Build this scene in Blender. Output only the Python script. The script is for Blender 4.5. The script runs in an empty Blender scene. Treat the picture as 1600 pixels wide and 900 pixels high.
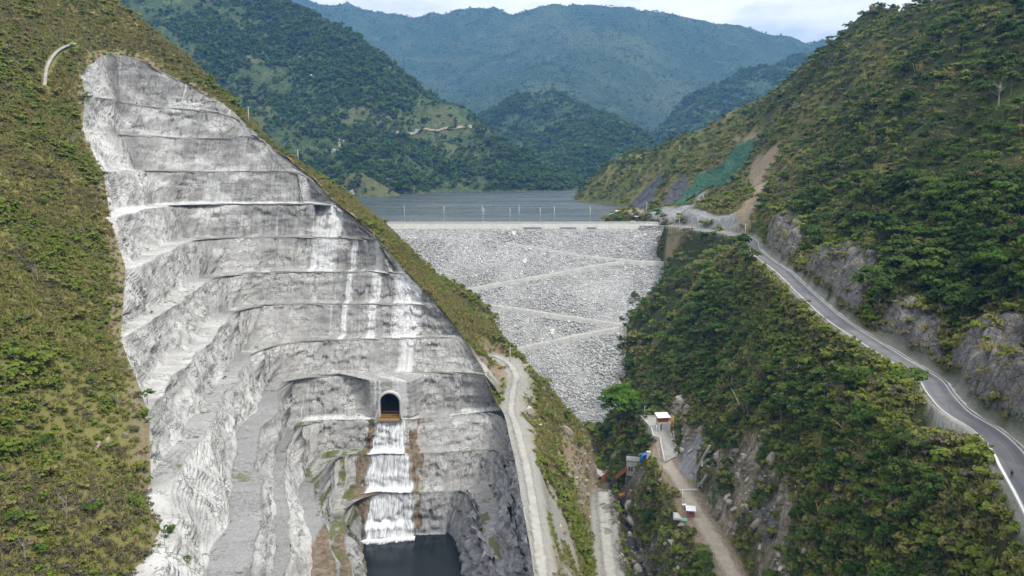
import bpy, bmesh, math, random
import numpy as np
from mathutils import Vector, Matrix

random.seed(7)
RNG = np.random.default_rng(11)
S = bpy.context.scene
COL = S.collection

# ------------------------------------------------------------------ camera
F = 1200.0                       # focal length in px of a 1600 px wide frame
PITCH = math.radians(8.9)
CZ = 140.0
cp, sp = math.cos(PITCH), math.sin(PITCH)

def ray(px, py):
    r, u = (px - 800) / F, (450 - py) / F
    return r, cp + u * sp, -sp + u * cp

def PY(px, py, Y):               # point seen at (px,py) that stands Y metres away
    dx, dy, dz = ray(px, py)
    t = Y / dy
    return (t * dx, Y, CZ + t * dz)

def PZ(px, py, z):               # point seen at (px,py) at height z
    dx, dy, dz = ray(px, py)
    t = (z - CZ) / dz
    return (t * dx, t * dy, z)

def to_px(P):
    P = np.asarray(P, float)
    x, y, z = P[..., 0], P[..., 1], P[..., 2] - CZ
    d = y * cp - z * sp
    u = (y * sp + z * cp) / d
    return np.stack([800 + F * x / d, 450 - F * u], -1)

cam = bpy.data.cameras.new("camera")
cam_o = bpy.data.objects.new("camera", cam)
COL.objects.link(cam_o)
cam.sensor_width = 36.0
cam.lens = 36.0 * F / 1600
cam.clip_start, cam.clip_end = 1.0, 30000.0
cam_o.location = (0, 0, CZ)
cam_o.rotation_euler = (math.pi / 2 - PITCH, 0, 0)
S.camera = cam_o

# ------------------------------------------------------------------ noise
def _hash(ix, iy, iz, seed):
    h = (ix.astype(np.int64) * 374761393 + iy.astype(np.int64) * 668265263 + iz.astype(np.int64) * 2147483647 + seed * 974634721) & 0xffffffff
    h = ((h ^ (h >> 13)) * 1274126177) & 0xffffffff
    h = ((h ^ (h >> 16)) * 2246822519) & 0xffffffff
    return ((h ^ (h >> 15)) & 0xffffff) / float(0xffffff)

def vnoise(x, y, z=None, seed=0):
    x = np.asarray(x, float); y = np.asarray(y, float)
    z = np.zeros_like(x) if z is None else np.asarray(z, float)
    ix, iy, iz = np.floor(x), np.floor(y), np.floor(z)
    fx, fy, fz = x - ix, y - iy, z - iz
    fx, fy, fz = [f * f * f * (f * (f * 6 - 15) + 10) for f in (fx, fy, fz)]
    r = 0
    for a in (0, 1):
        wx = fx if a else 1 - fx
        for b in (0, 1):
            wy = fy if b else 1 - fy
            for c in (0, 1):
                wz = fz if c else 1 - fz
                r = r + wx * wy * wz * _hash(ix + a, iy + b, iz + c, seed)
    return r * 2 - 1

def fbm(x, y, z=None, seed=0, oct=4, gain=0.5):
    a, s, n = 1.0, 0.0, 0.0
    x = np.asarray(x, float); y = np.asarray(y, float)
    z = np.zeros_like(x) if z is None else np.asarray(z, float)
    for k in range(oct):
        s = s + a * vnoise(x, y, z, seed + k * 17); n += a
        a *= gain; x = x * 2.03 + 3.1; y = y * 2.03 + 7.7; z = z * 2.03 + 1.3
    return s / n * 1.5

def ridged(x, y, z=None, seed=0, oct=4):
    a, s, n = 1.0, 0.0, 0.0
    x = np.asarray(x, float); y = np.asarray(y, float)
    z = np.zeros_like(x) if z is None else np.asarray(z, float)
    for k in range(oct):
        s = s + a * (1 - np.abs(vnoise(x, y, z, seed + k * 13)) * 2); n += a
        a *= 0.5; x = x * 2.1 + 5.1; y = y * 2.1 + 2.7; z = z * 2.1 + 1.9
    return s / n

def cells(x, y, z, seed=0):
    """cellular noise: (random value of the nearest cell, distance to it, gap to the second nearest)"""
    x = np.asarray(x, float); y = np.asarray(y, float); z = np.asarray(z, float)
    ix, iy, iz = np.floor(x), np.floor(y), np.floor(z)
    d1 = np.full(x.shape, 9.0); d2 = np.full(x.shape, 9.0); v = np.zeros(x.shape)
    for a in (-1, 0, 1):
        for b in (-1, 0, 1):
            for c in (-1, 0, 1):
                cx, cy, cz_ = ix + a, iy + b, iz + c
                d = np.sqrt((cx + _hash(cx, cy, cz_, seed) - x) ** 2 + (cy + _hash(cx, cy, cz_, seed + 1) - y) ** 2 + (cz_ + _hash(cx, cy, cz_, seed + 2) - z) ** 2)
                m = d < d1
                d2 = np.where(m, d1, np.minimum(d2, d)); v = np.where(m, _hash(cx, cy, cz_, seed + 3), v); d1 = np.where(m, d, d1)
    return v, d1, d2 - d1

def sstep(a, b, x):
    t = np.clip((x - a) / (b - a), 0, 1)
    return t * t * (3 - 2 * t)

# ------------------------------------------------------------------ small geometry helpers
def tps_fit(pts, reg=0.0):
    P = np.array(pts, float); n = len(P)
    XY = P[:, :2] / 100.0
    d = np.linalg.norm(XY[:, None] - XY[None], axis=2)
    K = np.where(d > 0, d * d * np.log(np.maximum(d, 1e-9)), 0.0) + reg * np.eye(n)
    A = np.zeros((n + 3, n + 3)); A[:n, :n] = K
    A[:n, n] = 1; A[:n, n + 1:] = XY; A[n, :n] = 1; A[n + 1:, :n] = XY.T
    b = np.zeros(n + 3); b[:n] = P[:, 2]
    w = np.linalg.solve(A, b)
    def ev(X, Y):
        sh = X.shape; q = np.stack([X.ravel(), Y.ravel()], 1) / 100.0
        out = np.zeros(len(q))
        for i in range(0, len(q), 20000):
            qq = q[i:i + 20000]
            d2 = ((qq[:, None] - XY[None]) ** 2).sum(2)
            out[i:i + 20000] = (0.5 * d2 * np.log(np.maximum(d2, 1e-12))) @ w[:n] + w[n] + qq @ w[n + 1:]
        return out.reshape(sh)
    return ev

def polyline_dist(X, Y, pl):
    """distance to a plan polyline, and the height of the nearest point on it"""
    pl = np.asarray(pl, float); best = np.full(X.shape, 1e9); bz = np.zeros(X.shape); bs = np.zeros(X.shape)
    acc = 0.0
    for a, b in zip(pl[:-1], pl[1:]):
        ab = b[:2] - a[:2]; L2 = max((ab ** 2).sum(), 1e-9)
        t = np.clip(((X - a[0]) * ab[0] + (Y - a[1]) * ab[1]) / L2, 0, 1)
        d = np.hypot(X - a[0] - t * ab[0], Y - a[1] - t * ab[1])
        m = d < best
        best = np.where(m, d, best); bz = np.where(m, a[2] + t * (b[2] - a[2]), bz); bs = np.where(m, acc + t * math.sqrt(L2), bs)
        acc += math.sqrt(L2)
    return best, bz, bs

def in_poly(X, Y, poly):
    poly = np.asarray(poly, float)[:, :2]
    inside = np.zeros(X.shape, bool); n = len(poly)
    for i in range(n):
        x1, y1 = poly[i]; x2, y2 = poly[(i + 1) % n]
        if y1 == y2: continue
        c = ((y1 > Y) != (y2 > Y)) & (X < (x2 - x1) * (Y - y1) / (y2 - y1) + x1)
        inside ^= c
    return inside

def soft_poly(X, Y, poly, w, seed=0, rag=0.0, rs=8.0):
    """1 inside a plan polygon, 0 outside, with a ragged soft rim w wide"""
    poly = np.asarray(poly, float)
    z = np.c_[poly[:, :2], np.zeros(len(poly))]
    d, _, _ = polyline_dist(X, Y, np.vstack([z, z[:1]]))
    d = np.where(in_poly(X, Y, poly), d, -d)
    if rag: d = d + rag * fbm(X / rs, Y / rs, seed=seed)
    return sstep(-w, w, d)

def catmull(pts, per=8):
    P = np.asarray(pts, float); out = []
    Q = np.vstack([2 * P[0] - P[1], P, 2 * P[-1] - P[-2]])
    for i in range(1, len(Q) - 2):
        a, b, c, d = Q[i - 1], Q[i], Q[i + 1], Q[i + 2]
        for k in range(per):
            t = k / per
            out.append(0.5 * (2 * b + (c - a) * t + (2 * a - 5 * b + 4 * c - d) * t * t + (3 * b - a - 3 * c + d) * t ** 3))
    out.append(P[-1])
    return np.array(out)

def resample(P, n):
    P = np.asarray(P, float)
    L = np.r_[0, np.cumsum(np.linalg.norm(np.diff(P, axis=0), axis=1))]
    t = np.linspace(0, L[-1], n)
    return np.stack([np.interp(t, L, P[:, k]) for k in range(P.shape[1])], 1)

def mesh_np(name, V, Fq, mat=None, smooth=True, parent=None, attrs=None, mats=None, mi=None):
    me = bpy.data.meshes.new(name)
    V = np.asarray(V, np.float32).reshape(-1, 3)
    me.vertices.add(len(V)); me.vertices.foreach_set("co", V.ravel())
    Fq = np.asarray(Fq, np.int32); k = Fq.shape[1]
    me.loops.add(Fq.size); me.polygons.add(len(Fq))
    me.loops.foreach_set("vertex_index", Fq.ravel())
    me.polygons.foreach_set("loop_start", np.arange(0, Fq.size, k, dtype=np.int32))
    me.polygons.foreach_set("loop_total", np.full(len(Fq), k, np.int32))
    if smooth: me.polygons.foreach_set("use_smooth", np.ones(len(Fq), bool))
    for m in (mats or ([mat] if mat else [])): me.materials.append(m)
    if mi is not None: me.polygons.foreach_set("material_index", np.asarray(mi, np.int32))
    me.update(calc_edges=True)
    for an, data in (attrs or {}).items():
        a = me.attributes.new(an, 'FLOAT_COLOR', 'POINT')
        a.data.foreach_set("color", np.asarray(data, np.float32).ravel())
    o = bpy.data.objects.new(name, me); COL.objects.link(o)
    if parent is not None: o.parent = parent
    return o

def grid_faces(ny, nx, keep=None):
    i = np.arange(ny * nx).reshape(ny, nx)
    Q = np.stack([i[:-1, :-1], i[:-1, 1:], i[1:, 1:], i[1:, :-1]], -1).reshape(-1, 4)
    if keep is not None:
        k = keep.ravel(); Q = Q[k[Q].all(1)]
    return Q

def compact(V, Fq, *att):
    u, inv = np.unique(Fq.ravel(), return_inverse=True)
    return (V.reshape(-1, 3)[u], inv.reshape(Fq.shape)) + tuple(a.reshape(len(V.reshape(-1, 3)), -1)[u] for a in att)

def tag(o, label=None, cat=None, group=None, kind=None):
    if label: o['label'] = label
    if cat: o['category'] = cat
    if group: o['group'] = group
    if kind: o['kind'] = kind
    return o

def empty(name, loc, rz=0.0):
    o = bpy.data.objects.new(name, None); COL.objects.link(o)
    o.location = loc; o.rotation_euler = (0, 0, rz); o.empty_display_size = 0.5
    return o

class MB:
    """collects boxes, prisms and tubes into one bmesh"""
    def __init__(s): s.bm = bmesh.new()
    def box(s, c, d, rz=0.0, bev=0.0, taper=1.0, rot=None):
        r = bmesh.ops.create_cube(s.bm, size=1.0); vs = r['verts']
        for v in vs:
            k = taper if v.co.z > 0 else 1.0
            v.co = Vector((v.co.x * d[0] * k, v.co.y * d[1] * k, v.co.z * d[2]))
        M = Matrix.Translation(c) @ (rot.to_4x4() if rot is not None else Matrix.Rotation(rz, 4, 'Z'))
        bmesh.ops.transform(s.bm, matrix=M, verts=vs)
        if bev:
            es = list({e for v in vs for e in v.link_edges})
            bmesh.ops.bevel(s.bm, geom=es, offset=bev, segments=2, affect='EDGES', profile=0.5)
        return s
    def tube(s, pts, rad, n=8, cap=True):
        pts = [Vector(p) for p in pts]; rings = []
        rs = rad if hasattr(rad, '__len__') else [rad] * len(pts)
        up0 = Vector((0, 0, 1))
        for i, p in enumerate(pts):
            t = (pts[min(i + 1, len(pts) - 1)] - pts[max(i - 1, 0)]).normalized()
            up = up0 if abs(t.z) < 0.9 else Vector((0, 1, 0))
            a = t.cross(up).normalized(); b = a.cross(t).normalized()
            rings.append([s.bm.verts.new(p + (a * math.cos(2 * math.pi * k / n) + b * math.sin(2 * math.pi * k / n)) * rs[i]) for k in range(n)])
        for A, B in zip(rings[:-1], rings[1:]):
            for k in range(n): s.bm.faces.new((A[k], A[(k + 1) % n], B[(k + 1) % n], B[k]))
        if cap:
            s.bm.faces.new(rings[0][::-1]); s.bm.faces.new(rings[-1])
        return s
    def prism(s, prof, a, b):
        """closed polygon profile given at both ends as lists of points"""
        A = [s.bm.verts.new(p) for p in a]; B = [s.bm.verts.new(p) for p in b]; n = len(A)
        for k in range(n): s.bm.faces.new((A[k], A[(k + 1) % n], B[(k + 1) % n], B[k]))
        s.bm.faces.new(A[::-1]); s.bm.faces.new(B)
        return s
    def build(s, name, mat, parent=None, smooth=False):
        bmesh.ops.recalc_face_normals(s.bm, faces=s.bm.faces[:])
        me = bpy.data.meshes.new(name); s.bm.to_mesh(me); s.bm.free()
        me.materials.append(mat)
        if smooth:
            for p in me.polygons: p.use_smooth = True
        o = bpy.data.objects.new(name, me); COL.objects.link(o)
        if parent is not None: o.parent = parent
        return o

# ------------------------------------------------------------------ node helpers
class NT:
    def __init__(s, name):
        s.m = bpy.data.materials.new(name); s.m.use_nodes = True
        s.t = s.m.node_tree; s.t.nodes.clear()
        s.out = s.n('ShaderNodeOutputMaterial'); s.b = s.n('ShaderNodeBsdfPrincipled')
        s.b.inputs['Roughness'].default_value = 0.9
        s.b.inputs['Specular IOR Level'].default_value = 0.25
        s.l(s.b.outputs[0], s.out.inputs[0])
    def n(s, t, **kw):
        x = s.t.nodes.new(t)
        for k, v in kw.items(): setattr(x, k, v)
        return x
    def l(s, a, b): s.t.links.new(a, b)
    def pos(s, scale=(1, 1, 1), rot=(0, 0, 0), obj=False):
        g = s.n('ShaderNodeTexCoord').outputs['Object'] if obj else s.n('ShaderNodeNewGeometry').outputs['Position']
        m = s.n('ShaderNodeMapping'); m.inputs['Scale'].default_value = scale; m.inputs['Rotation'].default_value = rot
        s.l(g, m.inputs[0]); return m.outputs[0]
    def noise(s, vec, scale, detail=6, rough=0.6, dist=0.0):
        x = s.n('ShaderNodeTexNoise'); x.inputs['Scale'].default_value = scale; x.inputs['Detail'].default_value = detail
        x.inputs['Roughness'].default_value = rough; x.inputs['Distortion'].default_value = dist
        s.l(vec, x.inputs['Vector']); return x.outputs['Fac']
    def voro(s, vec, scale, feat='F1', out='Color', rnd=1.0):
        x = s.n('ShaderNodeTexVoronoi', feature=feat); x.inputs['Scale'].default_value = scale; x.inputs['Randomness'].default_value = rnd
        s.l(vec, x.inputs['Vector']); return x.outputs[out]
    def ramp(s, fac, stops, interp='LINEAR'):
        x = s.n('ShaderNodeValToRGB'); cr = x.color_ramp; cr.interpolation = interp
        while len(cr.elements) < len(stops): cr.elements.new(0.5)
        for e, (p, c) in zip(cr.elements, stops):
            e.position = p; e.color = tuple(c) + (1,) if hasattr(c, '__len__') else (c, c, c, 1)
        s.l(fac, x.inputs[0]); return x.outputs[0]
    def mix(s, fac, a, b, mode='MIX'):
        x = s.n('ShaderNodeMix', data_type='RGBA', blend_type=mode, clamp_factor=True)
        for v, i in ((fac, 0), (a, 6), (b, 7)):
            if hasattr(v, 'is_output'): s.l(v, x.inputs[i])
            elif i == 0: x.inputs[0].default_value = v
            else: x.inputs[i].default_value = tuple(v) + (1,)
        return x.outputs[2]
    def math(s, op, a, b=0.0, clamp=False):
        x = s.n('ShaderNodeMath', operation=op, use_clamp=clamp)
        for v, i in ((a, 0), (b, 1)):
            if hasattr(v, 'is_output'): s.l(v, x.inputs[i])
            else: x.inputs[i].default_value = v
        return x.outputs[0]
    def attr(s, name):
        x = s.n('ShaderNodeAttribute', attribute_name=name); q = s.n('ShaderNodeSeparateColor')
        s.l(x.outputs['Color'], q.inputs[0]); return q.outputs[0], q.outputs[1], q.outputs[2], x.outputs['Alpha']
    def nz(s):
        g = s.n('ShaderNodeNewGeometry'); q = s.n('ShaderNodeSeparateXYZ'); s.l(g.outputs['Normal'], q.inputs[0]); return q.outputs[2]
    def bump(s, h, strength=0.5, dist=0.3, prev=None):
        x = s.n('ShaderNodeBump'); x.inputs['Strength'].default_value = strength; x.inputs['Distance'].default_value = dist
        s.l(h, x.inputs['Height'])
        if prev is not None: s.l(prev, x.inputs['Normal'])
        return x.outputs[0]
    def done(s, col, normal=None, rough=None):
        if hasattr(col, 'is_output'): s.l(col, s.b.inputs['Base Color'])
        else: s.b.inputs['Base Color'].default_value = tuple(col) + (1,)
        if normal is not None: s.l(normal, s.b.inputs['Normal'])
        if rough is not None:
            if hasattr(rough, 'is_output'): s.l(rough, s.b.inputs['Roughness'])
            else: s.b.inputs['Roughness'].default_value = rough
        return s.m
# ================================================================== CUT LEVELS (bench edges, bottom to top)
def lev_z(z, wing, face, rw=()):
    return [[PZ(x, y, z) for x, y in part] for part in (wing, face, rw)]
def lev_Y(pts):
    return [PY(*p) for p in pts]
ZF = lambda py, Y: PY(600, py, Y)[2]
z0, z1, z2, z3, z4, z5, z6 = ZF(655, 290), ZF(582, 302), ZF(529, 314), ZF(474, 326), ZF(424, 338), ZF(371, 350), ZF(318, 366)
za, zb, zc = ZF(709, 281), ZF(768, 273), ZF(840, 266)          # below the tunnel: two benches and the pool
POOL_Z = zc
LEVELS = [
 # pool rim, lower benches
 dict(z=zc, w=[(540, 1080), (560, 960), (573, 893), (572, 850)], f=[(572, 842), (620, 838), (660, 836), (692, 835)], r=[(702, 832), (715, 862), (728, 900), (748, 980), (770, 1080)]),
 dict(z=zb, w=[(520, 1080), (534, 960), (543, 890), (541, 830)], f=[(545, 784), (575, 769), (620, 768), (655, 768), (690, 767), (715, 766)], r=[(734, 773), (752, 838), (772, 900), (800, 980), (835, 1080)]),
 dict(z=za, w=[(520, 1080), (516, 960), (509, 860), (502, 780)], f=[(497, 724), (520, 712), (575, 709), (620, 708), (650, 708), (700, 706), (755, 703)], r=[(778, 708), (795, 765), (810, 862), (822, 910), (845, 980), (880, 1080)]),
 dict(z=z0, w=[(425, 1080), (434, 960), (444, 860), (453, 760), (458, 690)], f=[(464, 662), (490, 657), (520, 656), (600, 655), (650, 654), (700, 650), (740, 645)], r=[(760, 643), (776, 642), (790, 641)]),
 dict(z=z1, w=[(345, 1080), (364, 960), (387, 860), (405, 770), (420, 690), (430, 630)], f=[(442, 598), (470, 588), (520, 585), (600, 582), (650, 581), (700, 581)], r=[(725, 582), (740, 583), (757, 585)]),
 dict(z=z2, w=[(236, 760), (262, 742), (300, 700), (336, 660), (362, 610), (380, 570)], f=[(405, 545), (440, 537), (500, 531), (560, 529), (620, 528), (670, 527)], r=[(690, 527), (705, 527), (722, 527)]),
 dict(z=z3, w=[(232, 646), (246, 631), (268, 600), (300, 560), (324, 530), (349, 500)], f=[(380, 482), (410, 476), (450, 474), (520, 474), (580, 474), (630, 474)], r=[(650, 474), (665, 475), (680, 476)]),
 dict(z=z4, w=[(188, 528), (212, 519), (250, 490), (280, 468), (300, 453), (319, 441)], f=[(345, 431), (370, 427), (450, 424), (520, 424), (570, 424), (600, 424)], r=[(610, 425), (620, 425), (633, 426)]),
 dict(z=z5, w=[(196, 420), (212, 414), (235, 404), (255, 394), (270, 387), (288, 379)], f=[(315, 373), (350, 370), (420, 370), (480, 370), (530, 371), (560, 371)], r=[(570, 372), (578, 372), (590, 374)]),
 dict(z=z6, w=[(172, 339), (185, 337), (200, 334), (215, 330), (230, 327), (250, 323)], f=[(275, 320), (310, 318), (360, 318), (420, 318), (470, 318), (490, 318)], r=[(500, 317), (510, 317), (520, 318)]),
]
L3 = [[[PZ(x, y, d['z']) for x, y in d[k]] for k in 'wfr'] for d in LEVELS]
L3 += [
 [lev_Y([(160, 268, 306), (170, 268, 314), (180, 267, 325), (195, 266, 340), (210, 266, 355)]), lev_Y([(230, 266, 368), (270, 266, 377), (330, 267, 378), (400, 267, 378), (440, 267, 378)]), lev_Y([(455, 268, 378), (470, 272, 378), (487, 280, 378)])],
 [lev_Y([(128, 206, 330), (136, 206, 338), (147, 207, 350), (160, 208, 363), (175, 209, 375)]), lev_Y([(195, 210, 386), (240, 212, 390), (300, 215, 390), (350, 216, 390), (375, 213, 390)]), lev_Y([(388, 211, 391), (394, 210, 391), (402, 212, 391)])],
 [lev_Y([(133, 150, 348), (140, 151, 355), (148, 152, 365), (158, 153, 377), (172, 156, 388)]), lev_Y([(190, 159, 397), (233, 166, 402), (290, 170, 402), (330, 174, 402), (350, 178, 402)]), lev_Y([(362, 182, 402), (370, 185, 402), (378, 189, 402)])],
 [lev_Y([(126, 118, 362), (132, 109, 370), (140, 100, 380), (148, 93, 388), (158, 88, 396)]), lev_Y([(175, 85, 402), (215, 92, 408), (250, 110, 411), (290, 130, 411), (320, 147, 410)]), lev_Y([(345, 160, 408), (355, 168, 407), (372, 182, 405)])],
]
NW, NFc, NR = 250, 470, 150
NS = NW + NFc + NR
def level_curve(L):
    w, f, r = L
    allp = [np.array(w), np.array(f), np.array(r)]
    j = catmull(np.vstack(allp), 8)
    iw, ifc = 8 * len(w) - 4, 8 * (len(w) + len(f)) - 4
    return np.vstack([resample(j[:iw + 1], NW + 1)[:-1], resample(j[iw:ifc + 1], NFc + 1)[:-1], resample(j[ifc:], NR)])
Z0A = [L3[3][0], L3[3][1], [PZ(*p) for p in [(768, 646, z0), (786, 655, z0 - .2), (796, 690, 42.6), (806, 730, 41.6), (816, 790, 40), (827, 850, 38.0), (836, 910, 36.2), (850, 980, 35), (872, 1080, 34)]]]
CURVES = [level_curve(L) for L in L3]
CURVE0A = level_curve(Z0A)

def inward(C):
    t = np.gradient(C[:, :2], axis=0)
    k = np.ones(15) / 15
    t = np.stack([np.convolve(np.pad(t[:, i], 7, mode='edge'), k, 'valid') for i in (0, 1)], 1)
    t /= np.linalg.norm(t, axis=1, keepdims=True) + 1e-9
    return np.stack([-t[:, 1], t[:, 0]], 1)

rowamp = []
rows, rowkind = [], []           # rowkind: 0 bench .. 1 wall ; keep level index too
rowlev = []
for k in range(len(CURVES) - 1):
    A, B = CURVES[k], (CURVE0A if k == 2 else CURVES[k + 1])
    n = inward(A)
    gap = np.abs(((B[:, :2] - A[:, :2]) * n).sum(1))
    gap = np.convolve(np.pad(gap, 12, mode='edge'), np.ones(25) / 25, 'valid')
    top = k >= 10
    fw = sstep(NW - 40, NW + 40, np.arange(NS))          # narrow berms on the main face, broad ones on the wing
    fw = fw - (1.0 * sstep(NW + NFc - 10, NW + NFc + 30, np.arange(NS)) if k < 3 else 0)
    w = np.clip(gap * ((0.56 - 0.15 * fw) if not top else 0.20), 0.6, 8.0)
    if k == 3: w = np.maximum(w, 3.2)
    if k == 0: w = np.clip(gap * 0.12, 0.2, 1.0)
    if k == 12: w = w * 0.1
    s = np.arange(NS)
    w = w * (1 + 0.22 * fbm(s / 28.0, s * 0 + k * 5.3, seed=3))
    T = A.copy(); T[:, :2] += n * w[:, None]; T[:, 2] += 0.25
    T[:, 2] = np.minimum(T[:, 2], B[:, 2] - 0.2) if k < 12 else T[:, 2]
    # keep the columns of the main face upright: meet the next bench straight above, except near the ends
    fc = slice(NW, NS); o = np.argsort(B[fc, 0]); bx_ = B[fc][o]
    ss = np.arange(NS); wv = sstep(NW - 10, NW + 70, ss) * (1 - sstep(NS - 260, NS - 20, ss))
    xb = T[:, 0] * wv + B[:, 0] * (1 - wv); B0 = B; B = B.copy()
    for c_ in (0, 1, 2): B[:, c_] = np.where(wv > 0, np.interp(xb, bx_[:, 0], bx_[:, c_]), B0[:, c_])
    nb = 4
    for j in range(nb):
        rows.append(A + (T - A) * (j / nb)); rowkind.append(0.0 if j else 0.35); rowlev.append(k); rowamp.append(0.1 if j else 0.22)
    nwl = 18 if k < 10 else 16
    for j in range(nwl):
        f = j / nwl
        P = T + (B - T) * f
        # slightly concave: steeper in the upper part
        P[:, :2] = T[:, :2] + (B[:, :2] - T[:, :2]) * (f * 0.82 + 0.18 * f ** 3)[..., None] if False else P[:, :2]
        rows.append(P); rowkind.append(1.0 if j else 0.5); rowlev.append(k); rowamp.append(min(1.0, 0.22 + 4.5 * f, 0.22 + 4.5 * (1 - f)))
    if k == 2:
        rows.append(CURVE0A); rowkind.append(0.4); rowlev.append(2); rowamp.append(0.22)
        ROW_SPLIT = len(rows)
rows.append(CURVES[-1]); rowkind.append(1.0); rowlev.append(12); rowamp.append(0.3)
CUT = np.array(rows)                       # NR x NS x 3
rowamp = np.array(rowamp); rowkind = np.array(rowkind); rowlev = np.array(rowlev)
# displacement along the smoothed wall normal (plan-inward direction): shotcrete draped on blasted rock
def disp_cut(CUT):
    nr = CUT.shape[0]
    ax = np.zeros((nr, NS, 2))
    for i in range(nr): ax[i] = inward(CUT[i])
    X, Y, Z = CUT[..., 0], CUT[..., 1], CUT[..., 2]
    s = np.arange(NS)[None, :] * np.ones((nr, 1))
    wing = 1 - sstep(NW - 36, NW + 30, s)
    rwing = sstep(NW + NFc - 10, NW + NFc + 40, s) * (rowlev[:, None] < 3)
    upper = sstep(8, 11, rowlev[:, None] + 0 * s)
    # arc-length-like plan coordinate so that flutes run up and down the wall
    u = X * (1 - wing) * (1 - rwing) + Y * (wing + rwing)
    strat = fbm(u / 16.0, Z / 2.4, rowlev[:, None] + 0 * s, seed=27, oct=3)
    endf = sstep(0, 14, s) * (1 - sstep(NS - 22, NS - 3, s) * (rowlev[:, None] >= 3))
    flute = ridged(u / 4.6 + Z * 0.05, Z / 26.0, u * 0 + rowlev[:, None] * 3.7, seed=21, oct=3)
    flute2 = ridged(u / 2.2, Z / 9.0 + 3, u * 0 + rowlev[:, None] * 1.7, seed=22, oct=2)
    lump = fbm(X / 7.0, Y / 7.0, Z / 6.0, seed=23, oct=4)
    big = fbm(X / 26.0, Y / 26.0, Z / 30.0, seed=24, oct=2)
    wall = rowamp[:, None] * (1 - rwing) + np.maximum(rowamp, rowkind)[:, None] * rwing
    amp = wall * (0.9 + 0 * s)
    d = big * (0.9 + 1.4 * wing) + amp * (lump * (0.55 + 0.6 * wing + 0.9 * rwing) + flute * (0.10 + 1.5 * wing + 0.5 * rwing + 0.15 * upper) + flute2 * (0.05 + 0.4 * wing + 0.3 * rwing))
    blk = cells(u / 3.4, Z / 1.9, rowlev[:, None] * 3.1 + 0 * s, seed=61)[0] - 0.5
    blk2 = cells(u / 1.3, Z / 1.0, rowlev[:, None] * 2.3 + 0 * s, seed=62)[0] - 0.5
    vein = sstep(-0.1, 0.35, fbm(u / 18, Z / 12, rowlev[:, None] + 0 * s, seed=63))
    d = (d + wall * (strat * 0.5 * (1 - 0.5 * wing) + blk * (0.55 + 1.05 * vein) * (1 - 0.45 * wing + 1.6 * rwing) + blk2 * (0.26 + 0.45 * vein))) * endf
    P = CUT.copy()
    P[..., :2] += ax * d[..., None]
    edge = (rowkind[:, None] == 0.35) | ((rowkind[:, None] == 1.0) & (np.roll(rowkind, -1)[:, None] == 0.35))
    jag = cells(u / 3.8, Z * 0, rowlev[:, None] * 4.1 + 0 * s, seed=64)[0]
    P[..., 2] += rwing * edge * (rowlev[:, None] < 3) * (0.6 + 2.6 * jag ** 2)
    P[..., 2] += endf * (1 - wall) * 0.25 * fbm(X / 3, Y / 3, seed=25) + wall * 0.5 * fbm(X / 6, Y / 6, Z / 6, seed=26)
    return P, wing, rwing, flute, lump, upper
CUTD, c_wing, c_rw, c_flute, c_lump, c_upper = disp_cut(CUT)

# skirts: run both ends a few metres into the natural ground
def skirt(P, C):
    L = P[:, :1].copy(); L[..., 0] -= 5; L[..., 1] -= 2.5; L[..., 2] -= 1.0
    R = P[:, -1:].copy(); R[..., 0] += 4; R[..., 2] -= 5
    return np.concatenate([L, P, R], 1)
# plan outline of the cut: left ends up, along the top, right ends down
CUT_POLY = np.array([c[0] for c in CURVES[3:]] + list(CURVES[-1][::12]) + [c[-1] for c in CURVES[::-1][:-3]] + list(CURVE0A[-NR:][::4]) )[:, :3]

# ================================================================== ROADS (centre lines; heights along them)
ROAD_PX = [(1050, 352, 100), (1085, 357, 99.5), (1110, 361, 99), (1140, 365, 98.5), (1163, 370, 98), (1176, 378, 97.6), (1178, 389, 97.2), (1196, 406, 96.5), (1222, 424, 95.3), (1261, 461, 92.5), (1306, 500, 90), (1356, 533, 87.5), (1400, 561, 86), (1450, 592, 84.2), (1469, 617, 83.2), (1494, 644, 82.5), (1539, 672, 81.5), (1572, 703, 80.6), (1594, 739, 80), (1618, 778, 79.6), (1650, 835, 79.2), (1690, 905, 78.8)]
ROAD = catmull([PZ(*p) for p in ROAD_PX], 6)
TRACK = catmull([PZ(*p) for p in [(772, 556, 58), (795, 568, 56.5), (806, 588, 54), (802, 612, 49.5), (799, 640, 45.5), (806, 665, 44.5), (815, 695, 43.5), (826, 750, 41.5), (836, 810, 39.5), (843, 860, 38), (850, 910, 36.3), (862, 980, 35)]], 6)
LTRACK = catmull([PZ(*p) for p in [(943, 770, 4.5), (944, 800, 4.2), (947, 840, 4), (955, 900, 3), (965, 990, 2)]], 5)
VROAD = catmull([PZ(*p) for p in [(1022, 655, 27), (1030, 672, 26.5), (1036, 695, 25.5), (1043, 725, 24.2), (1062, 752, 23.2), (1085, 795, 22), (1108, 835, 21), (1130, 870, 20.3), (1148, 905, 19.8), (1175, 960, 19), (1210, 1050, 18)]], 6)
RIVER = catmull([PZ(*p) for p in [(905, 668, 3), (922, 690, 1.5), (932, 712, 0.8), (938, 735, 0), (950, 765, -.6), (968, 800, -1.3), (982, 845, -2), (1000, 890, -2.8), (1030, 980, -4), (1075, 1100, -5)]], 5)

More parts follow.
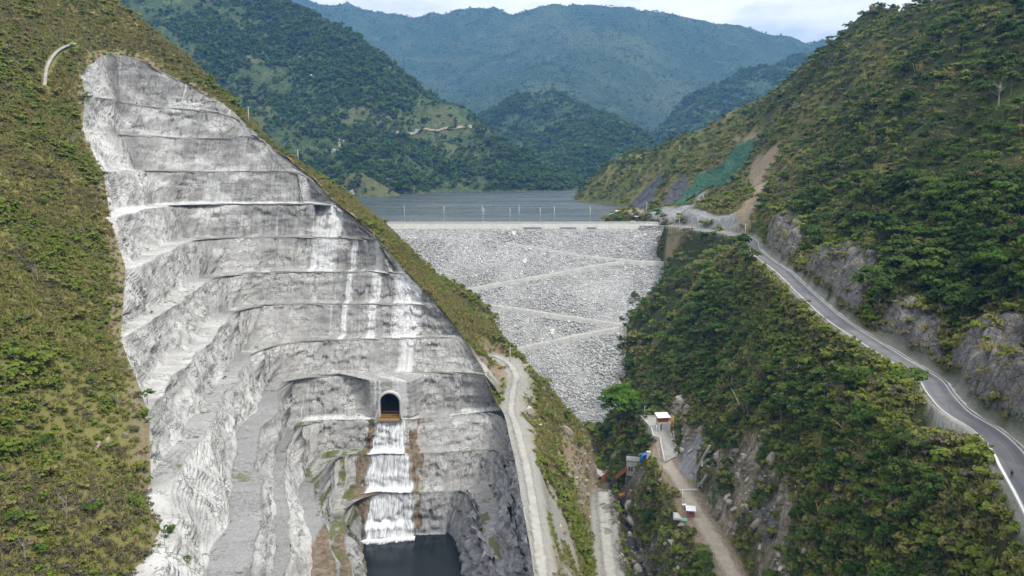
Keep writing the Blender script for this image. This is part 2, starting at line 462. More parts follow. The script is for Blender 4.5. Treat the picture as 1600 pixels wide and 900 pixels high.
# ================================================================== CONTROL POINTS
PTS = []
def A(*p): PTS.append(PY(*p))
def W(*p): PTS.append(p)
for p in [(0, 900, 122), (0, 780, 135), (0, 650, 150), (0, 540, 169), (0, 450, 190), (0, 350, 216), (0, 250, 250), (0, 100, 315), (0, 0, 370), (0, -90, 420),
          (150, 900, 132), (150, 780, 143), (250, 900, 140), (100, 750, 147), (100, 600, 172), (100, 480, 202), (100, 400, 227), (110, 320, 256), (100, 250, 279), (80, 180, 312), (80, 100, 348), (100, 20, 400),
          (200, 50, 424), (120, 60, 385), (230, 75, 418), (300, 125, 420), (60, -60, 425)]: A(*p)
RIDGE = [(100, -60, 466), (170, 0, 452), (230, 43, 442), (290, 90, 432), (345, 146, 424), (400, 203, 413), (460, 250, 404), (520, 292, 392), (570, 330, 383), (620, 370, 372), (660, 415, 362), (700, 460, 352), (740, 498, 344), (780, 533, 336)]
for p in RIDGE:
    A(*p); q = PY(*p)
    W(q[0] + 16, q[1] + 38, q[2] - 34); W(q[0] + 34, q[1] + 85, q[2] - 62)
for c in CURVES[3:]:
    W(*c[0]); W(*c[-1])
for c in CURVES[-1][::60]: W(*(c + [0, 2, 0.8]))
for p in [(800, 556, 331), (820, 574, 327), (856, 606, 321), (880, 638, 317), (912, 670, 317), (924, 698, 319),
          (825, 620, 303), (850, 680, 283), (890, 720, 292), (880, 800, 246), (920, 757, 296), (890, 880, 222), (865, 730, 262), (905, 820, 258), (915, 890, 234), (850, 760, 245),
          (1000, 760, 291), (1030, 820, 259), (1060, 880, 233), (985, 740, 306), (1010, 720, 312), (990, 690, 338), (960, 715, 340), (965, 680, 356),
          # lower right slope
          (1100, 450, 440), (1100, 550, 352), (1100, 640, 306), (1100, 700, 288), (1075, 660, 318), (1060, 640, 336), (1050, 600, 352), (1060, 520, 395), (1080, 400, 500),
          (1150, 430, 405), (1150, 520, 335), (1150, 620, 285), (1150, 720, 254), (1150, 800, 236),
          (1200, 500, 306), (1200, 600, 259), (1200, 700, 234), (1200, 800, 219), (1240, 870, 200),
          (1300, 600, 224), (1300, 700, 200), (1300, 800, 184), (1300, 900, 172), (1250, 560, 252),
          (1400, 650, 185), (1400, 750, 168), (1400, 900, 152), (1500, 740, 155), (1500, 820, 146), (1500, 900, 139), (1580, 880, 132), (1600, 900, 129), (1450, 680, 170),
          # upper right slope
          (1600, 560, 184), (1600, 500, 194), (1600, 400, 218), (1600, 300, 260), (1600, 200, 312), (1600, 100, 372), (1600, 0, 452), (1700, 300, 240), (1700, 100, 330), (1700, 700, 140), (1700, 560, 165),
          (1500, 560, 207), (1500, 480, 222), (1500, 380, 252), (1500, 280, 298), (1500, 180, 365), (1500, 80, 450), (1500, -15, 600),
          (1400, 490, 242), (1400, 400, 278), (1400, 300, 332), (1400, 200, 405), (1400, 100, 520), (1400, 24, 720),
          (1320, 460, 268), (1320, 380, 318), (1320, 280, 400), (1320, 180, 540), (1320, 76, 790),
          (1250, 400, 345), (1250, 350, 398), (1250, 300, 458), (1250, 200, 610), (1250, 122, 810),
          (1200, 350, 455), (1190, 300, 540), (1190, 240, 640), (1190, 162, 840),
          (1130, 335, 580), (1150, 280, 670), (1140, 225, 780), (1130, 190, 880),
          (1080, 320, 690), (1070, 280, 780), (1050, 260, 850), (1045, 216, 960),
          (1010, 300, 850), (1000, 240, 1000), (985, 280, 930), (950, 270, 1030), (925, 290, 1090), (1015, 322, 740), (995, 325, 770)]: A(*p)
for x, y in [(900, 312), (930, 317), (962, 321), (975, 330)]: W(*PZ(x, y, 95.5))
for p in [(945, 340, 640), (975, 338, 650), (1000, 342, 620), (1030, 347, 590), (1050, 351, 575)]: A(*p)
# behind the right mountain's skyline, and far flanks
for p in [(1500, -15, 600), (1400, 24, 720), (1320, 76, 790), (1250, 122, 810), (1190, 162, 840), (1130, 190, 880), (1045, 216, 960), (1000, 240, 1000)]:
    q = PY(*p); W(q[0] + 50, q[1] + 110, q[2] - 55); W(q[0] + 160, q[1] + 260, q[2] - 150)
W(330, 200, 250); W(420, 320, 300); W(560, 520, 410); W(700, 760, 480); W(520, 900, 340); W(250, 100, 180)
# lake bed and hidden ground
for p in [(-60, 700, 70), (20, 660, 62), (0, 820, 55), (60, 760, 70), (40, 950, 60), (-100, 900, 70), (0, 1100, 60), (60, 1150, 70), (-140, 575, 104), (-190, 590, 140), (-240, 640, 170), (-260, 800, 120), (-200, 720, 100), (-190, 900, 90), (-200, 1100, 86), (-300, 1000, 110), (-330, 600, 220), (-420, 480, 330), (-420, 300, 330), (-330, 150, 240), (-220, 80, 160), (-140, 80, 108)]: W(*p)
# river corridor, tracks
for pl, st in ((RIVER, 5), (TRACK, 9), (LTRACK, 8), (VROAD, 9)):
    for q in pl[::st]: W(*q)
for q in ROAD[::9]: W(*q)
# dam abutments: line where the rockfill meets the natural slope
FOOT, CREST = PY(925, 672, 396), PY(800, 357, 573)
SL = (CREST[2] - FOOT[2]) / (CREST[1] - FOOT[1])
def on_dam(px, py):
    dx, dy, dz = ray(px, py)
    t = (FOOT[2] - CZ - SL * FOOT[1]) / (dz - SL * dy)
    return (t * dx, t * dy, CZ + t * dz)
for p in [(1046, 364), (1034, 410), (1024, 450), (1008, 490), (992, 540), (986, 590), (960, 640), (935, 668)]: W(*on_dam(*p))
W(-20, 420, 30); W(10, 410, 12); W(-60, 470, 62); W(-100, 520, 86)
for q in [(8, 110, 34), (-20, 120, 20), (45, 140, 0), (35, 180, 0), (60, 110, 22), (-60, 95, 62)]: W(*q)

XS = [-215.0]
while XS[-1] < 140: XS.append(XS[-1] + 1.25)
st = 1.25
while XS[-1] < 760: st = min(st * 1.025, 6); XS.append(XS[-1] + st)
st = 1.25; left = [-215.0]
while left[-1] > -480: st = min(st * 1.03, 6); left.append(left[-1] - st)
XS = np.array(left[:0:-1] + XS)
YS = [92.0]
while YS[-1] < 1260: YS.append(YS[-1] + max(1.1, YS[-1] * 0.0042))
YS = np.array(YS)
GX, GY = np.meshgrid(XS, YS)
HB = tps_fit(PTS, reg=2e-4)(GX, GY)
def dist_any(pls):
    return np.minimum.reduce([polyline_dist(GX, GY, p)[0] for p in pls])
d_roads = dist_any([ROAD, TRACK, LTRACK, VROAD, RIVER])
flat = sstep(2, 22, d_roads)
rightside = sstep(30, 110, GX)
nz = 3.2 * fbm(GX / 45, GY / 45, seed=31, oct=4) + 1.0 * fbm(GX / 11, GY / 11, seed=32, oct=3)
gully = ridged((GY * 0.9 + GX * 0.25) / 62.0, (GX - GY * 0.2) / 210.0, seed=33, oct=3)
far = sstep(180, 520, GY)
nz = nz + rightside * (0.35 + far) * 9.0 * (gully - 0.35)
H = HB + nz * flat * np.clip(0.35 + GY / 420, 0.4, 1.4) * np.where(GX < 40, 0.55, 1.0)
# carve the river bed, then roads
def carve(H, pl, half, fade, drop=0.0, up=1.0):
    d, z, s = polyline_dist(GX, GY, pl)
    k = 1 - sstep(half, half + fade, d)
    return H * (1 - k) + (z + drop) * k, d
H, d_river = carve(H, RIVER, 2.0, 7, -1.2)
H, d_lt = carve(H, LTRACK, 4.5, 3)
H, d_track = carve(H, TRACK, 3.0, 5)
H, d_vroad = carve(H, VROAD, 4.6, 4.5)
H = H + 0.16 * fbm(GX / 3.1, GY / 3.1, seed=35, oct=2) * (np.minimum(d_track, np.minimum(d_vroad, d_lt)) < 8)
H, d_road = carve(H, ROAD, 4.0, 6.5)
_rp = to_px(ROAD); _i = np.nonzero((_rp[:, 0] > 1484) & (_rp[:, 0] < 1556) & (np.arange(len(ROAD)) > 40))[0]
_t = np.gradient(ROAD[:, :2], axis=0); _t /= np.linalg.norm(_t, axis=1, keepdims=True)
_n = np.stack([-_t[:, 1], _t[:, 0]], 1); _n *= -np.sign(_n[:, :1])          # towards the gorge
RWALL = resample(np.array([np.r_[ROAD[i, :2] + 3.55 * _n[i], ROAD[i, 2]] for i in _i]), 22)
_dw, _zw, _sw = polyline_dist(GX, GY, RWALL)
_L = np.linalg.norm(np.diff(RWALL[:, :2], axis=0), axis=1).sum()
_end = sstep(0.0, 3.0, _sw) * (1 - sstep(_L - 3.0, _L, _sw))
_out = sstep(3.5, 4.9, d_road) * (1 - sstep(7, 15, _dw)) * _end * (H < _zw + .5) * (GX < np.interp(GY, ROAD[::-1, 1], ROAD[::-1, 0]))
H = np.where(_out > 0, np.minimum(H, H * (1 - _out) + (_zw - 5.2) * _out), H)

class Field:
    def __call__(s, x, y):
        x = np.asarray(x, float); y = np.asarray(y, float)
        i = np.clip(np.searchsorted(XS, x) - 1, 0, len(XS) - 2); j = np.clip(np.searchsorted(YS, y) - 1, 0, len(YS) - 2)
        a = np.clip((x - XS[i]) / (XS[i + 1] - XS[i]), 0, 1); b = np.clip((y - YS[j]) / (YS[j + 1] - YS[j]), 0, 1)
        return (H[j, i] * (1 - a) + H[j, i + 1] * a) * (1 - b) + (H[j + 1, i] * (1 - a) + H[j + 1, i + 1] * a) * b
    def normal(s, x, y, e=1.5):
        gx = (s(x + e, y) - s(x - e, y)) / (2 * e); gy = (s(x, y + e) - s(x, y - e)) / (2 * e)
        n = np.stack([-gx, -gy, np.ones_like(gx)], -1)
        return n / np.linalg.norm(n, axis=-1, keepdims=True)
HF = Field()
def hit(px, py, y0=95, y1=1250):
    """first point of the natural ground seen at a pixel"""
    Y = np.linspace(y0, y1, 6000); dx, dy, dz = ray(px, py); t = Y / dy
    X, Z = t * dx, CZ + t * dz
    b = np.nonzero(Z < HF(X, Y))[0]
    i = b[0] if len(b) else len(Y) - 1
    return (float(X[i]), float(Y[i]), float(Z[i]))

# ground mesh: drop what the cut removed, snapping the rim to the outline of the cut
_pz = np.vstack([CUT_POLY, CUT_POLY[:1]]) * np.array([1, 1, 0])
def _nearest(X, Y):
    best = np.full(X.shape, 1e9); nx = X.copy(); ny = Y.copy()
    for a, b in zip(_pz[:-1], _pz[1:]):
        ab = b[:2] - a[:2]; L2 = max((ab ** 2).sum(), 1e-9)
        t = np.clip(((X - a[0]) * ab[0] + (Y - a[1]) * ab[1]) / L2, 0, 1)
        qx, qy = a[0] + t * ab[0], a[1] + t * ab[1]; d = np.hypot(X - qx, Y - qy)
        m = d < best; best = np.where(m, d, best); nx = np.where(m, qx, nx); ny = np.where(m, qy, ny)
    return best, nx, ny
d_cut, _nx, _ny = _nearest(GX, GY)
INCUT = in_poly(GX, GY, CUT_POLY)
snap = d_cut < 0.8
MX, MY = np.where(snap, _nx, GX), np.where(snap, _ny, GY)
MZ = np.where(snap, HF(MX, MY), H)
KEEP = ~INCUT | snap

# ================================================================== GROUND COVER (plan polygons found on the ground)
def poly_px(pts): return np.array([hit(*p) for p in pts])
CLIFF_PX = [
 [(1186, 398), (1200, 368), (1222, 344), (1246, 348), (1256, 374), (1252, 398), (1234, 424), (1214, 414)],
 [(1252, 440), (1262, 414), (1290, 396), (1304, 414), (1350, 402), (1372, 430), (1356, 478), (1336, 506), (1300, 482), (1270, 458)],
 [(1366, 530), (1398, 486), (1440, 492), (1474, 528), (1464, 588), (1430, 572), (1396, 552)],
 [(1476, 596), (1494, 552), (1530, 526), (1610, 515), (1650, 600), (1640, 760), (1596, 715), (1550, 672), (1506, 640)],
]
CLIFFS = [poly_px(p) for p in CLIFF_PX]
m_cliff = np.zeros(GX.shape); m_rise = np.zeros(GX.shape)
for i, p in enumerate(CLIFFS): m_cliff = np.maximum(m_cliff, soft_poly(GX, GY, p, 2.5, seed=40 + i, rag=2.5, rs=9)); m_rise = np.maximum(m_rise, soft_poly(GX, GY, p, 9, seed=40 + i, rag=2.5, rs=9))
uphill = sstep(4.2, 7.5, d_road)
rk = ridged(GX / 9.0, GY / 9.0, H / 9.0, seed=51, oct=4)
blkA = cells(GX / 5.2 + rk * .25, GY / 6.5, H / 4.5, seed=53)[0]; blkB = cells(GX / 2.4, GY / 2.6, H / 2.2, seed=54)[0]
rk2 = fbm(GX / 3.6, GY / 3.6, H / 5.0, seed=52, oct=3)
H = H + m_rise * uphill * 8.0 * (1 - sstep(12, 60, d_road)) + m_cliff * uphill * (2.6 * (rk - .2) + 1.0 * rk2 + 2.6 * (blkA - .5) + 1.2 * (blkB - .5))
LOWROCK_PX = [
 [(1088, 765), (1100, 722), (1128, 700), (1168, 698), (1206, 738), (1222, 800), (1282, 850), (1256, 900), (1190, 900), (1152, 840), (1112, 795)],
 [(1046, 640), (1052, 616), (1078, 628), (1090, 676), (1070, 712), (1056, 686)],
]
SHOT_PX = [
 [(1056, 738), (1068, 694), (1108, 674), (1106, 696), (1084, 748)],
 [(1010, 336), (1040, 323), (1062, 323), (1092, 304), (1104, 302), (1086, 318), (1078, 328), (1128, 334), (1158, 352), (1140, 361), (1080, 353), (1040, 344)],
]
DARK_PX = [
 [(978, 324), (991, 312), (1031, 270), (1043, 272), (1034, 292), (1018, 323), (1008, 329)],
 [(1025, 330), (1031, 321), (1062, 275), (1076, 277), (1076, 290), (1048, 319), (1036, 327)],
]
TAN_PX = [
 [(1144, 350), (1180, 304), (1163, 287), (1180, 246), (1214, 221), (1222, 230), (1199, 264), (1201, 287), (1182, 318), (1168, 356)],
 [(1118, 264), (1136, 246), (1142, 250), (1122, 274)], [(1140, 222), (1180, 212), (1184, 218), (1150, 224)],
 [(984, 330), (992, 318), (1012, 316), (1006, 332)],
 [(1043, 367), (1052, 363), (1076, 367), (1058, 388), (1040, 412)],
 [(868, 700), (896, 690), (926, 720), (930, 760), (905, 800), (898, 760), (880, 740)],
 [(762, 540), (786, 545), (792, 580), (775, 625), (752, 590), (735, 545)],
]
GRASSY_PX = [
 [(1200, 230), (1215, 180), (1290, 130), (1300, 190), (1250, 260), (1215, 330), (1185, 345)],
 [(1010, 330), (1050, 265), (1130, 200), (1190, 200), (1210, 250), (1160, 330), (1100, 345)],
 [(1290, 400), (1330, 330), (1310, 300), (1270, 340)],
 [(1350, 520), (1375, 470), (1400, 480), (1375, 525)],
 [(1330, 130), (1350, 80), (1400, 60), (1380, 130)],
]
def zone(pl, w, rag, rs, seed):
    m = np.zeros(GX.shape)
    for i, p in enumerate(pl): m = np.maximum(m, soft_poly(GX, GY, poly_px(p), w, seed=seed + i, rag=rag, rs=rs))
    return m
m_low = zone(LOWROCK_PX, 3, 3.5, 9, 60)
m_shot = zone(SHOT_PX, 1.5, 1.5, 6, 65)
m_dark = zone(DARK_PX, 2, 2.5, 14, 70)
m_tan = zone(TAN_PX, 3, 3.5, 10, 75)
m_grassy = zone(GRASSY_PX, 8, 10, 26, 85)
# rocky banks of the gorge
bank = (1 - sstep(4, 15, d_river)) * (GY > 150) * (GY < 350)
bank_l = (GX < 46) * 1.0
H = H + (m_low * 2.0 + bank * 1.3) * (rk - 0.25) * sstep(4.8, 7, d_vroad) * sstep(4.6, 6.5, d_lt) + (m_low + bank * .6) * (rk2 * 1.0 + 3.0 * (blkA - .5) + 1.6 * (blkB - .5)) * sstep(4.8, 7, d_vroad)
H = H + m_tan * 1.3 * (ridged(GX / 7, GY / 22, seed=57, oct=3) - .4) * sstep(4, 7, d_roads)
m_rock = np.clip(np.maximum(np.maximum(m_cliff * uphill, m_low), bank * 0.9 * sstep(-0.25, 0.25, rk2 + 0.1)), 0, 1)
grav_n = fbm(GX / 6, GY / 6, seed=90, oct=4)
# gravel spoil on both sides of the track
trk_zone = soft_poly(GX, GY, poly_px([(742, 650), (790, 600), (810, 560), (822, 600), (826, 660), (850, 740), (885, 820), (910, 900), (940, 990), (770, 990), (770, 880), (800, 790)]), 3.0, seed=92, rag=3.5, rs=8)
m_grav = np.maximum.reduce([1 - sstep(2.6, 4.6, d_track + grav_n * 0.8), (1 - sstep(4.4, 6.0, d_lt + grav_n)), trk_zone * sstep(-0.45, 0.05, grav_n + 0.15)])
m_dirt = (1 - sstep(4.4, 6.2, d_vroad + grav_n * 0.9))
m_grav = np.where(GX > 50, 0, m_grav)
# dry slope between track and lower track: half bare soil
spur = sstep(-12, 4, GX) * (1 - sstep(34, 44, GX)) * (GY > 150) * (GY < 345)
m_soil = np.clip(m_tan + m_dirt + spur * 0.55 * sstep(-0.2, 0.35, fbm(GX / 9, GY / 9, seed=93)), 0, 1)
m_shoulder = (1 - sstep(4.0, 5.6, d_road + .8 * grav_n)) * sstep(2.9, 3.2, d_road)
m_shoulder = np.maximum(m_shoulder, (1 - sstep(4.6, 7.0, d_road + 1.8 * grav_n)) * sstep(2.9, 3.2, d_road) * (GX > np.interp(GY, ROAD[::-1, 1], ROAD[::-1, 0])) * .9)
rim = (1 - sstep(1.0, 5.0, d_cut + 2.0 * grav_n)) * (GX < -60) * ~INCUT
m_soil = np.maximum(m_soil, rim * 0.8)
m_soil = np.maximum(m_soil, m_low * 0.85 * sstep(-0.25, 0.3, fbm(GX / 7, GY / 7, H / 7, seed=95) + .1)); m_rock = m_rock * (1 - 0.45 * m_low * sstep(-0.1, 0.4, fbm(GX / 5, GY / 5, H / 5, seed=96)))
m_forest = np.clip(sstep(44, 60, GX) * (1 - 0.85 * m_grassy) * (1 - m_soil), 0, 1)
m_forest *= 1 - 0.75 * sstep(520, 700, GY - GX * 0.9)
COVER = np.stack([m_rock, np.maximum(m_grav, m_shoulder * 0.8), m_soil, m_forest], -1)
COVER2 = np.stack([m_shot, m_dark, np.clip(m_grassy, 0, 1), np.ones_like(H)], -1)
MZ = np.where(snap, HF(MX, MY), H)
def samp(G, x, y):
    i = np.clip(np.searchsorted(XS, x) - 1, 0, len(XS) - 2); j = np.clip(np.searchsorted(YS, y) - 1, 0, len(YS) - 2)
    a = (np.asarray(x) - XS[i]) / (XS[i + 1] - XS[i]); b = (np.asarray(y) - YS[j]) / (YS[j + 1] - YS[j])
    return (G[j, i] * (1 - a) + G[j, i + 1] * a) * (1 - b) + (G[j + 1, i] * (1 - a) + G[j + 1, i + 1] * a) * b

# ================================================================== FAR MOUNTAINS
def mountain(name, pts, x0, x1, y0, y1, step, noise, seed, floor=92.0):
    P = [p[:3] for p in pts]
    xs = np.arange(x0, x1 + step, step); ys = np.arange(y0, y1 + step, step)
    X, Y = np.meshgrid(xs, ys)
    Z = tps_fit(P, reg=1e-3)(X, Y)
    a1, s1, a2, s2 = noise
    g = ridged(X / s1, Y / (s1 * 1.4), seed=seed, oct=5) - 0.4
    fade = sstep(96, 96 + a1 * 2.2, Z)
    Z = Z + fade * (a1 * g + a2 * fbm(X / s2, Y / s2, seed=seed + 5, oct=4))
    keep = Z > floor
    return X, Y, Z, grid_faces(len(ys), len(xs), keep), xs, ys
class GridF:
    def __init__(s, xs, ys, Z): s.xs, s.ys, s.Z = xs, ys, Z
    def __call__(s, x, y):
        xs, ys, Z = s.xs, s.ys, s.Z
        i = np.clip(np.searchsorted(xs, x) - 1, 0, len(xs) - 2); j = np.clip(np.searchsorted(ys, y) - 1, 0, len(ys) - 2)
        a = np.clip((x - xs[i]) / (xs[i + 1] - xs[i]), 0, 1); b = np.clip((y - ys[j]) / (ys[j + 1] - ys[j]), 0, 1)
        return (Z[j, i] * (1 - a) + Z[j, i + 1] * a) * (1 - b) + (Z[j + 1, i] * (1 - a) + Z[j + 1, i + 1] * a) * b
    def hit(s, px, py, y0=None, y1=None):
        Y = np.linspace(y0 or s.ys[0], y1 or s.ys[-1], 4000); dx, dy, dz = ray(px, py); t = Y / dy
        X, Zr = t * dx, CZ + t * dz
        ok = (X > s.xs[0]) & (X < s.xs[-1]) & (Zr < s(X, Y))
        b = np.nonzero(ok)[0]
        if not len(b): return None
        i = b[0]; return (float(X[i]), float(Y[i]), float(Zr[i]))
def q3(px, py, Y, dx=0, dy=0, dz=0):
    p = PY(px, py, Y); return (p[0] + dx, p[1] + dy, p[2] + dz, 1)
sky1 = [(180, -150, 2250), (300, -85, 2150), (440, 2, 1990), (520, 52, 1920), (580, 92, 1870), (640, 132, 1810), (690, 165, 1760), (740, 196, 1710), (800, 230, 1640), (860, 268, 1570), (893, 297, 1500)]
m1 = [PZ(420, 306, 95), PZ(500, 305, 95), PZ(560, 304.5, 95), PZ(610, 303.5, 95), PZ(664, 301.5, 96), PZ(690, 300.5, 95.5), PZ(740, 300, 95.5), PZ(800, 299.5, 95.5), PZ(860, 298.8, 95.5), PZ(893, 298.8, 95.5)]
m1 += [PY(*p) for p in sky1] + [PY(*p) for p in [(600, 270, 1330), (560, 280, 1290), (640, 285, 1345), (500, 250, 1400), (450, 200, 1500), (520, 225, 1450), (600, 200, 1600), (680, 240, 1560), (760, 265, 1520), (700, 200, 1680), (450, 150, 1680), (550, 130, 1740), (400, 90, 1760), (350, 180, 1480), (250, 120, 1560), (150, 0, 1800), (300, 30, 1850), (450, 90, 1820), (820, 270, 1540)]]
m1 += [(p[0] + 60, p[1] + 260, p[2] - 90) for p in [PY(*q) for q in sky1]] + [(p[0] + 140, p[1] + 600, p[2] - 260) for p in [PY(*q) for q in sky1]]
for y_, x_ in ((1180, -300), (1150, -150), (1200, 0), (1300, 100), (1450, 190), (1600, 260)): m1.append((x_, y_, 60))
M1 = mountain('hill', m1, -1250, 330, 1180, 2500, 7.0, (26, 190, 7, 45), 101)
sky2 = [(700, 205, 2700), (760, 182, 2720), (820, 160, 2700), (868, 139, 2660), (910, 162, 2520), (960, 192, 2380), (1000, 213, 2280), (1040, 240, 2180)]
m2 = [PY(*p) for p in sky2] + [PY(*p) for p in [(895, 292, 1720), (930, 285, 1740), (960, 275, 1780), (860, 240, 2050), (900, 220, 2080), (940, 230, 1980), (820, 230, 2200), (780, 220, 2350), (870, 180, 2400), (920, 200, 2230), (985, 245, 1950), (1010, 255, 1930), (700, 250, 2300), (1060, 262, 2050)]]
m2 += [(p[0] + 20, p[1] + 300, p[2] - 110) for p in [PY(*q) for q in sky2]] + [(p[0] + 40, p[1] + 700, p[2] - 330) for p in [PY(*q) for q in sky2]]
M2 = mountain('hill', m2, -420, 620, 1660, 3300, 9.0, (30, 210, 9, 60), 131, floor=80)
sky3 = [(1400, 60, 3500), (1320, 82, 3400), (1260, 88, 3320), (1200, 101, 3220), (1150, 116, 3120), (1085, 150, 2950), (1050, 186, 2820), (1010, 214, 2680)]
m3 = [PY(*p) for p in sky3] + [PY(*p) for p in [(1020, 235, 2400), (1080, 200, 2560), (1150, 165, 2780), (1250, 130, 2950), (1350, 110, 3050), (1000, 250, 2300), (1200, 180, 2600), (1100, 240, 2300)]]
m3 += [(p[0] + 60, p[1] + 350, p[2] - 140) for p in [PY(*q) for q in sky3]] + [(p[0] + 120, p[1] + 800, p[2] - 420) for p in [PY(*q) for q in sky3]]
M3 = mountain('mountain', m3, 350, 2000, 2250, 4200, 12.0, (40, 260, 10, 80), 151, floor=60)
sky4 = [(300, -10, 5600), (470, 3, 5500), (520, 14, 5450), (600, 18, 5400), (660, 25, 5300), (720, 15, 5250), (800, 18, 5200), (870, 16, 5150), (930, 12, 5100), (1000, 21, 5050), (1060, 27, 5000), (1110, 40, 4950), (1190, 41, 4900), (1225, 48, 4900), (1262, 60, 4850), (1330, 63, 4800), (1420, 70, 4750), (1550, 40, 4800)]
m4 = [PY(*p) for p in sky4] + [PY(*p) for p in [(985, 42, 4500), (940, 75, 4100), (900, 105, 3700), (868, 132, 3300), (800, 80, 4450), (700, 90, 4500), (740, 150, 3800), (600, 70, 4700), (680, 180, 3500), (1060, 80, 4350), (1030, 130, 3800), (1100, 100, 4300), (1180, 80, 4500), (960, 160, 3400), (1280, 90, 4500), (560, 60, 4700), (1010, 190, 3300), (850, 170, 3100), (720, 200, 3100)]]
m4 += [(p[0], p[1] + 500, p[2] - 200) for p in [PY(*q) for q in sky4]] + [(p[0], p[1] + 1100, p[2] - 520) for p in [PY(*q) for q in sky4]]
M4 = mountain('mountain', m4, -2400, 3300, 2950, 6300, 22.0, (42, 420, 18, 120), 171, floor=60)
# ================================================================== MATERIALS
def mat_plain(name, col, rough=0.85, var=0.12, scale=1.5, bump=0.15, metal=0.0, spec=0.25, obj=True):
    m = NT(name); v = m.pos(obj=obj)
    n1 = m.noise(v, scale, 6, 0.65); n2 = m.noise(v, scale * 0.23, 3, 0.5)
    lo = tuple(c * (1 - 1.6 * var) for c in col); hi = tuple(min(1, c * (1 + 1.3 * var)) for c in col)
    c = m.mix(m.ramp(n1, [(0.3, 0), (0.7, 1)]), lo, hi)
    c = m.mix(m.math('MULTIPLY', m.ramp(n2, [(0.45, 0), (0.7, 1)]), 0.35), c, tuple(x * 0.72 for x in col))
    m.b.inputs['Metallic'].default_value = metal; m.b.inputs['Specular IOR Level'].default_value = spec
    return m.done(c, m.bump(n1, bump, 0.05), rough)

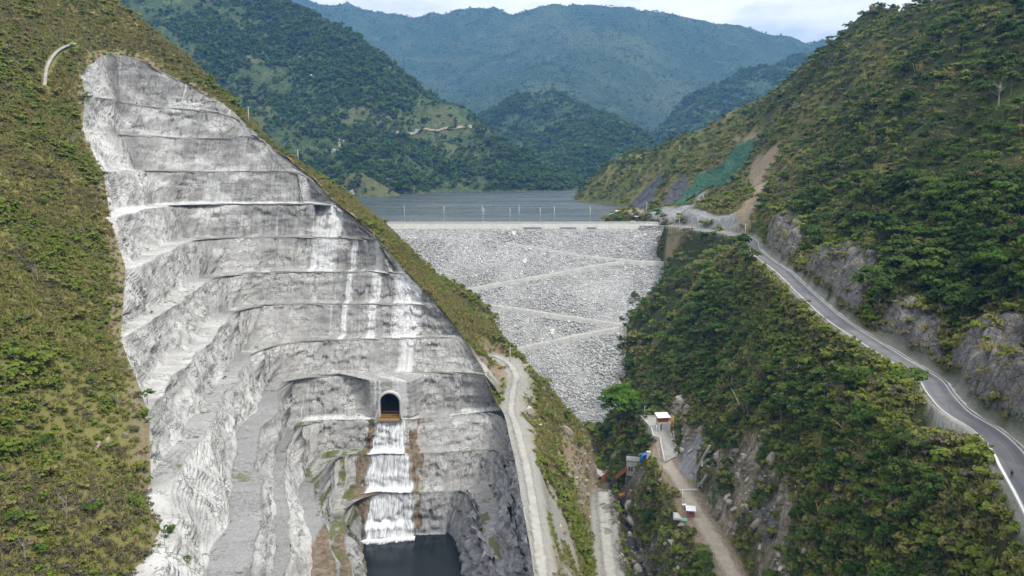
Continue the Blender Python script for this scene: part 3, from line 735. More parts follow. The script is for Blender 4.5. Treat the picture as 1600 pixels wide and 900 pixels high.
def mat_terrain(left=True):
    m = NT('hillside_soil'); v = m.pos()
    R, G, B, Fo = m.attr('cover'); Sh, Dk, Gr, _ = m.attr('cover2')
    big = m.noise(v, 0.022, 4, 0.55); mid = m.noise(v, 0.16, 6, 0.65); fine = m.noise(v, 0.9, 6, 0.7); vf = m.noise(v, 3.2, 4, 0.7)
    grass = m.mix(m.ramp(mid, [(0.35, 0), (0.65, 1)]), (0.235, 0.212, 0.075), (0.185, 0.200, 0.050))
    grass = m.mix(m.ramp(fine, [(0.4, 0), (0.7, 1)]), grass, (0.245, 0.212, 0.098))
    grass = m.mix(m.ramp(big, [(0.45, 0), (0.62, 0.7)]), grass, (0.135, 0.165, 0.042))
    forest = m.mix(m.ramp(fine, [(0.35, 0), (0.7, 1)]), (0.030, 0.042, 0.015), (0.066, 0.080, 0.028))
    forest = m.mix(m.ramp(mid, [(0.5, 0), (0.75, 1)]), forest, (0.070, 0.060, 0.034))
    dry = m.mix(m.ramp(mid, [(0.35, 0), (0.7, 1)]), (0.180, 0.150, 0.055), (0.095, 0.105, 0.032))
    dry = m.mix(m.ramp(fine, [(0.45, 0), (0.7, 0.8)]), dry, (0.21, 0.17, 0.085))
    c = m.mix(Fo, m.mix(Gr, grass, dry), forest)
    soil = m.mix(m.ramp(fine, [(0.35, 0), (0.65, 1)]), (0.200, 0.150, 0.100), (0.330, 0.265, 0.185))
    soil = m.mix(m.ramp(mid, [(0.5, 0), (0.68, 1)]), soil, (0.255, 0.225, 0.180))
    c = m.mix(m.math('MULTIPLY', B, m.ramp(fine, [(0.25, 0.75), (0.5, 1)])), c, soil)
    gravel = m.mix(m.ramp(vf, [(0.35, 0), (0.65, 1)]), (0.255, 0.248, 0.225), (0.40, 0.39, 0.355))
    gravel = m.mix(m.ramp(mid, [(0.5, 0), (0.7, 0.8)]), gravel, (0.33, 0.30, 0.25))
    c = m.mix(G, c, gravel)
    vs = m.pos((0.30, 0.30, 0.10), (0.25, 0.35, 0.4)); rn = m.noise(vs, 1.0, 8, 0.72, 0.6); rv = m.voro(m.pos((0.28, 0.28, 0.2), (0.5, 0.3, 0.9)), 1.0)
    rvs = m.n('ShaderNodeSeparateColor'); m.l(rv, rvs.inputs[0])
    rock = m.ramp(rn, [(0.32, (0.060, 0.058, 0.058)), (0.45, (0.185, 0.178, 0.175)), (0.56, (0.305, 0.290, 0.272)), (0.68, (0.45, 0.42, 0.375))])
    rock = m.mix(m.math('MULTIPLY', rvs.outputs[0], 0.4), rock, m.mix(m.ramp(mid, [(0.45, 0), (0.6, 1)]), (0.15, 0.145, 0.15), (0.32, 0.235, 0.15)))
    cv = m.n('ShaderNodeTexVoronoi', feature='DISTANCE_TO_EDGE'); cv.inputs['Scale'].default_value = 1.0
    nv = m.n('ShaderNodeTexNoise'); nv.inputs['Scale'].default_value = 0.5; m.l(v, nv.inputs['Vector']); wob = m.n('ShaderNodeVectorMath', operation='ADD')
    m.l(m.pos((0.13, 0.22, 0.40), (0.5, 0.7, 0.2)), wob.inputs[0]); m.l(nv.outputs['Color'], wob.inputs[1]); m.l(wob.outputs[0], cv.inputs['Vector'])
    crack = m.ramp(cv.outputs['Distance'], [(0.0, 1), (0.02, 0.6), (0.05, 0)])
    tanrock = m.ramp(rn, [(0.32, (0.110, 0.088, 0.066)), (0.45, (0.245, 0.205, 0.155)), (0.56, (0.36, 0.315, 0.25)), (0.68, (0.50, 0.46, 0.39))])
    rock = m.mix(m.ramp(B, [(0.15, 0), (0.5, 0.9)]), rock, tanrock)
    rock = m.mix(m.math('MULTIPLY', crack, m.ramp(mid, [(0.4, 0.0), (0.65, 0.7)])), rock, (0.035, 0.034, 0.034))
    c = m.mix(m.ramp(m.math('ADD', R, m.math('MULTIPLY', m.math('SUBTRACT', fine, 0.5), 0.9)), [(0.42, 0), (0.58, 1)]), c, rock)
    sh = m.ramp(m.noise(m.pos((0.5, 0.5, 0.12), (0.3, 0.2, 0.6)), 1.0, 8, 0.7), [(0.3, (0.13, 0.133, 0.14)), (0.5, (0.245, 0.245, 0.248)), (0.7, (0.36, 0.356, 0.344))])
    c = m.mix(Sh, c, sh)
    dk = m.ramp(m.noise(m.pos((0.3, 0.1, 0.2), (0, 0, 0.5)), 1.0, 8, 0.7), [(0.35, (0.045, 0.048, 0.062)), (0.7, (0.125, 0.122, 0.13))])
    c = m.mix(Dk, c, dk)
    hsum = m.math('ADD', m.math('MULTIPLY', fine, 1.0), m.math('MULTIPLY', m.math('SUBTRACT', rn, m.math('MULTIPLY', crack, 0.25)), m.math('MULTIPLY', R, 3.0)))
    m.b.inputs['Specular IOR Level'].default_value = 0.06
    return m.done(c, m.bump(hsum, 1.0, 1.2), 0.95)

def mat_cut():
    m = NT('shotcrete'); v = m.pos()
    Be, Wh, Br, Dk = m.attr('cut_a'); Mo, Tn, Wg, _ = m.attr('cut_b')
    def uv(su, sz):
        at = m.n('ShaderNodeAttribute', attribute_name='cut_uv'); mp = m.n('ShaderNodeMapping'); mp.inputs['Scale'].default_value = (su, 1, sz)
        m.l(at.outputs['Vector'], mp.inputs[0]); return mp.outputs[0]
    n1 = m.noise(v, 0.12, 7, 0.62); n2 = m.noise(v, 0.7, 7, 0.68); n3 = m.noise(v, 3.0, 4, 0.7)
    streak = m.noise(uv(0.9, 0.045), 1.0, 5, 0.6, 0.4); streak2 = m.noise(uv(0.32, 0.02), 1.0, 4, 0.6)
    bed = m.noise(uv(0.06, 0.75), 1.0, 5, 0.65, 0.3)
    base = m.ramp(n1, [(0.32, (0.215, 0.208, 0.196)), (0.5, (0.345, 0.337, 0.318)), (0.66, (0.47, 0.46, 0.436))])
    base = m.mix(m.ramp(n2, [(0.36, 0.75), (0.52, 0)]), base, (0.205, 0.20, 0.188))
    base = m.mix(m.math('MULTIPLY', m.ramp(bed, [(0.52, 0), (0.66, 0.7)]), m.math('SUBTRACT', 1.0, Wg)), base, (0.20, 0.195, 0.183))
    base = m.mix(m.ramp(streak, [(0.55, 0), (0.7, 0.62)]), base, (0.185, 0.178, 0.164))
    base = m.mix(m.ramp(streak2, [(0.56, 0), (0.7, 0.6)]), base, (0.33, 0.312, 0.275))
    base = m.mix(m.math('MULTIPLY', Dk, m.ramp(m.math('ADD', m.math('MULTIPLY', n2, 0.6), m.math('MULTIPLY', streak, 0.6)), [(0.45, 0), (0.72, 0.9)])), base, (0.125, 0.122, 0.122))
    # pale fresh shotcrete on the wing, hairline cracks and joints everywhere
    base = m.mix(m.math('MULTIPLY', Wg, m.ramp(n1, [(0.3, 0.25), (0.6, 0.75)])), base, (0.50, 0.492, 0.470))
    cv = m.n('ShaderNodeTexVoronoi', feature='DISTANCE_TO_EDGE'); cv.inputs['Scale'].default_value = 1.0
    wob = m.n('ShaderNodeVectorMath', operation='ADD'); nv = m.n('ShaderNodeTexNoise'); nv.inputs['Scale'].default_value = 0.6; m.l(v, nv.inputs['Vector'])
    m.l(uv(0.16, 0.30), wob.inputs[0]); m.l(nv.outputs['Color'], wob.inputs[1]); m.l(wob.outputs[0], cv.inputs['Vector'])
    crack = m.ramp(cv.outputs['Distance'], [(0.0, 1), (0.022, 0.6), (0.05, 0)])
    crack = m.math('MULTIPLY', crack, m.ramp(n1, [(0.42, 0.05), (0.6, 0.85)]))
    base = m.mix(crack, base, (0.13, 0.125, 0.115))
    # efflorescence runs
    wv = m.math('MULTIPLY', Wh, m.ramp(m.noise(uv(1.3, 0.03), 1.0, 5, 0.65, 0.3), [(0.26, 0.30), (0.62, 0.90)]))
    base = m.mix(wv, base, (0.68, 0.68, 0.67))
    lime = m.ramp(m.noise(uv(0.75, 0.03), 1.0, 3, 0.5), [(0.66, 0), (0.74, 0.6)])
    base = m.mix(lime, base, (0.64, 0.63, 0.61))
    gravel = m.mix(m.ramp(n3, [(0.35, 0), (0.65, 1)]), (0.165, 0.165, 0.162), (0.275, 0.272, 0.264))
    gravel = m.mix(m.ramp(n2, [(0.55, 0), (0.7, 0.7)]), gravel, (0.37, 0.365, 0.35))
    base = m.mix(m.ramp(Be, [(0.3, 0), (0.75, 0.9)]), base, gravel)
    rockc = m.ramp(m.noise(m.pos((0.5, 0.5, 0.2), (0.3, 0.2, 0.1)), 1.0, 8, 0.72), [(0.3, (0.12, 0.125, 0.14)), (0.5, (0.24, 0.24, 0.245)), (0.72, (0.40, 0.39, 0.37))])
    base = m.mix(Tn, base, rockc)
    wet = m.ramp(m.noise(m.pos((0.5, 0.5, 0.22), (0.2, 0.1, 0.3)), 1.0, 6, 0.7, 0.5), [(0.3, (0.050, 0.036, 0.022)), (0.5, (0.150, 0.108, 0.064)), (0.72, (0.27, 0.215, 0.14))])
    bw = m.ramp(m.math('ADD', Br, m.math('MULTIPLY', m.math('SUBTRACT', streak, 0.5), 0.9)), [(0.35, 0), (0.6, 0.95)])
    base = m.mix(bw, base, wet)
    moss = m.mix(n2, (0.05, 0.075, 0.018), (0.15, 0.155, 0.045))
    base = m.mix(m.ramp(m.math('ADD', Mo, m.math('MULTIPLY', m.math('SUBTRACT', n2, 0.5), 1.2)), [(0.45, 0), (0.62, 0.9)]), base, moss)
    h = m.math('ADD', m.math('ADD', m.math('MULTIPLY', n2, 1.2), m.math('MULTIPLY', bed, 0.8)), m.math('SUBTRACT', m.math('MULTIPLY', streak, 0.5), m.math('MULTIPLY', crack, 0.9)))
    return m.done(base, m.bump(h, 0.75, 0.7), m.math('SUBTRACT', 0.92, m.math('MULTIPLY', bw, 0.5)))

def mat_mountain(name, pal, scale=1.0, patch=0.5, soil=0.62):
    m = NT(name); v = m.pos()
    a = m.noise(v, 0.004 * scale, 5, 0.6, 0.4); b = m.noise(v, 0.018 * scale, 7, 0.68, 0.5); c_ = m.noise(v, 0.09 * scale, 6, 0.75); s = m.noise(m.pos((1, 1, 1), (0.2, 0.4, 0.9)), 0.011 * scale, 6, 0.72, 0.8)
    col = m.mix(m.ramp(c_, [(0.35, 0), (0.65, 1)]), pal[0], pal[1])
    col = m.mix(m.ramp(b, [(patch, 0), (patch + 0.12, 0.85)]), col, pal[2])
    col = m.mix(m.math('MULTIPLY', m.ramp(a, [(0.5, 0), (0.62, 1)]), m.ramp(c_, [(0.3, 0.3), (0.7, 0.9)])), col, pal[3])
    col = m.mix(m.ramp(s, [(soil, 0), (soil + 0.05, 0.75)]), col, pal[4])
    m.b.inputs['Specular IOR Level'].default_value = 0.05
    crown = m.voro(v, 0.14 * scale, out='Distance')
    return m.done(col, m.bump(m.math('ADD', c_, m.math('MULTIPLY', crown, -0.9)), 1.0, 6.0 / scale), 0.95)

def mat_leaf(name, cols, transl=0.42, spread=0.035, up=0.35):
    """cols: four leaf colours; varied per plant, per clump and over the hillside"""
    m = NT(name)
    oi = m.n('ShaderNodeObjectInfo'); t = m.n('ShaderNodeAttribute', attribute_name='tint')
    ns = m.n('ShaderNodeTexNoise'); ns.inputs['Scale'].default_value = spread; ns.inputs['Detail'].default_value = 3
    m.l(oi.outputs['Location'], ns.inputs['Vector'])
    f = m.math('ADD', m.math('MULTIPLY', oi.outputs['Random'], 0.55), m.math('MULTIPLY', m.math('SUBTRACT', ns.outputs['Fac'], 0.28), 1.0), True)
    c = m.ramp(f, [(0.08, cols[0]), (0.38, cols[1]), (0.66, cols[2]), (0.95, cols[3])])
    tt = m.n('ShaderNodeSeparateColor'); m.l(t.outputs['Color'], tt.inputs[0])
    c = m.mix(m.math('MULTIPLY', tt.outputs[0], 0.55), c, tuple(min(1, x * 1.7) for x in cols[2]))
    c = m.mix(m.math('MULTIPLY', tt.outputs[1], 0.45), c, tuple(x * 0.6 for x in cols[0]))
    m.done(c, rough=0.75); m.b.inputs['Specular IOR Level'].default_value = 0.04
    # brightens the foliage: shading normal bent towards straight up, leaf facets keep their tilt
    ge = m.n('ShaderNodeNewGeometry'); vm = m.n('ShaderNodeMix', data_type='VECTOR'); vm.inputs[0].default_value = up; vm.inputs[5].default_value = (0, 0, 1)
    m.l(ge.outputs['Normal'], vm.inputs[4]); vn = m.n('ShaderNodeVectorMath', operation='NORMALIZE'); m.l(vm.outputs[1], vn.inputs[0]); m.l(vn.outputs[0], m.b.inputs['Normal'])
    tr = m.n('ShaderNodeBsdfTranslucent'); m.l(c, tr.inputs[0])
    mx = m.n('ShaderNodeMixShader'); mx.inputs[0].default_value = transl
    m.l(m.b.outputs[0], mx.inputs[1]); m.l(tr.outputs[0], mx.inputs[2]); m.l(mx.outputs[0], m.out.inputs[0])
    return m.m

def mat_water(name, col, rough, scale, strength, dist, stretch=(1, 1, 1), spec=0.5):
    m = NT(name); v = m.pos(stretch)
    n = m.noise(v, scale, 5, 0.62, 0.3); n2 = m.noise(m.pos((0.006, 0.02, 1)), 1.0, 3, 0.5)
    m.b.inputs['Specular IOR Level'].default_value = spec; m.b.inputs['IOR'].default_value = 1.33
    r = m.math('ADD', rough, m.math('MULTIPLY', m.ramp(n2, [(0.4, 0), (0.65, 1)]), 0.10))
    return m.done(col, m.bump(n, strength, dist), r)

def mat_fall():
    m = NT('falling_water')
    a = m.noise(m.pos((1.15, 0.25, 0.085)), 1.0, 6, 0.68, 0.35); b = m.noise(m.pos((3.6, 0.6, 0.22)), 1.0, 4, 0.7)
    th, _, _, _ = m.attr('flow')
    f = m.math('ADD', m.math('MULTIPLY', a, 0.75), m.math('MULTIPLY', b, 0.45))
    al = m.ramp(m.math('ADD', f, m.math('MULTIPLY', m.math('SUBTRACT', th, 0.5), 0.85)), [(0.42, 0.10), (0.60, 0.62), (0.86, 0.97)])
    col = m.mix(m.ramp(b, [(0.3, 0), (0.65, 1)]), (0.50, 0.52, 0.54), (0.80, 0.81, 0.82))
    m.done(col, m.bump(f, 0.6, 0.5), 0.45)
    tr = m.n('ShaderNodeBsdfTransparent'); mx = m.n('ShaderNodeMixShader')
    m.l(al, mx.inputs[0]); m.l(tr.outputs[0], mx.inputs[1]); m.l(m.b.outputs[0], mx.inputs[2]); m.l(mx.outputs[0], m.out.inputs[0])
    return m.m

def mat_rockfill(name='rockfill', tone=1.12):
    m = NT(name); v = m.pos()
    vo = m.n('ShaderNodeTexVoronoi'); vo.inputs['Scale'].default_value = 1.0; m.l(v, vo.inputs['Vector'])
    q = m.n('ShaderNodeSeparateColor'); m.l(vo.outputs['Color'], q.inputs[0])
    k = lambda c: tuple(x * tone for x in c)
    c = m.ramp(q.outputs[0], [(0.0, k((0.20, 0.205, 0.215))), (0.45, k((0.31, 0.312, 0.315))), (0.8, k((0.39, 0.385, 0.37))), (0.93, k((0.50, 0.49, 0.46))), (1.0, k((0.66, 0.65, 0.62)))])
    c = m.mix(m.ramp(vo.outputs['Distance'], [(0.42, 0), (0.8, 0.65)]), c, k((0.13, 0.13, 0.135)))
    big = m.noise(v, 0.03, 4, 0.6); c = m.mix(m.ramp(big, [(0.48, 0), (0.65, 0.35)]), c, k((0.37, 0.355, 0.32)))
    return m.done(c, m.bump(vo.outputs['Distance'], 1.0, -1.2), 0.9)

def mat_rock_inst(name, lo, mid, hi):
    m = NT(name); oi = m.n('ShaderNodeObjectInfo'); v = m.pos(obj=True)
    c = m.ramp(oi.outputs['Random'], [(0.0, lo), (0.6, mid), (0.9, hi), (1.0, tuple(min(1, x * 1.35) for x in hi))])
    n = m.noise(v, 1.8, 5, 0.7)
    c = m.mix(m.ramp(n, [(0.4, 0.5), (0.62, 0)]), c, tuple(x * 0.6 for x in lo))
    return m.done(c, m.bump(n, 0.6, 0.3), 0.92)

def mat_asphalt():
    m = NT('asphalt'); v = m.pos(); n = m.noise(v, 0.25, 5, 0.6); f = m.noise(v, 6.0, 3, 0.7)
    c = m.mix(m.ramp(n, [(0.35, 0), (0.7, 1)]), (0.105, 0.107, 0.118), (0.155, 0.157, 0.166))
    c = m.mix(m.math('MULTIPLY', f, 0.35), c, (0.19, 0.185, 0.185))
    e = m.n('ShaderNodeAttribute', attribute_name='edge'); e_ = m.math('ADD', e.outputs['Fac'], m.math('MULTIPLY', m.math('SUBTRACT', n, 0.5), 0.35))
    c = m.mix(m.ramp(e_, [(0.22, 0), (0.45, 0.45), (0.68, 0)]), c, (0.075, 0.075, 0.082))       # worn wheel paths
    c = m.mix(m.ramp(e_, [(0.0, 0.6), (0.14, 0)]), c, (0.23, 0.215, 0.19))                      # dust along the verge
    pv = m.voro(m.pos((0.11, 0.05, 0.1)), 1.0); ps = m.n('ShaderNodeSeparateColor'); m.l(pv, ps.inputs[0])
    c = m.mix(m.ramp(ps.outputs[0], [(0.80, 0), (0.82, 0.5)]), c, (0.085, 0.085, 0.09))         # repair patches
    return m.done(c, m.bump(f, 0.2, 0.02), 0.8)

def mat_corrugated(name, col):
    m = NT(name); w = m.n('ShaderNodeTexWave'); w.inputs['Scale'].default_value = 4.0; m.l(m.pos(obj=True), w.inputs['Vector'])
    n = m.noise(m.pos(obj=True), 1.2, 4, 0.6)
    c = m.mix(m.ramp(n, [(0.4, 0), (0.7, 0.4)]), col, tuple(x * 0.75 for x in col))
    return m.done(c, m.bump(w.outputs['Fac'], 0.4, 0.04), 0.5)

def mat_brick(name, a, b):
    m = NT(name); t = m.n('ShaderNodeTexBrick'); t.inputs['Color1'].default_value = a + (1,); t.inputs['Color2'].default_value = b + (1,)
    t.inputs['Mortar'].default_value = (0.3, 0.27, 0.24, 1); t.inputs['Scale'].default_value = 3.2; t.inputs['Mortar Size'].default_value = 0.012
    m.l(m.pos((1, 1, 1), (math.pi / 2, 0, 0), obj=True), t.inputs['Vector'])
    return m.done(t.outputs['Color'], rough=0.9)

MT = {}
MT['terrain'] = mat_terrain(); MT['cut'] = mat_cut()
MT['hill'] = mat_mountain('hill_cover', [(0.034, 0.052, 0.023), (0.078, 0.107, 0.039), (0.117, 0.140, 0.047), (0.137, 0.130, 0.060), (0.286, 0.195, 0.111)], 1.3, 0.53, 0.70)
MT['midhill'] = mat_mountain('forested_hill_cover', [(0.029, 0.049, 0.026), (0.065, 0.098, 0.042), (0.098, 0.130, 0.052), (0.117, 0.130, 0.058), (0.247, 0.182, 0.111)], 1.0, 0.55, 0.72)
MT['far'] = mat_mountain('mountain_cover', [(0.034, 0.054, 0.032), (0.050, 0.074, 0.038), (0.072, 0.098, 0.046), (0.090, 0.105, 0.052), (0.20, 0.15, 0.10)], 0.5, 0.54, 0.68)
MT['fall'] = mat_fall(); MT['rockfill'] = mat_rockfill()
MT['lake'] = mat_water('lake_water', (0.040, 0.050, 0.052), 0.22, 0.35, 0.9, 0.5, (1, 0.45, 1))
MT['pool'] = mat_water('pool_water', (0.010, 0.013, 0.016), 0.06, 0.9, 0.35, 0.12)
MT['river'] = mat_water('river_water', (0.016, 0.018, 0.014), 0.08, 1.5, 0.6, 0.12)
MT['concrete'] = mat_plain('concrete', (0.46, 0.45, 0.42), 0.9, 0.10, 0.8)
MT['new_concrete'] = mat_plain('pale_concrete', (0.70, 0.69, 0.66), 0.9, 0.08, 0.5)
MT['old_concrete'] = mat_plain('weathered_concrete', (0.30, 0.29, 0.265), 0.9, 0.2, 0.7)
MT['white'] = mat_plain('white_paint', (0.78, 0.78, 0.76), 0.6, 0.05)
MT['galv'] = mat_plain('galvanised_steel', (0.48, 0.49, 0.50), 0.45, 0.08, 2.0, metal=0.5)
MT['steel_grey'] = mat_plain('grey_steel', (0.28, 0.30, 0.32), 0.5, 0.1, 2.0, metal=0.4)
MT['rust'] = mat_plain('rusty_steel', (0.26, 0.10, 0.042), 0.85, 0.25, 1.6)
MT['blue'] = mat_plain('blue_paint', (0.02, 0.16, 0.62), 0.45, 0.08, 1.0)
MT['dark_blue'] = mat_plain('dark_blue_plastic', (0.02, 0.05, 0.25), 0.5, 0.08)
MT['yellow'] = mat_plain('yellow_paint', (0.62, 0.34, 0.03), 0.55, 0.12)
MT['orange'] = mat_plain('orange_paint', (0.60, 0.20, 0.05), 0.6, 0.15)
MT['red'] = mat_plain('red_plaster', (0.36, 0.075, 0.045), 0.85, 0.1)
MT['brick'] = mat_brick('red_brick', (0.34, 0.12, 0.075), (0.42, 0.17, 0.11))
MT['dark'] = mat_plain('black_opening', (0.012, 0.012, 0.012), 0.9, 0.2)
MT['glass'] = mat_plain('window_glass', (0.03, 0.04, 0.05), 0.12, 0.1, spec=0.5)
MT['roof'] = mat_corrugated('white_roof_sheet', (0.74, 0.76, 0.79))
MT['asphalt'] = mat_asphalt()
MT['bark'] = mat_plain('bark', (0.15, 0.12, 0.09), 0.95, 0.25, 3.0)
MT['dead'] = mat_plain('bleached_wood', (0.27, 0.25, 0.225), 0.95, 0.15, 3.0)
MT['net'] = None
MT['leaf_forest'] = mat_leaf('forest_leaves', [(0.026, 0.052, 0.015), (0.046, 0.088, 0.021), (0.080, 0.122, 0.028), (0.118, 0.118, 0.046)])
MT['leaf_light'] = mat_leaf('light_forest_leaves', [(0.065, 0.120, 0.022), (0.085, 0.145, 0.028), (0.110, 0.165, 0.034), (0.140, 0.165, 0.045)])
MT['leaf_grey'] = mat_leaf('grey_twigs', [(0.105, 0.092, 0.066), (0.130, 0.112, 0.078), (0.150, 0.135, 0.082), (0.125, 0.130, 0.070)])
MT['leaf_big'] = mat_leaf('bright_tree_leaves', [(0.070, 0.150, 0.016), (0.100, 0.190, 0.022), (0.125, 0.215, 0.026), (0.150, 0.225, 0.034)])
MT['leaf_shrub'] = mat_leaf('shrub_leaves', [(0.120, 0.175, 0.026), (0.155, 0.210, 0.034), (0.190, 0.230, 0.044), (0.220, 0.225, 0.062)], up=0.6)
MT['leaf_olive'] = mat_leaf('olive_scrub_leaves', [(0.160, 0.180, 0.045), (0.200, 0.205, 0.058), (0.230, 0.215, 0.075), (0.245, 0.208, 0.090)], up=0.6)
MT['leaf_dry'] = mat_leaf('dry_grass_blades', [(0.195, 0.190, 0.060), (0.245, 0.222, 0.078), (0.275, 0.238, 0.100), (0.215, 0.222, 0.062)], 0.25, up=0.75)
MT['rock_dam'] = mat_rock_inst('rockfill_stone', (0.33, 0.332, 0.332), (0.40, 0.398, 0.39), (0.50, 0.492, 0.47))
MT['rock_tan'] = mat_rock_inst('boulder_stone', (0.20, 0.175, 0.145), (0.34, 0.30, 0.245), (0.50, 0.46, 0.39))
# ================================================================== PLANT PROTOTYPES
def leaf_quads(C, Nrm, size, rng, aspect=1.0):
    n = len(C)
    t = rng.normal(size=(n, 3)); t -= (t * Nrm).sum(1)[:, None] * Nrm; t /= np.linalg.norm(t, axis=1)[:, None] + 1e-9
    b = np.cross(Nrm, t); s = size[:, None] * 0.5
    fold = Nrm * s * 0.35
    V = np.stack([C - t * s, C + b * s * aspect - fold * 0, C + t * s + fold * 0.4, C - b * s * aspect], 1)
    return V.reshape(-1, 3), np.arange(4 * n).reshape(n, 4)

def crown_mesh(seed, rx, rz, zc, n_clump, per, leaf, flat=0.0, rcs=1.0):
    rng = np.random.default_rng(seed); V, Fq, T = [], [], []; off = 0
    for k in range(n_clump):
        d = rng.normal(size=3); d /= np.linalg.norm(d)
        if d[2] < -0.35: d[2] *= -0.6
        r = rng.uniform(0.35, 1.0) ** 0.6
        c = np.array([d[0] * rx * r, d[1] * rx * r, zc + d[2] * rz * r * (1 - flat * 0.4)])
        rc = rng.uniform(0.26, 0.46) * rx * rcs
        q = rng.normal(size=(per, 3)); q /= np.linalg.norm(q, axis=1)[:, None]
        q[:, 2] = np.where(q[:, 2] < -0.25, -q[:, 2], q[:, 2])
        C = c + q * np.array([rc, rc, rc * (0.62 - 0.2 * flat)]) * rng.uniform(0.55, 1.12, per)[:, None]
        nn = q + rng.normal(size=(per, 3)) * 0.55 + np.array([0, 0, 0.45]); nn /= np.linalg.norm(nn, axis=1)[:, None]
        v, f = leaf_quads(C, nn, rng.uniform(0.6, 1.35, per) * leaf, rng)
        V.append(v); Fq.append(f + off); off += len(v)
        a, b = rng.random() ** 2, rng.random() ** 2
        tt = np.stack([np.clip(a + rng.normal(0, .15, per), 0, 1), np.clip(b + rng.normal(0, .15, per), 0, 1), rng.random(per), np.ones(per)], 1)
        T.append(np.repeat(tt, 4, 0))
    return np.vstack(V), np.vstack(Fq), np.vstack(T)

def tuft_mesh(seed, n, h, spread, w=0.05):
    rng = np.random.default_rng(seed); V, T = [], []
    for k in range(n):
        a = rng.uniform(0, 6.283); r = spread * math.sqrt(rng.random()); b = np.array([math.cos(a) * r, math.sin(a) * r, -0.1])
        lean = rng.normal(0, 0.35, 2); hh = h * rng.uniform(0.5, 1.15); yaw = rng.uniform(0, 3.14); s = np.array([math.cos(yaw), math.sin(yaw), 0]) * w * rng.uniform(0.7, 1.5)
        tip = b + np.array([lean[0] * hh, lean[1] * hh, hh]); mid = b * 0.4 + tip * 0.6; mid[2] += 0.12 * hh
        V += [b - s, b + s, mid + s * 0.9, mid - s * 0.9, mid - s * 0.9, mid + s * 0.9, tip + s * 0.15, tip - s * 0.15]
        T += [[rng.random(), rng.random() ** 2, 0, 1]] * 8
    V = np.array(V); return V, np.arange(len(V)).reshape(-1, 4), np.array(T)

def limb_mb(seed, h, r, spread, n=4, zf=0.35):
    rng = random.Random(seed); mb = MB()
    bend = (rng.uniform(-.06, .06) * h, rng.uniform(-.06, .06) * h)
    mb.tube([(0, 0, -0.8), (bend[0] * .4, bend[1] * .4, h * 0.35), (bend[0], bend[1], h * 0.8)], [r * 1.25, r * 0.8, r * 0.35], 6)
    for k in range(n):
        a = 6.283 * k / n + rng.uniform(-.5, .5); z = h * rng.uniform(zf, 0.65); e = spread * rng.uniform(.6, 1)
        mb.tube([(bend[0] * z / h, bend[1] * z / h, z), (math.cos(a) * e * .5, math.sin(a) * e * .5, z + h * .16), (math.cos(a) * e, math.sin(a) * e, z + h * rng.uniform(.2, .34))], [r * .5, r * .34, r * .14], 5)
    return mb

HIDE = bpy.data.collections.new("plant_source")         # not linked to the scene: sources for scattering and copies
def proto(name, V, Fq, T, mat, trunk=None):
    o = mesh_np(name, V, Fq, mat, smooth=False, attrs={'tint': T})
    COL.objects.unlink(o); HIDE.objects.link(o)
    return o
def merged(name, crown, trunk):
    """crown and trunk meshes joined into one mesh for the scattered mass"""
    me = bpy.data.meshes.new(name); bm = bmesh.new(); bm.from_mesh(crown.data)
    nf = len(bm.faces); bm.from_mesh(trunk.data); bm.faces.ensure_lookup_table()
    for i, f in enumerate(bm.faces): f.material_index = 0 if i < nf else 1
    bm.to_mesh(me); bm.free(); me.materials.append(crown.data.materials[0]); me.materials.append(trunk.data.materials[0])
    o = bpy.data.objects.new(name, me); HIDE.objects.link(o); return o

def tree_kind(name, seed, h, rx, rz, clumps, per, leaf, mat, r=0.14, flat=0.0, limbs=4):
    c = proto(name + '_crown', *crown_mesh(seed, rx, rz, h - rz * 0.8, clumps, per, leaf, flat), mat)
    t = limb_mb(seed, h, r, rx * 0.75, limbs).build(name + '_trunk', MT['bark']); COL.objects.unlink(t); HIDE.objects.link(t)
    return c, t, merged(name + '_whole', c, t)
TREES = [tree_kind('forest_a', 1, 6.2, 2.6, 2.2, 15, 30, 0.62, MT['leaf_forest']),
         tree_kind('forest_b', 2, 7.4, 2.3, 2.9, 16, 30, 0.58, MT['leaf_forest']),
         tree_kind('forest_c', 3, 5.0, 3.0, 1.7, 15, 30, 0.60, MT['leaf_forest'], flat=.5),
         tree_kind('forest_d', 4, 6.6, 2.5, 2.3, 13, 28, 0.66, MT['leaf_light']),
         tree_kind('forest_e', 5, 8.0, 3.3, 1.5, 12, 32, 0.60, MT['leaf_light'], flat=.8),
         tree_kind('forest_f', 6, 4.2, 2.2, 1.8, 12, 28, 0.52, MT['leaf_olive'])]
TREES.append(tree_kind('forest_g', 7, 5.2, 2.7, 1.9, 12, 14, 0.50, MT['leaf_grey'], flat=.4, limbs=7))
SHRUBS = [proto('shrub_a', *crown_mesh(11, 0.95, 0.75, 0.55, 7, 18, 0.34), MT['leaf_shrub']),
          proto('shrub_b', *crown_mesh(12, 1.15, 0.70, 0.50, 8, 18, 0.30), MT['leaf_olive']),
          proto('shrub_c', *crown_mesh(13, 0.75, 1.00, 0.75, 7, 18, 0.32), MT['leaf_shrub']),
          proto('shrub_d', *tuft_mesh(14, 34, 1.05, 0.65, 0.07), MT['leaf_dry']),
          proto('shrub_e', *tuft_mesh(15, 30, 0.8, 0.8, 0.08), MT['leaf_olive']),
          proto('shrub_f', *crown_mesh(16, 1.0, 0.8, 0.6, 7, 14, 0.26), MT['leaf_grey'])]
FARTREE = [proto('fartree_a', *crown_mesh(21, 3.4, 3.0, 3.6, 9, 9, 2.3), MT['leaf_forest']),
           proto('fartree_b', *crown_mesh(22, 3.0, 3.6, 4.2, 9, 9, 2.1), MT['leaf_forest']),
           proto('fartree_c', *crown_mesh(23, 3.8, 2.4, 3.0, 9, 9, 2.3), MT['leaf_light'])]
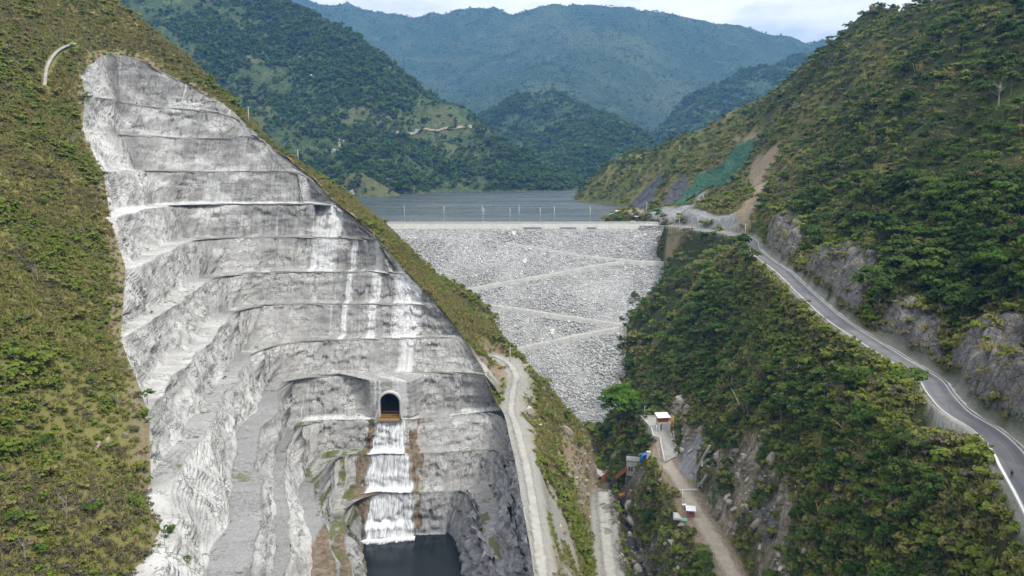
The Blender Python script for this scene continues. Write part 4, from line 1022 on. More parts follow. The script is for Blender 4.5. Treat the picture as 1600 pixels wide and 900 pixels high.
def stone_proto(name, seed, mat, sub=2):
    bm = bmesh.new(); bmesh.ops.create_icosphere(bm, subdivisions=sub, radius=0.5)
    rng = np.random.default_rng(seed); pl = rng.normal(size=(7, 3)); pl /= np.linalg.norm(pl, axis=1)[:, None]; ds = rng.uniform(0.27, 0.42, 7)
    for v in bm.verts:
        p = np.array(v.co)
        for n_, d_ in zip(pl, ds):
            e = p @ n_ - d_
            if e > 0: p = p - n_ * e
        v.co = Vector(p * np.array([1.25, 1.0, 0.9]))
    me = bpy.data.meshes.new(name); bm.to_mesh(me); bm.free(); me.materials.append(mat)
    o = bpy.data.objects.new(name, me); HIDE.objects.link(o); return o
STONES = [stone_proto('stone_a', 1, MT['rock_dam']), stone_proto('stone_b', 2, MT['rock_dam']), stone_proto('stone_c', 3, MT['rock_dam'])]
TSTONES = [stone_proto('tanstone_a', 4, MT['rock_tan']), stone_proto('tanstone_b', 5, MT['rock_tan']), stone_proto('tanstone_c', 6, MT['rock_tan'])]

# ------------------------------------------------------------------ scattering with geometry nodes (only for what nobody could count)
def scatter_group(coll):
    ng = bpy.data.node_groups.new('scatter_' + coll.name, 'GeometryNodeTree')
    ng.interface.new_socket('Geometry', in_out='INPUT', socket_type='NodeSocketGeometry')
    ng.interface.new_socket('Geometry', in_out='OUTPUT', socket_type='NodeSocketGeometry')
    N = ng.nodes.new; i, o = N('NodeGroupInput'), N('NodeGroupOutput')
    ins, ci = N('GeometryNodeInstanceOnPoints'), N('GeometryNodeCollectionInfo')
    ci.inputs['Collection'].default_value = coll; ci.inputs['Separate Children'].default_value = True; ci.inputs['Reset Children'].default_value = True
    ins.inputs['Pick Instance'].default_value = True
    L = ng.links.new
    L(i.outputs[0], ins.inputs['Points']); L(ci.outputs[0], ins.inputs['Instance'])
    for nm, dt, sock in (('rot', 'FLOAT_VECTOR', 'Rotation'), ('idx', 'INT', 'Instance Index'), ('scl', 'FLOAT_VECTOR', 'Scale')):
        a = N('GeometryNodeInputNamedAttribute'); a.data_type = dt; a.inputs['Name'].default_value = nm
        L(a.outputs['Attribute'], ins.inputs[sock])
    L(ins.outputs[0], o.inputs[0])
    return ng
_groups = {}
def scatter(name, P, scl, idx, protos, label, cat, tilt=0.12, parent=None, rng=RNG):
    key = protos[0].name
    if key not in _groups:
        c = bpy.data.collections.new('source_' + key)
        for p in protos: c.objects.link(p)
        _groups[key] = scatter_group(c)
    order = np.argsort(np.argsort([p.name for p in protos]))
    me = bpy.data.meshes.new(name); n = len(P)
    me.vertices.add(n); me.vertices.foreach_set('co', np.asarray(P, np.float32).ravel())
    rot = np.stack([rng.normal(0, tilt, n), rng.normal(0, tilt, n), rng.uniform(0, 6.283, n)], 1).astype(np.float32)
    a = me.attributes.new('rot', 'FLOAT_VECTOR', 'POINT'); a.data.foreach_set('vector', rot.ravel())
    a = me.attributes.new('idx', 'INT', 'POINT'); a.data.foreach_set('value', order[np.asarray(idx)].astype(np.int32))
    s = np.asarray(scl, np.float32); s = np.repeat(s[:, None], 3, 1) if s.ndim == 1 else s
    a = me.attributes.new('scl', 'FLOAT_VECTOR', 'POINT'); a.data.foreach_set('vector', s.astype(np.float32).ravel())
    o = bpy.data.objects.new(name, me); COL.objects.link(o)
    md = o.modifiers.new('scatter', 'NODES'); md.node_group = _groups[key]
    tag(o, label, cat, kind='stuff')
    if parent is not None: o.parent = parent
    return o

def in_view(P, m=60):  # m: margin in pixels
    q = to_px(P); return (q[:, 0] > -m) & (q[:, 0] < 1600 + m) & (q[:, 1] > -m) & (q[:, 1] < 900 + m)
def cand(n, x0, x1, y0, y1, rng=RNG):
    x, y = rng.uniform(x0, x1, n), rng.uniform(y0, y1, n)
    return x, y
# ================================================================== THE SETTING
# hillside: one sheet, minus what the cut took away
V, Fq, c1, c2 = compact(np.stack([MX, MY, MZ], -1), grid_faces(len(YS), len(XS), KEEP), COVER, COVER2)
hill = mesh_np('hillside_terrain', V, Fq, MT['terrain'], attrs={'cover': c1, 'cover2': c2})
hill.data.polygons.foreach_set('use_smooth', c1[Fq, 0].mean(1) < 0.45); tag(hill, kind='structure')

# ---- the blasted and shotcreted cut
PC = (-48.0, )                                           # centre of the tunnel, X
tun_lo = PZ(608, 657, z0)
TX = tun_lo[0]; TY0 = tun_lo[1]
r3 = np.nonzero(rowlev == 3)[0]
toe = CUTD[r3[4]]
blend = 1 - sstep(7.5, 13, np.abs(CUTD[..., 0] - TX))
for i in r3:
    i0 = CUTD[i].copy()
    if rowkind[i] >= 0.5:
        b = (1 - sstep(7.5, 13, np.abs(i0[:, 0] - TX))) * (i0[:, 1] > TY0 - 14) * (np.arange(NS) > NW) * (np.arange(NS) < NW + NFc)
        want = TY0 + 3.4 + 0.07 * (i0[:, 2] - z0)
        CUTD[i, :, 1] = i0[:, 1] * (1 - b) + want * b
for i in np.nonzero(rowlev == 4)[0][:1]:
    pass
X_, Y_, Z_ = CUTD[..., 0], CUTD[..., 1], CUTD[..., 2]
LV = rowlev[:, None] + 0 * X_; WALL = rowkind[:, None] + 0 * X_
nA, nB = fbm(X_ / 5, Y_ / 5, Z_ / 5, seed=201), fbm(X_ / 14, Y_ / 14, Z_ / 9, seed=202, oct=4)
colx = lambda a, b, w=1.0: sstep(a - w, a + w, X_ + nA * 0.8) * (1 - sstep(b - w, b + w, X_ + nA * 0.8))
bench = (WALL < 0.6) * np.where((LV >= 10) | (LV == 12), 0.4, 1.0) * np.where((LV < 6) & (c_wing > 0.3), 1.0, 0.16)
bench = bench * np.where(LV == 5, 0.6, 1)
on_face = (c_wing < 0.6)
white = on_face * (colx(-51, -39) * ((LV >= 5) & (LV <= 7)) + 0.75 * colx(-47, -41) * ((LV >= 3) & (LV <= 4)) + colx(-92, -80) * ((LV == 8) | (LV == 7)) * 0.75 + 0.8 * (colx(-73, -70.5, .4) + colx(-61.5, -58, .6)) * ((LV >= 5) & (LV <= 7)) + 0.8 * (colx(-52.4, -51.3, .3) + colx(-54.2, -53.4, .3) + colx(-42.6, -41.2, .3)) * (LV == 3))
white = np.maximum(white, (WALL < 0.6) * (LV == 9) * 0.9 * sstep(-.5, .1, nA + .4)); 
white = np.maximum(white, (LV == 3) * (WALL < 0.6) * on_face * sstep(-0.2, 0.2, nB + 0.1) * (X_ > -82))
white = np.maximum(white, 0.8 * sstep(0.25, 0.5, nB) * (LV < 6) * c_wing * (WALL < .6))
white = np.maximum(white, 0.42 * sstep(-0.1, 0.45, nB + 0.3 * nA) * (LV < 6) * (WALL > .6) * (0.35 + 0.65 * c_wing))
dark = np.clip(sstep(7.5, 10.5, LV) * (0.45 + 0.9 * nB) * (WALL >= .4), 0, 1) * (1 - 0.6 * (LV == 12))
dark = np.maximum(dark, sstep(0.05, 0.45, nB) * 0.85 * on_face * (LV > 4)); dark = np.maximum(dark, 0.95 * sstep(0.0, 0.35, nB + 0.4 * nA) * (LV >= 8))
white = np.maximum(white, 0.55 * sstep(0.0, 0.4, -nB - 0.1) * (LV >= 8)); dark = np.maximum(dark, 0.5 * sstep(0.15, 0.5, nA) * c_wing * (WALL > .6))
nC = fbm(X_ / 3.2, Z_ / 5.0, Y_ / 9.0, seed=203, oct=4)
brown = ((LV == 2) * np.maximum(colx(-57.5, -53.6, .8), colx(-40.5, -36.6, .8)) + on_face * (LV == 1) * colx(-59.5, -34.5, 1.5) + on_face * (LV == 0) * colx(-61, -33, 1.5))
brown = brown * (c_wing < 0.25) * sstep(258, 264, Y_ + 3 * nC)
brown = np.clip(brown * (0.72 + 0.8 * nC) + on_face * (LV <= 1) * colx(-76, -58, 2) * np.clip(0.25 + 0.9 * nC, 0, .8) + ((LV <= 2) & (WALL < .6)) * colx(-58, -36, 1.5) * 0.9, 0, 1)
moss = ((LV == 2) & (WALL < 0.6)) * on_face * (X_ < -56) * np.clip(0.55 + 0.8 * nC, 0, 1) + (LV <= 1) * on_face * colx(-76, -58, 3) * sstep(0.1, 0.5, nC) * 0.8 + (LV <= 1) * (c_wing > 0.3) * (X_ > -75) * sstep(0.05, 0.45, nC) * 0.7 + (LV <= 1) * c_rw * (WALL < .6) * sstep(0, .4, nC) * 0.8
moss = np.maximum(moss, 0.75 * (WALL < .6) * (LV == 0) * c_wing * sstep(-.2, .3, nC))
moss = np.maximum(moss, 0.55 * sstep(0.35, 0.6, nA) * (WALL < 0.6) * (LV < 9))
tan = np.maximum(c_rw * (LV < 3), (LV == 0) * on_face * colx(-34, -18, 2) * 0.75)
tan = np.maximum(tan, (LV <= 1) * sstep(0.1, .4, c_wing) * 0.5)
CA = np.clip(np.stack([bench, white, brown, dark], -1), 0, 1); CB = np.clip(np.stack([moss, tan, c_wing, np.ones_like(X_)], -1), 0, 1)
in_hole = (np.abs(X_ - TX) < 4.3) & (Z_ < z0 + 10.6) & (LV == 3) & (WALL >= .5) & (Y_ > TY0 - 12) & ~((Z_ > z0 + 6.4) & ((X_ - TX) ** 2 + (Z_ - z0 - 6.4) ** 2 > 4.3 ** 2))
SK = skirt(CUTD, CUTD); CAs = np.concatenate([CA[:, :1], CA, CA[:, -1:]], 1); CBs = np.concatenate([CB[:, :1], CB, CB[:, -1:]], 1)
UVW = np.stack([X_ * (1 - c_wing) * (1 - c_rw) + Y_ * (c_wing + c_rw), LV * 7.3, Z_, np.ones_like(X_)], -1); UVs = np.concatenate([UVW[:, :1], UVW, UVW[:, -1:]], 1)
hole = np.concatenate([in_hole[:, :1], in_hole, in_hole[:, -1:]], 1)
ns_ = NS + 2
fa = np.vstack([grid_faces(ROW_SPLIT, ns_), grid_faces(SK.shape[0] - ROW_SPLIT, ns_) + ROW_SPLIT * ns_])
fa = fa[~hole.ravel()[fa].any(1)]
V, Fq, a1, a2, a3 = compact(SK, fa, CAs, CBs, UVs)
cut = mesh_np('rock_cut_terrain', V, Fq, MT['cut'], smooth=False, attrs={'cut_a': a1, 'cut_b': a2, 'cut_uv': a3}); tag(cut, kind='structure')

# ---- far relief
for (X, Y, Z, Fm, xs, ys), nm, mt in ((M1, 'hill', 'hill'), (M2, 'hill', 'midhill'), (M3, 'mountain', 'midhill'), (M4, 'mountain', 'far')):
    V, Fq = compact(np.stack([X, Y, Z], -1), Fm)
    tag(mesh_np(nm, V, Fq, MT[mt]), kind='structure')
# ---- ground sheet far below everything, to the horizon
g = 14000.0
tag(mesh_np('ground', [(-g, -g, -30), (g, -g, -30), (g, g, -30), (-g, g, -30)], [[0, 1, 2, 3]], MT['far']), kind='structure')

# ---- water
def sheet(name, pts, z, mat, nx=1):
    return mesh_np(name, [(x, y, z) for x, y in pts], [list(range(len(pts)))], mat)
tag(sheet('lake_water', [(-700, 577), (700, 577), (700, 2400), (-700, 2400)], 96.0, MT['lake']), kind='structure')
tag(sheet('pool_water', [(-95, 108), (6, 108), (6, 272), (-95, 272)], POOL_Z + 0.05, MT['pool']), kind='structure')
def ribbon(name, pl, half, mat, dz=0.0, crown=0.0, n=3, wob=0.0, seed=1, drape=None):
    t = np.gradient(pl[:, :2], axis=0); t /= np.linalg.norm(t, axis=1, keepdims=True); nn = np.stack([-t[:, 1], t[:, 0]], 1)
    rowsr = []
    for k in range(n):
        f = k / (n - 1) * 2 - 1
        q = pl.copy(); w = half * (1 + wob * fbm(np.arange(len(pl)) / 4.0, np.zeros(len(pl)) + f * 9, seed=seed))
        q[:, :2] += nn * (f * w)[:, None]; q[:, 2] = (q[:, 2] if drape is None else drape(q[:, 0], q[:, 1])) + dz + crown * (1 - f * f); rowsr.append(q)
    G = np.stack(rowsr, 1)
    e = np.repeat(1 - np.abs(np.linspace(-1, 1, n))[None, :], len(pl), 0).ravel()
    return mesh_np(name, G.reshape(-1, 3), grid_faces(len(pl), n), mat, attrs={'edge': np.stack([e] * 3 + [np.ones_like(e)], 1)})
rv = RIVER.copy(); rv[:, 2] -= 0.55
tag(ribbon('river_water', rv, 3.4, MT['river'], wob=0.35), kind='structure')
# ---- falls: sheets of water hugging the three steps under the tunnel
def fall(level, xa, xb, ra, rb, seed):
    src = CUTD; rws = np.nonzero(rowlev == level)[0]
    rws = np.r_[rws, rws[-1] + 1]
    R = src[rws]; n = 70; out = np.zeros((len(rws), n, 3)); flow = np.zeros((len(rws), n))
    zt, zb_ = R[..., 2].max(), R[..., 2].min()
    for i in range(len(rws)):
        f = i / (len(rws) - 1); lo, hi = xa + (ra - xa) * f + 0.9 * float(fbm(f * 4, seed * 1.0)), xb + (rb - xb) * f + 0.9 * float(fbm(f * 4, seed * 3.0))
        x = np.linspace(lo, hi, n); m = slice(NW, NW + NFc)
        o = np.argsort(R[i, m, 0]); out[i, :, 0] = x
        out[i, :, 1] = np.interp(x, R[i, m, 0][o], R[i, m, 1][o]); out[i, :, 2] = np.interp(x, R[i, m, 0][o], R[i, m, 2][o])
        e = np.minimum(np.arange(n), n - 1 - np.arange(n)) / 6.0
        flow[i] = np.clip(e, 0, 1) * (0.52 + 0.42 * (1 - float(sstep(0.05, 0.3, f))) - 0.12 * (f > 0.95) + (0.35 if level == 0 else 0.0) * (abs(f - 0.40) < 0.06))
    rd = ridged(out[..., 0] / 1.3, out[..., 2] / 9, seed=seed, oct=3)
    fr = np.linspace(0, 1, len(rws))[:, None]
    out[..., 1] -= 0.45 + 0.5 * rd + 0.9 * (1 - sstep(0.1, 0.3, fr)) + 0.5 * np.sin(fr * 3.1) + (1.2 if level == 0 else 0.0) * (1 - sstep(0.38, 0.48, fr)) * sstep(0.0, 0.3, fr)
    out[..., 2] += 0.25
    return out, flow
FALLS = [fall(2, -55.2, -40.6, -52.6, -41.4, 301), fall(1, -56.2, -36.5, -55.2, -38.2, 302), fall(0, -54.8, -35.6, -55.0, -36.6, 303)]
fV, fF, fA, off = [], [], [], 0
for o_, fl in FALLS:
    fV.append(o_.reshape(-1, 3)); fF.append(grid_faces(o_.shape[0], o_.shape[1]) + off); off += o_.shape[0] * o_.shape[1]
    fA.append(np.stack([fl.ravel()] * 3 + [np.ones(fl.size)], 1))
tag(mesh_np('waterfall_water', np.vstack(fV), np.vstack(fF), MT['fall'], attrs={'flow': np.vstack(fA)}), kind='structure')
# foam where the lowest step meets the pool
fb = FALLS[2][0][0]
foam = [] 
for k in range(7):
    f = k / 6; q = fb.copy(); q[:, 1] = q[:, 1] - f * (4.2 + 1.6 * fbm(q[:, 0] / 2.0, q[:, 0] * 0, seed=5)); q[:, 2] = POOL_Z + 0.12 + 0.25 * (1 - f); foam.append(q)
foam = np.array(foam); fl = np.repeat((np.linspace(1.0, 0.30, 7))[:, None], foam.shape[1], 1)
tag(mesh_np('foam_water', foam.reshape(-1, 3), grid_faces(7, foam.shape[1]), MT['fall'], attrs={'flow': np.stack([fl.ravel()] * 3 + [np.ones(fl.size)], 1)}), kind='structure')

# ---- roads
def soft_edge(src, name):
    """a copy of a road material that thins out into the ground along its ragged edges"""
    mm = src.copy(); mm.name = name; t = mm.node_tree; N, L_ = t.nodes.new, t.links.new
    out = next(x for x in t.nodes if x.type == 'OUTPUT_MATERIAL'); bs = next(x for x in t.nodes if x.type == 'BSDF_PRINCIPLED')
    at = N('ShaderNodeAttribute'); at.attribute_name = 'edge'; ge = N('ShaderNodeNewGeometry'); no = N('ShaderNodeTexNoise'); no.inputs['Scale'].default_value = 0.9; no.inputs['Detail'].default_value = 7; no.inputs['Roughness'].default_value = 0.7
    L_(ge.outputs['Position'], no.inputs['Vector']); ad = N('ShaderNodeMath'); ad.operation = 'ADD'; L_(at.outputs['Fac'], ad.inputs[0]); L_(no.outputs['Fac'], ad.inputs[1])
    rp = N('ShaderNodeMapRange'); rp.inputs['From Min'].default_value = 0.60; rp.inputs['From Max'].default_value = 1.15; L_(ad.outputs[0], rp.inputs['Value'])
    tr = N('ShaderNodeBsdfTransparent'); mx = N('ShaderNodeMixShader'); L_(rp.outputs['Result'], mx.inputs[0]); L_(tr.outputs[0], mx.inputs[1]); L_(bs.outputs[0], mx.inputs[2]); L_(mx.outputs[0], out.inputs[0])
    return mm
m = NT('gravel_road'); v = m.pos(); n = m.noise(v, 0.5, 6, 0.65); f = m.noise(v, 4.0, 4, 0.7)
c = m.mix(m.ramp(n, [(0.35, 0), (0.68, 1)]), (0.27, 0.258, 0.23), (0.405, 0.39, 0.352)); c = m.mix(m.math('MULTIPLY', f, 0.4), c, (0.24, 0.235, 0.215))
MT['gravel'] = m.done(c, m.bump(f, 0.5, 0.1), 0.95)
MT['gravel_soft'] = soft_edge(m.m, 'loose_gravel')
m = NT('dirt_road'); v = m.pos(); n = m.noise(v, 0.3, 6, 0.65); f = m.noise(v, 4.0, 4, 0.7)
c = m.mix(m.ramp(n, [(0.35, 0), (0.68, 1)]), (0.30, 0.25, 0.19), (0.41, 0.365, 0.30)); c = m.mix(m.math('MULTIPLY', f, 0.4), c, (0.25, 0.21, 0.16))
MT['dirt'] = m.done(c, m.bump(f, 0.5, 0.1), 0.95)
MT['dirt_soft'] = soft_edge(m.m, 'loose_dirt')
road = ribbon('road', ROAD, 2.75, MT['asphalt'], 0.10, 0.05, 5); tag(road, kind='structure')
def side_strip(name, pl, off, w, h, mat, z=0.0, i0=0, i1=None):
    pl = pl[i0:i1]
    t = np.gradient(pl[:, :2], axis=0); t /= np.linalg.norm(t, axis=1, keepdims=True); nn = np.stack([-t[:, 1], t[:, 0]], 1)
    prof = [(off - w / 2, -0.4), (off - w / 2, h), (off + w / 2, h), (off + w / 2, -0.4)]
    G = []
    for a, b in prof:
        q = pl.copy(); q[:, :2] += nn * a; q[:, 2] += b + z; G.append(q)
    return mesh_np(name, np.stack(G, 1).reshape(-1, 3), grid_faces(len(pl), 4), mat, smooth=False)
tag(side_strip('kerb', ROAD, 2.95, 0.36, 0.16, MT['concrete'], 0.05), kind='structure')
tag(side_strip('kerb', ROAD, -2.95, 0.36, 0.16, MT['concrete'], 0.05), kind='structure')
for o_ in (0.0,):
    q = ROAD.copy(); q[:, 2] += 0.165
    MT['line_yellow'] = mat_plain('road_paint', (0.21, 0.155, 0.105), 0.8, 0.2)
    tag(ribbon('road_marking', q[30:], 0.09, MT['line_yellow'], 0.004, 0, 2), kind='structure')
tag(ribbon('gravel_track', TRACK, 2.2, MT['gravel_soft'], 0.3, 0.06, 7, wob=0.35, seed=3), kind='structure')
tag(ribbon('gravel_track', LTRACK, 3.6, MT['gravel_soft'], 0.35, 0.06, 7, wob=0.2, seed=4), kind='structure')
tag(ribbon('dirt_road', VROAD[6:], 4.5, MT['dirt_soft'], 0.22, 0.05, 7, wob=0.12, seed=6), kind='structure')

# ================================================================== LIGHT, SKY, AIR
w = bpy.data.worlds.new("World"); S.world = w; w.use_nodes = True
nt = w.node_tree; bg = nt.nodes['Background']
SUN_EL, SUN_AZ = math.radians(54), math.radians(124)      # azimuth clockwise from the view direction (+Y)
sky = nt.nodes.new('ShaderNodeTexSky'); sky.sky_type = 'NISHITA'; sky.sun_disc = False
sky.sun_elevation = SUN_EL; sky.sun_rotation = SUN_AZ; sky.altitude = 700; sky.air_density = 1.0; sky.dust_density = 1.5
tc = nt.nodes.new('ShaderNodeTexCoord'); mp = nt.nodes.new('ShaderNodeMapping'); mp.inputs['Scale'].default_value = (1.0, 1.0, 2.6)
n1 = nt.nodes.new('ShaderNodeTexNoise'); n1.inputs['Scale'].default_value = 3.4; n1.inputs['Detail'].default_value = 8; n1.inputs['Roughness'].default_value = 0.55
n2 = nt.nodes.new('ShaderNodeTexNoise'); n2.inputs['Scale'].default_value = 7.0; n2.inputs['Detail'].default_value = 7; n2.inputs['Roughness'].default_value = 0.6
L = nt.links.new
L(tc.outputs['Generated'], mp.inputs[0]); L(mp.outputs[0], n1.inputs['Vector']); L(mp.outputs[0], n2.inputs['Vector'])
r1 = nt.nodes.new('ShaderNodeValToRGB'); r1.color_ramp.elements[0].position = 0.30; r1.color_ramp.elements[1].position = 0.46
L(n1.outputs['Fac'], r1.inputs[0])
r2 = nt.nodes.new('ShaderNodeValToRGB'); e = r2.color_ramp.elements
e[0].position = 0.32; e[0].color = (6.0, 6.15, 6.4, 1); e[1].position = 0.66; e[1].color = (9.4, 9.35, 9.2, 1)
L(n2.outputs['Fac'], r2.inputs[0])
mx = nt.nodes.new('ShaderNodeMix'); mx.data_type = 'RGBA'
L(r1.outputs[0], mx.inputs[0]); L(sky.outputs[0], mx.inputs[6]); L(r2.outputs[0], mx.inputs[7])
# an overcast sky is about half as bright at the horizon as overhead
sx = nt.nodes.new('ShaderNodeSeparateXYZ'); L(tc.outputs['Generated'], sx.inputs[0])
mr = nt.nodes.new('ShaderNodeMapRange'); mr.inputs['From Min'].default_value = 0.0; mr.inputs['From Max'].default_value = 0.75; mr.inputs['To Min'].default_value = 0.50; mr.inputs['To Max'].default_value = 1.20
L(sx.outputs['Z'], mr.inputs['Value'])
sc_ = nt.nodes.new('ShaderNodeVectorMath'); sc_.operation = 'SCALE'; L(mx.outputs[2], sc_.inputs[0]); L(mr.outputs['Result'], sc_.inputs['Scale'])
L(sc_.outputs[0], bg.inputs[0]); bg.inputs[1].default_value = 0.10
sn = bpy.data.lights.new('sun', 'SUN'); sn.energy = 1.5; sn.angle = math.radians(14); sn.color = (1.0, 0.955, 0.88)
so = bpy.data.objects.new('sun', sn); COL.objects.link(so)
sd = Vector((math.sin(SUN_AZ) * math.cos(SUN_EL), math.cos(SUN_AZ) * math.cos(SUN_EL), math.sin(SUN_EL)))
so.rotation_euler = sd.to_track_quat('Z', 'Y').to_euler(); so.location = (0, 0, 900)
# haze: one closed box of air
mb = MB(); hz = bpy.data.materials.new('haze'); hz.use_nodes = True
t_ = hz.node_tree; t_.nodes.clear(); po = t_.nodes.new('ShaderNodeOutputMaterial'); pv = t_.nodes.new('ShaderNodeVolumePrincipled')
pv.inputs['Color'].default_value = (0.20, 0.50, 1.0, 1); pv.inputs['Density'].default_value = 0.000085; pv.inputs['Anisotropy'].default_value = 0.0
t_.links.new(pv.outputs[0], po.inputs['Volume'])
mb.box((0, 0, 594), (28400, 28400, 1250))
tag(mb.build('haze', hz), kind='stuff')

S.view_settings.view_transform = 'Standard'; S.view_settings.look = 'None'; S.view_settings.gamma = 1.0
S.view_settings.exposure = 1.25; S.view_settings.use_curve_mapping = False
S.render.engine = 'CYCLES'
S.cycles.use_denoising = True
S.cycles.max_bounces = 6; S.cycles.diffuse_bounces = 3; S.cycles.glossy_bounces = 3; S.cycles.transparent_max_bounces = 8; S.cycles.transmission_bounces = 3; S.cycles.volume_bounces = 0
# ================================================================== THE DAM
dam = empty('rockfill_dam', (0, CREST[1], CREST[2]))
tag(dam, 'rockfill dam with grey stone face, zigzag ramps and pale crest wall', 'dam')
def kid(o, root):
    o.parent = root; o.matrix_parent_inverse = Matrix.Translation(root.location).inverted() if not root.rotation_euler.z else root.matrix_basis.inverted()
    return o
# face: plane with blocky relief
fx = np.arange(-170, 175, 1.6); ft = np.linspace(-0.12, 1.0, 190)
FX, FT = np.meshgrid(fx, ft)
FYy = FOOT[1] + (CREST[1] - FOOT[1]) * FT; FZ = FOOT[2] + (CREST[2] - FOOT[2]) * FT
rl = fbm(FX / 3.0, FYy / 3.0, seed=401, oct=3) * 0.45 + fbm(FX / 30, FYy / 30, seed=402, oct=2) * 0.6
fade = 1 - sstep(0.97, 1.0, FT)
Vd = np.stack([FX, FYy - rl * 0.45 * fade, FZ + rl * 0.8 * fade], -1)
kid(mesh_np('rock_face', Vd.reshape(-1, 3), grid_faces(len(ft), len(fx)), MT['rockfill']), dam)
# crest: roadway, downstream wall, upstream parapet, upstream slab
cy, cz = CREST[1], PY(800, 346.5, CREST[1])[2]
wb = CREST[2]
XR = PY(1012, 350, 574)[0]                      # right end of the wall
mb = MB(); mb.box(((-170 + 132) / 2, cy + 4.6, wb + 1.2), (302, 9.0, 2.4)); kid(mb.build('crest_road', MT['concrete']), dam)
mb = MB()
xs_ = np.arange(-168, XR, 9.6)
for i, x in enumerate(xs_):
    wdt = min(9.6, XR - x) - 0.06
    mb.box((x + wdt / 2, cy - 0.15 + 0.02 * (i % 3), (wb + cz) / 2 - 0.9), (wdt, 0.5, cz - wb + 0.6 - 1.2))
kid(mb.build('crest_wall', MT['new_concrete']), dam)
mb = MB(); mb.box(((-168 + XR) / 2, cy - 0.05, cz - 0.85), (XR + 168, 0.86, 0.5)); mb.box(((-168 + XR) / 2, cy + 0.0, cz - 0.2), (XR + 168, 0.35, 0.85)); kid(mb.build('parapet', MT['concrete']), dam)
mb = MB(); mb.box((-22, cy + 9.4, wb + 3.2), (295, 0.4, 2.6)); kid(mb.build('parapet', MT['concrete']), dam)
for x0_, x1_ in ((818, 846), (875, 900), (917, 931)):
    a, b = PY(x0_, 356, cy)[0], PY(x1_, 356, cy)[0]; mb = MB()
    mb.box(((a + b) / 2, cy - 0.62, wb + 0.9), (b - a, 0.3, 0.10)); mb.box(((a + b) / 2, cy - 0.62, wb + 0.35), (b - a, 0.3, 0.10))
    for x in np.linspace(a, b, 8): mb.box((x, cy - 0.62, wb + 0.5), (0.12, 0.3, 1.2))
    kid(mb.build('walkway_rail', MT['steel_grey']), dam)
# the fill's right shoulder, heaped higher than the wall foot
mb = MB(); mb.box((XR + 12, cy + 1.5, wb + 0.6), (36, 8, 3.4)); kid(mb.build('shoulder', MT['rockfill']), dam)
up = [(-170, cy + 9.6, wb + 2), (132, cy + 9.6, wb + 2), (132, cy + 70, wb - 42), (-170, cy + 70, wb - 42)]
kid(mesh_np('upstream_slab', up, [[0, 1, 2, 3]], MT['concrete'], smooth=False), dam)
# ramps: berms standing out of the face
def ramp(pix, w, nm='ramp_road'):
    P = resample(catmull([on_dam(*p) for p in pix], 8), 60); V = []
    wob = 1 + 0.18 * fbm(np.arange(60) / 6.0, np.zeros(60), seed=int(pix[0][0]))
    for p, k in zip(P, wob):
        ww = w * k
        V += [(p[0], p[1] + 1.6, p[2] + 0.85), (p[0], p[1] - ww, p[2] + 0.75), (p[0], p[1] - ww - 0.5, p[2] + 0.35), (p[0], p[1] - ww - 1.8, p[2] - ww * SL - 1.3)]
    return kid(mesh_np(nm, V, grid_faces(60, 4), MT['damramp'], smooth=False), dam)
MT['damramp'] = mat_plain('compacted_fill', (0.33, 0.325, 0.305), 0.95, 0.15, 0.4)
ramp([(690, 461), (760, 447), (860, 429), (930, 416), (975, 408)], 1.9)
ramp([(1036, 410), (1005, 409.5), (960, 406)], 2.2)
ramp([(960, 406), (905, 399), (850, 390), (790, 380)], 0.7)
ramp([(700, 471), (780, 479), (880, 494), (955, 505), (985, 508)], 1.9)
ramp([(985, 508), (962, 513), (900, 525), (840, 538), (770, 553)], 2.4)
ramp([(998, 508), (985, 509), (968, 511)], 3.5)
# gauge huts with cable ducts on the face
for px, py, pe in ((803, 366, (807, 383)), (820, 409, (827, 432)), (863, 520, (865, 532))):
    p, e = Vector(on_dam(px, py)), Vector(on_dam(*pe))
    mb = MB(); mb.prism(None, [(p.x - 1.6, p.y + 2.2, p.z + 2.1), (p.x + 1.6, p.y + 2.2, p.z + 2.1), (p.x + .8, p.y - 2.4, p.z - .5), (p.x - .8, p.y - 2.4, p.z - .5)],
             [(p.x - 1.6, p.y + 2.2, p.z - 1), (p.x + 1.6, p.y + 2.2, p.z - 1), (p.x + .8, p.y - 2.4, p.z - 3), (p.x - .8, p.y - 2.4, p.z - 3)])
    h = kid(mb.build('gauge_hut', MT['concrete']), dam)
    mb = MB(); mb.tube([p + Vector((0, -2.6, -.6)), e + Vector((0, 0, .6))], 0.45, 6); d_ = mb.build('cable_duct', MT['steel_grey']); kid(d_, dam)
for px, ya, yb in ((846, 452, 492), (930, 452, 485), (930, 522, 534), (735, 495, 512), (988, 440, 470)):
    a, b = Vector(on_dam(px, ya)), Vector(on_dam(px, yb))
    mb = MB(); mb.tube([a + Vector((0, 0, .7)), b + Vector((0, 0, .7))], 0.16, 5); kid(mb.build('survey_pole', MT['concrete']), dam)
# loose stones of the face: far too many to count
n = 80000
x, t = RNG.uniform(-110, 135, n), RNG.uniform(0, 0.985, n)
P = np.stack([x, FOOT[1] + (CREST[1] - FOOT[1]) * t, FOOT[2] + (CREST[2] - FOOT[2]) * t], 1)
ok = in_view(P, 10) & (HF(P[:, 0], P[:, 1]) < P[:, 2] + 0.3)
P = P[ok]; sc = np.clip(RNG.lognormal(-0.42, 0.36, len(P)), 0.35, 1.9)[:, None] * np.array([1.25, 1.15, 1.1])
P[:, 2] += 0.15
so_ = scatter('rockfill_stones', P - np.array(dam.location), sc, RNG.integers(0, 3, len(P)), STONES, None, None, tilt=0.6)
so_.parent = dam; so_['kind'] = 'stuff'
# ================================================================== THINGS
def gz(x, y): return float(HF(np.array([x]), np.array([y]))[0])
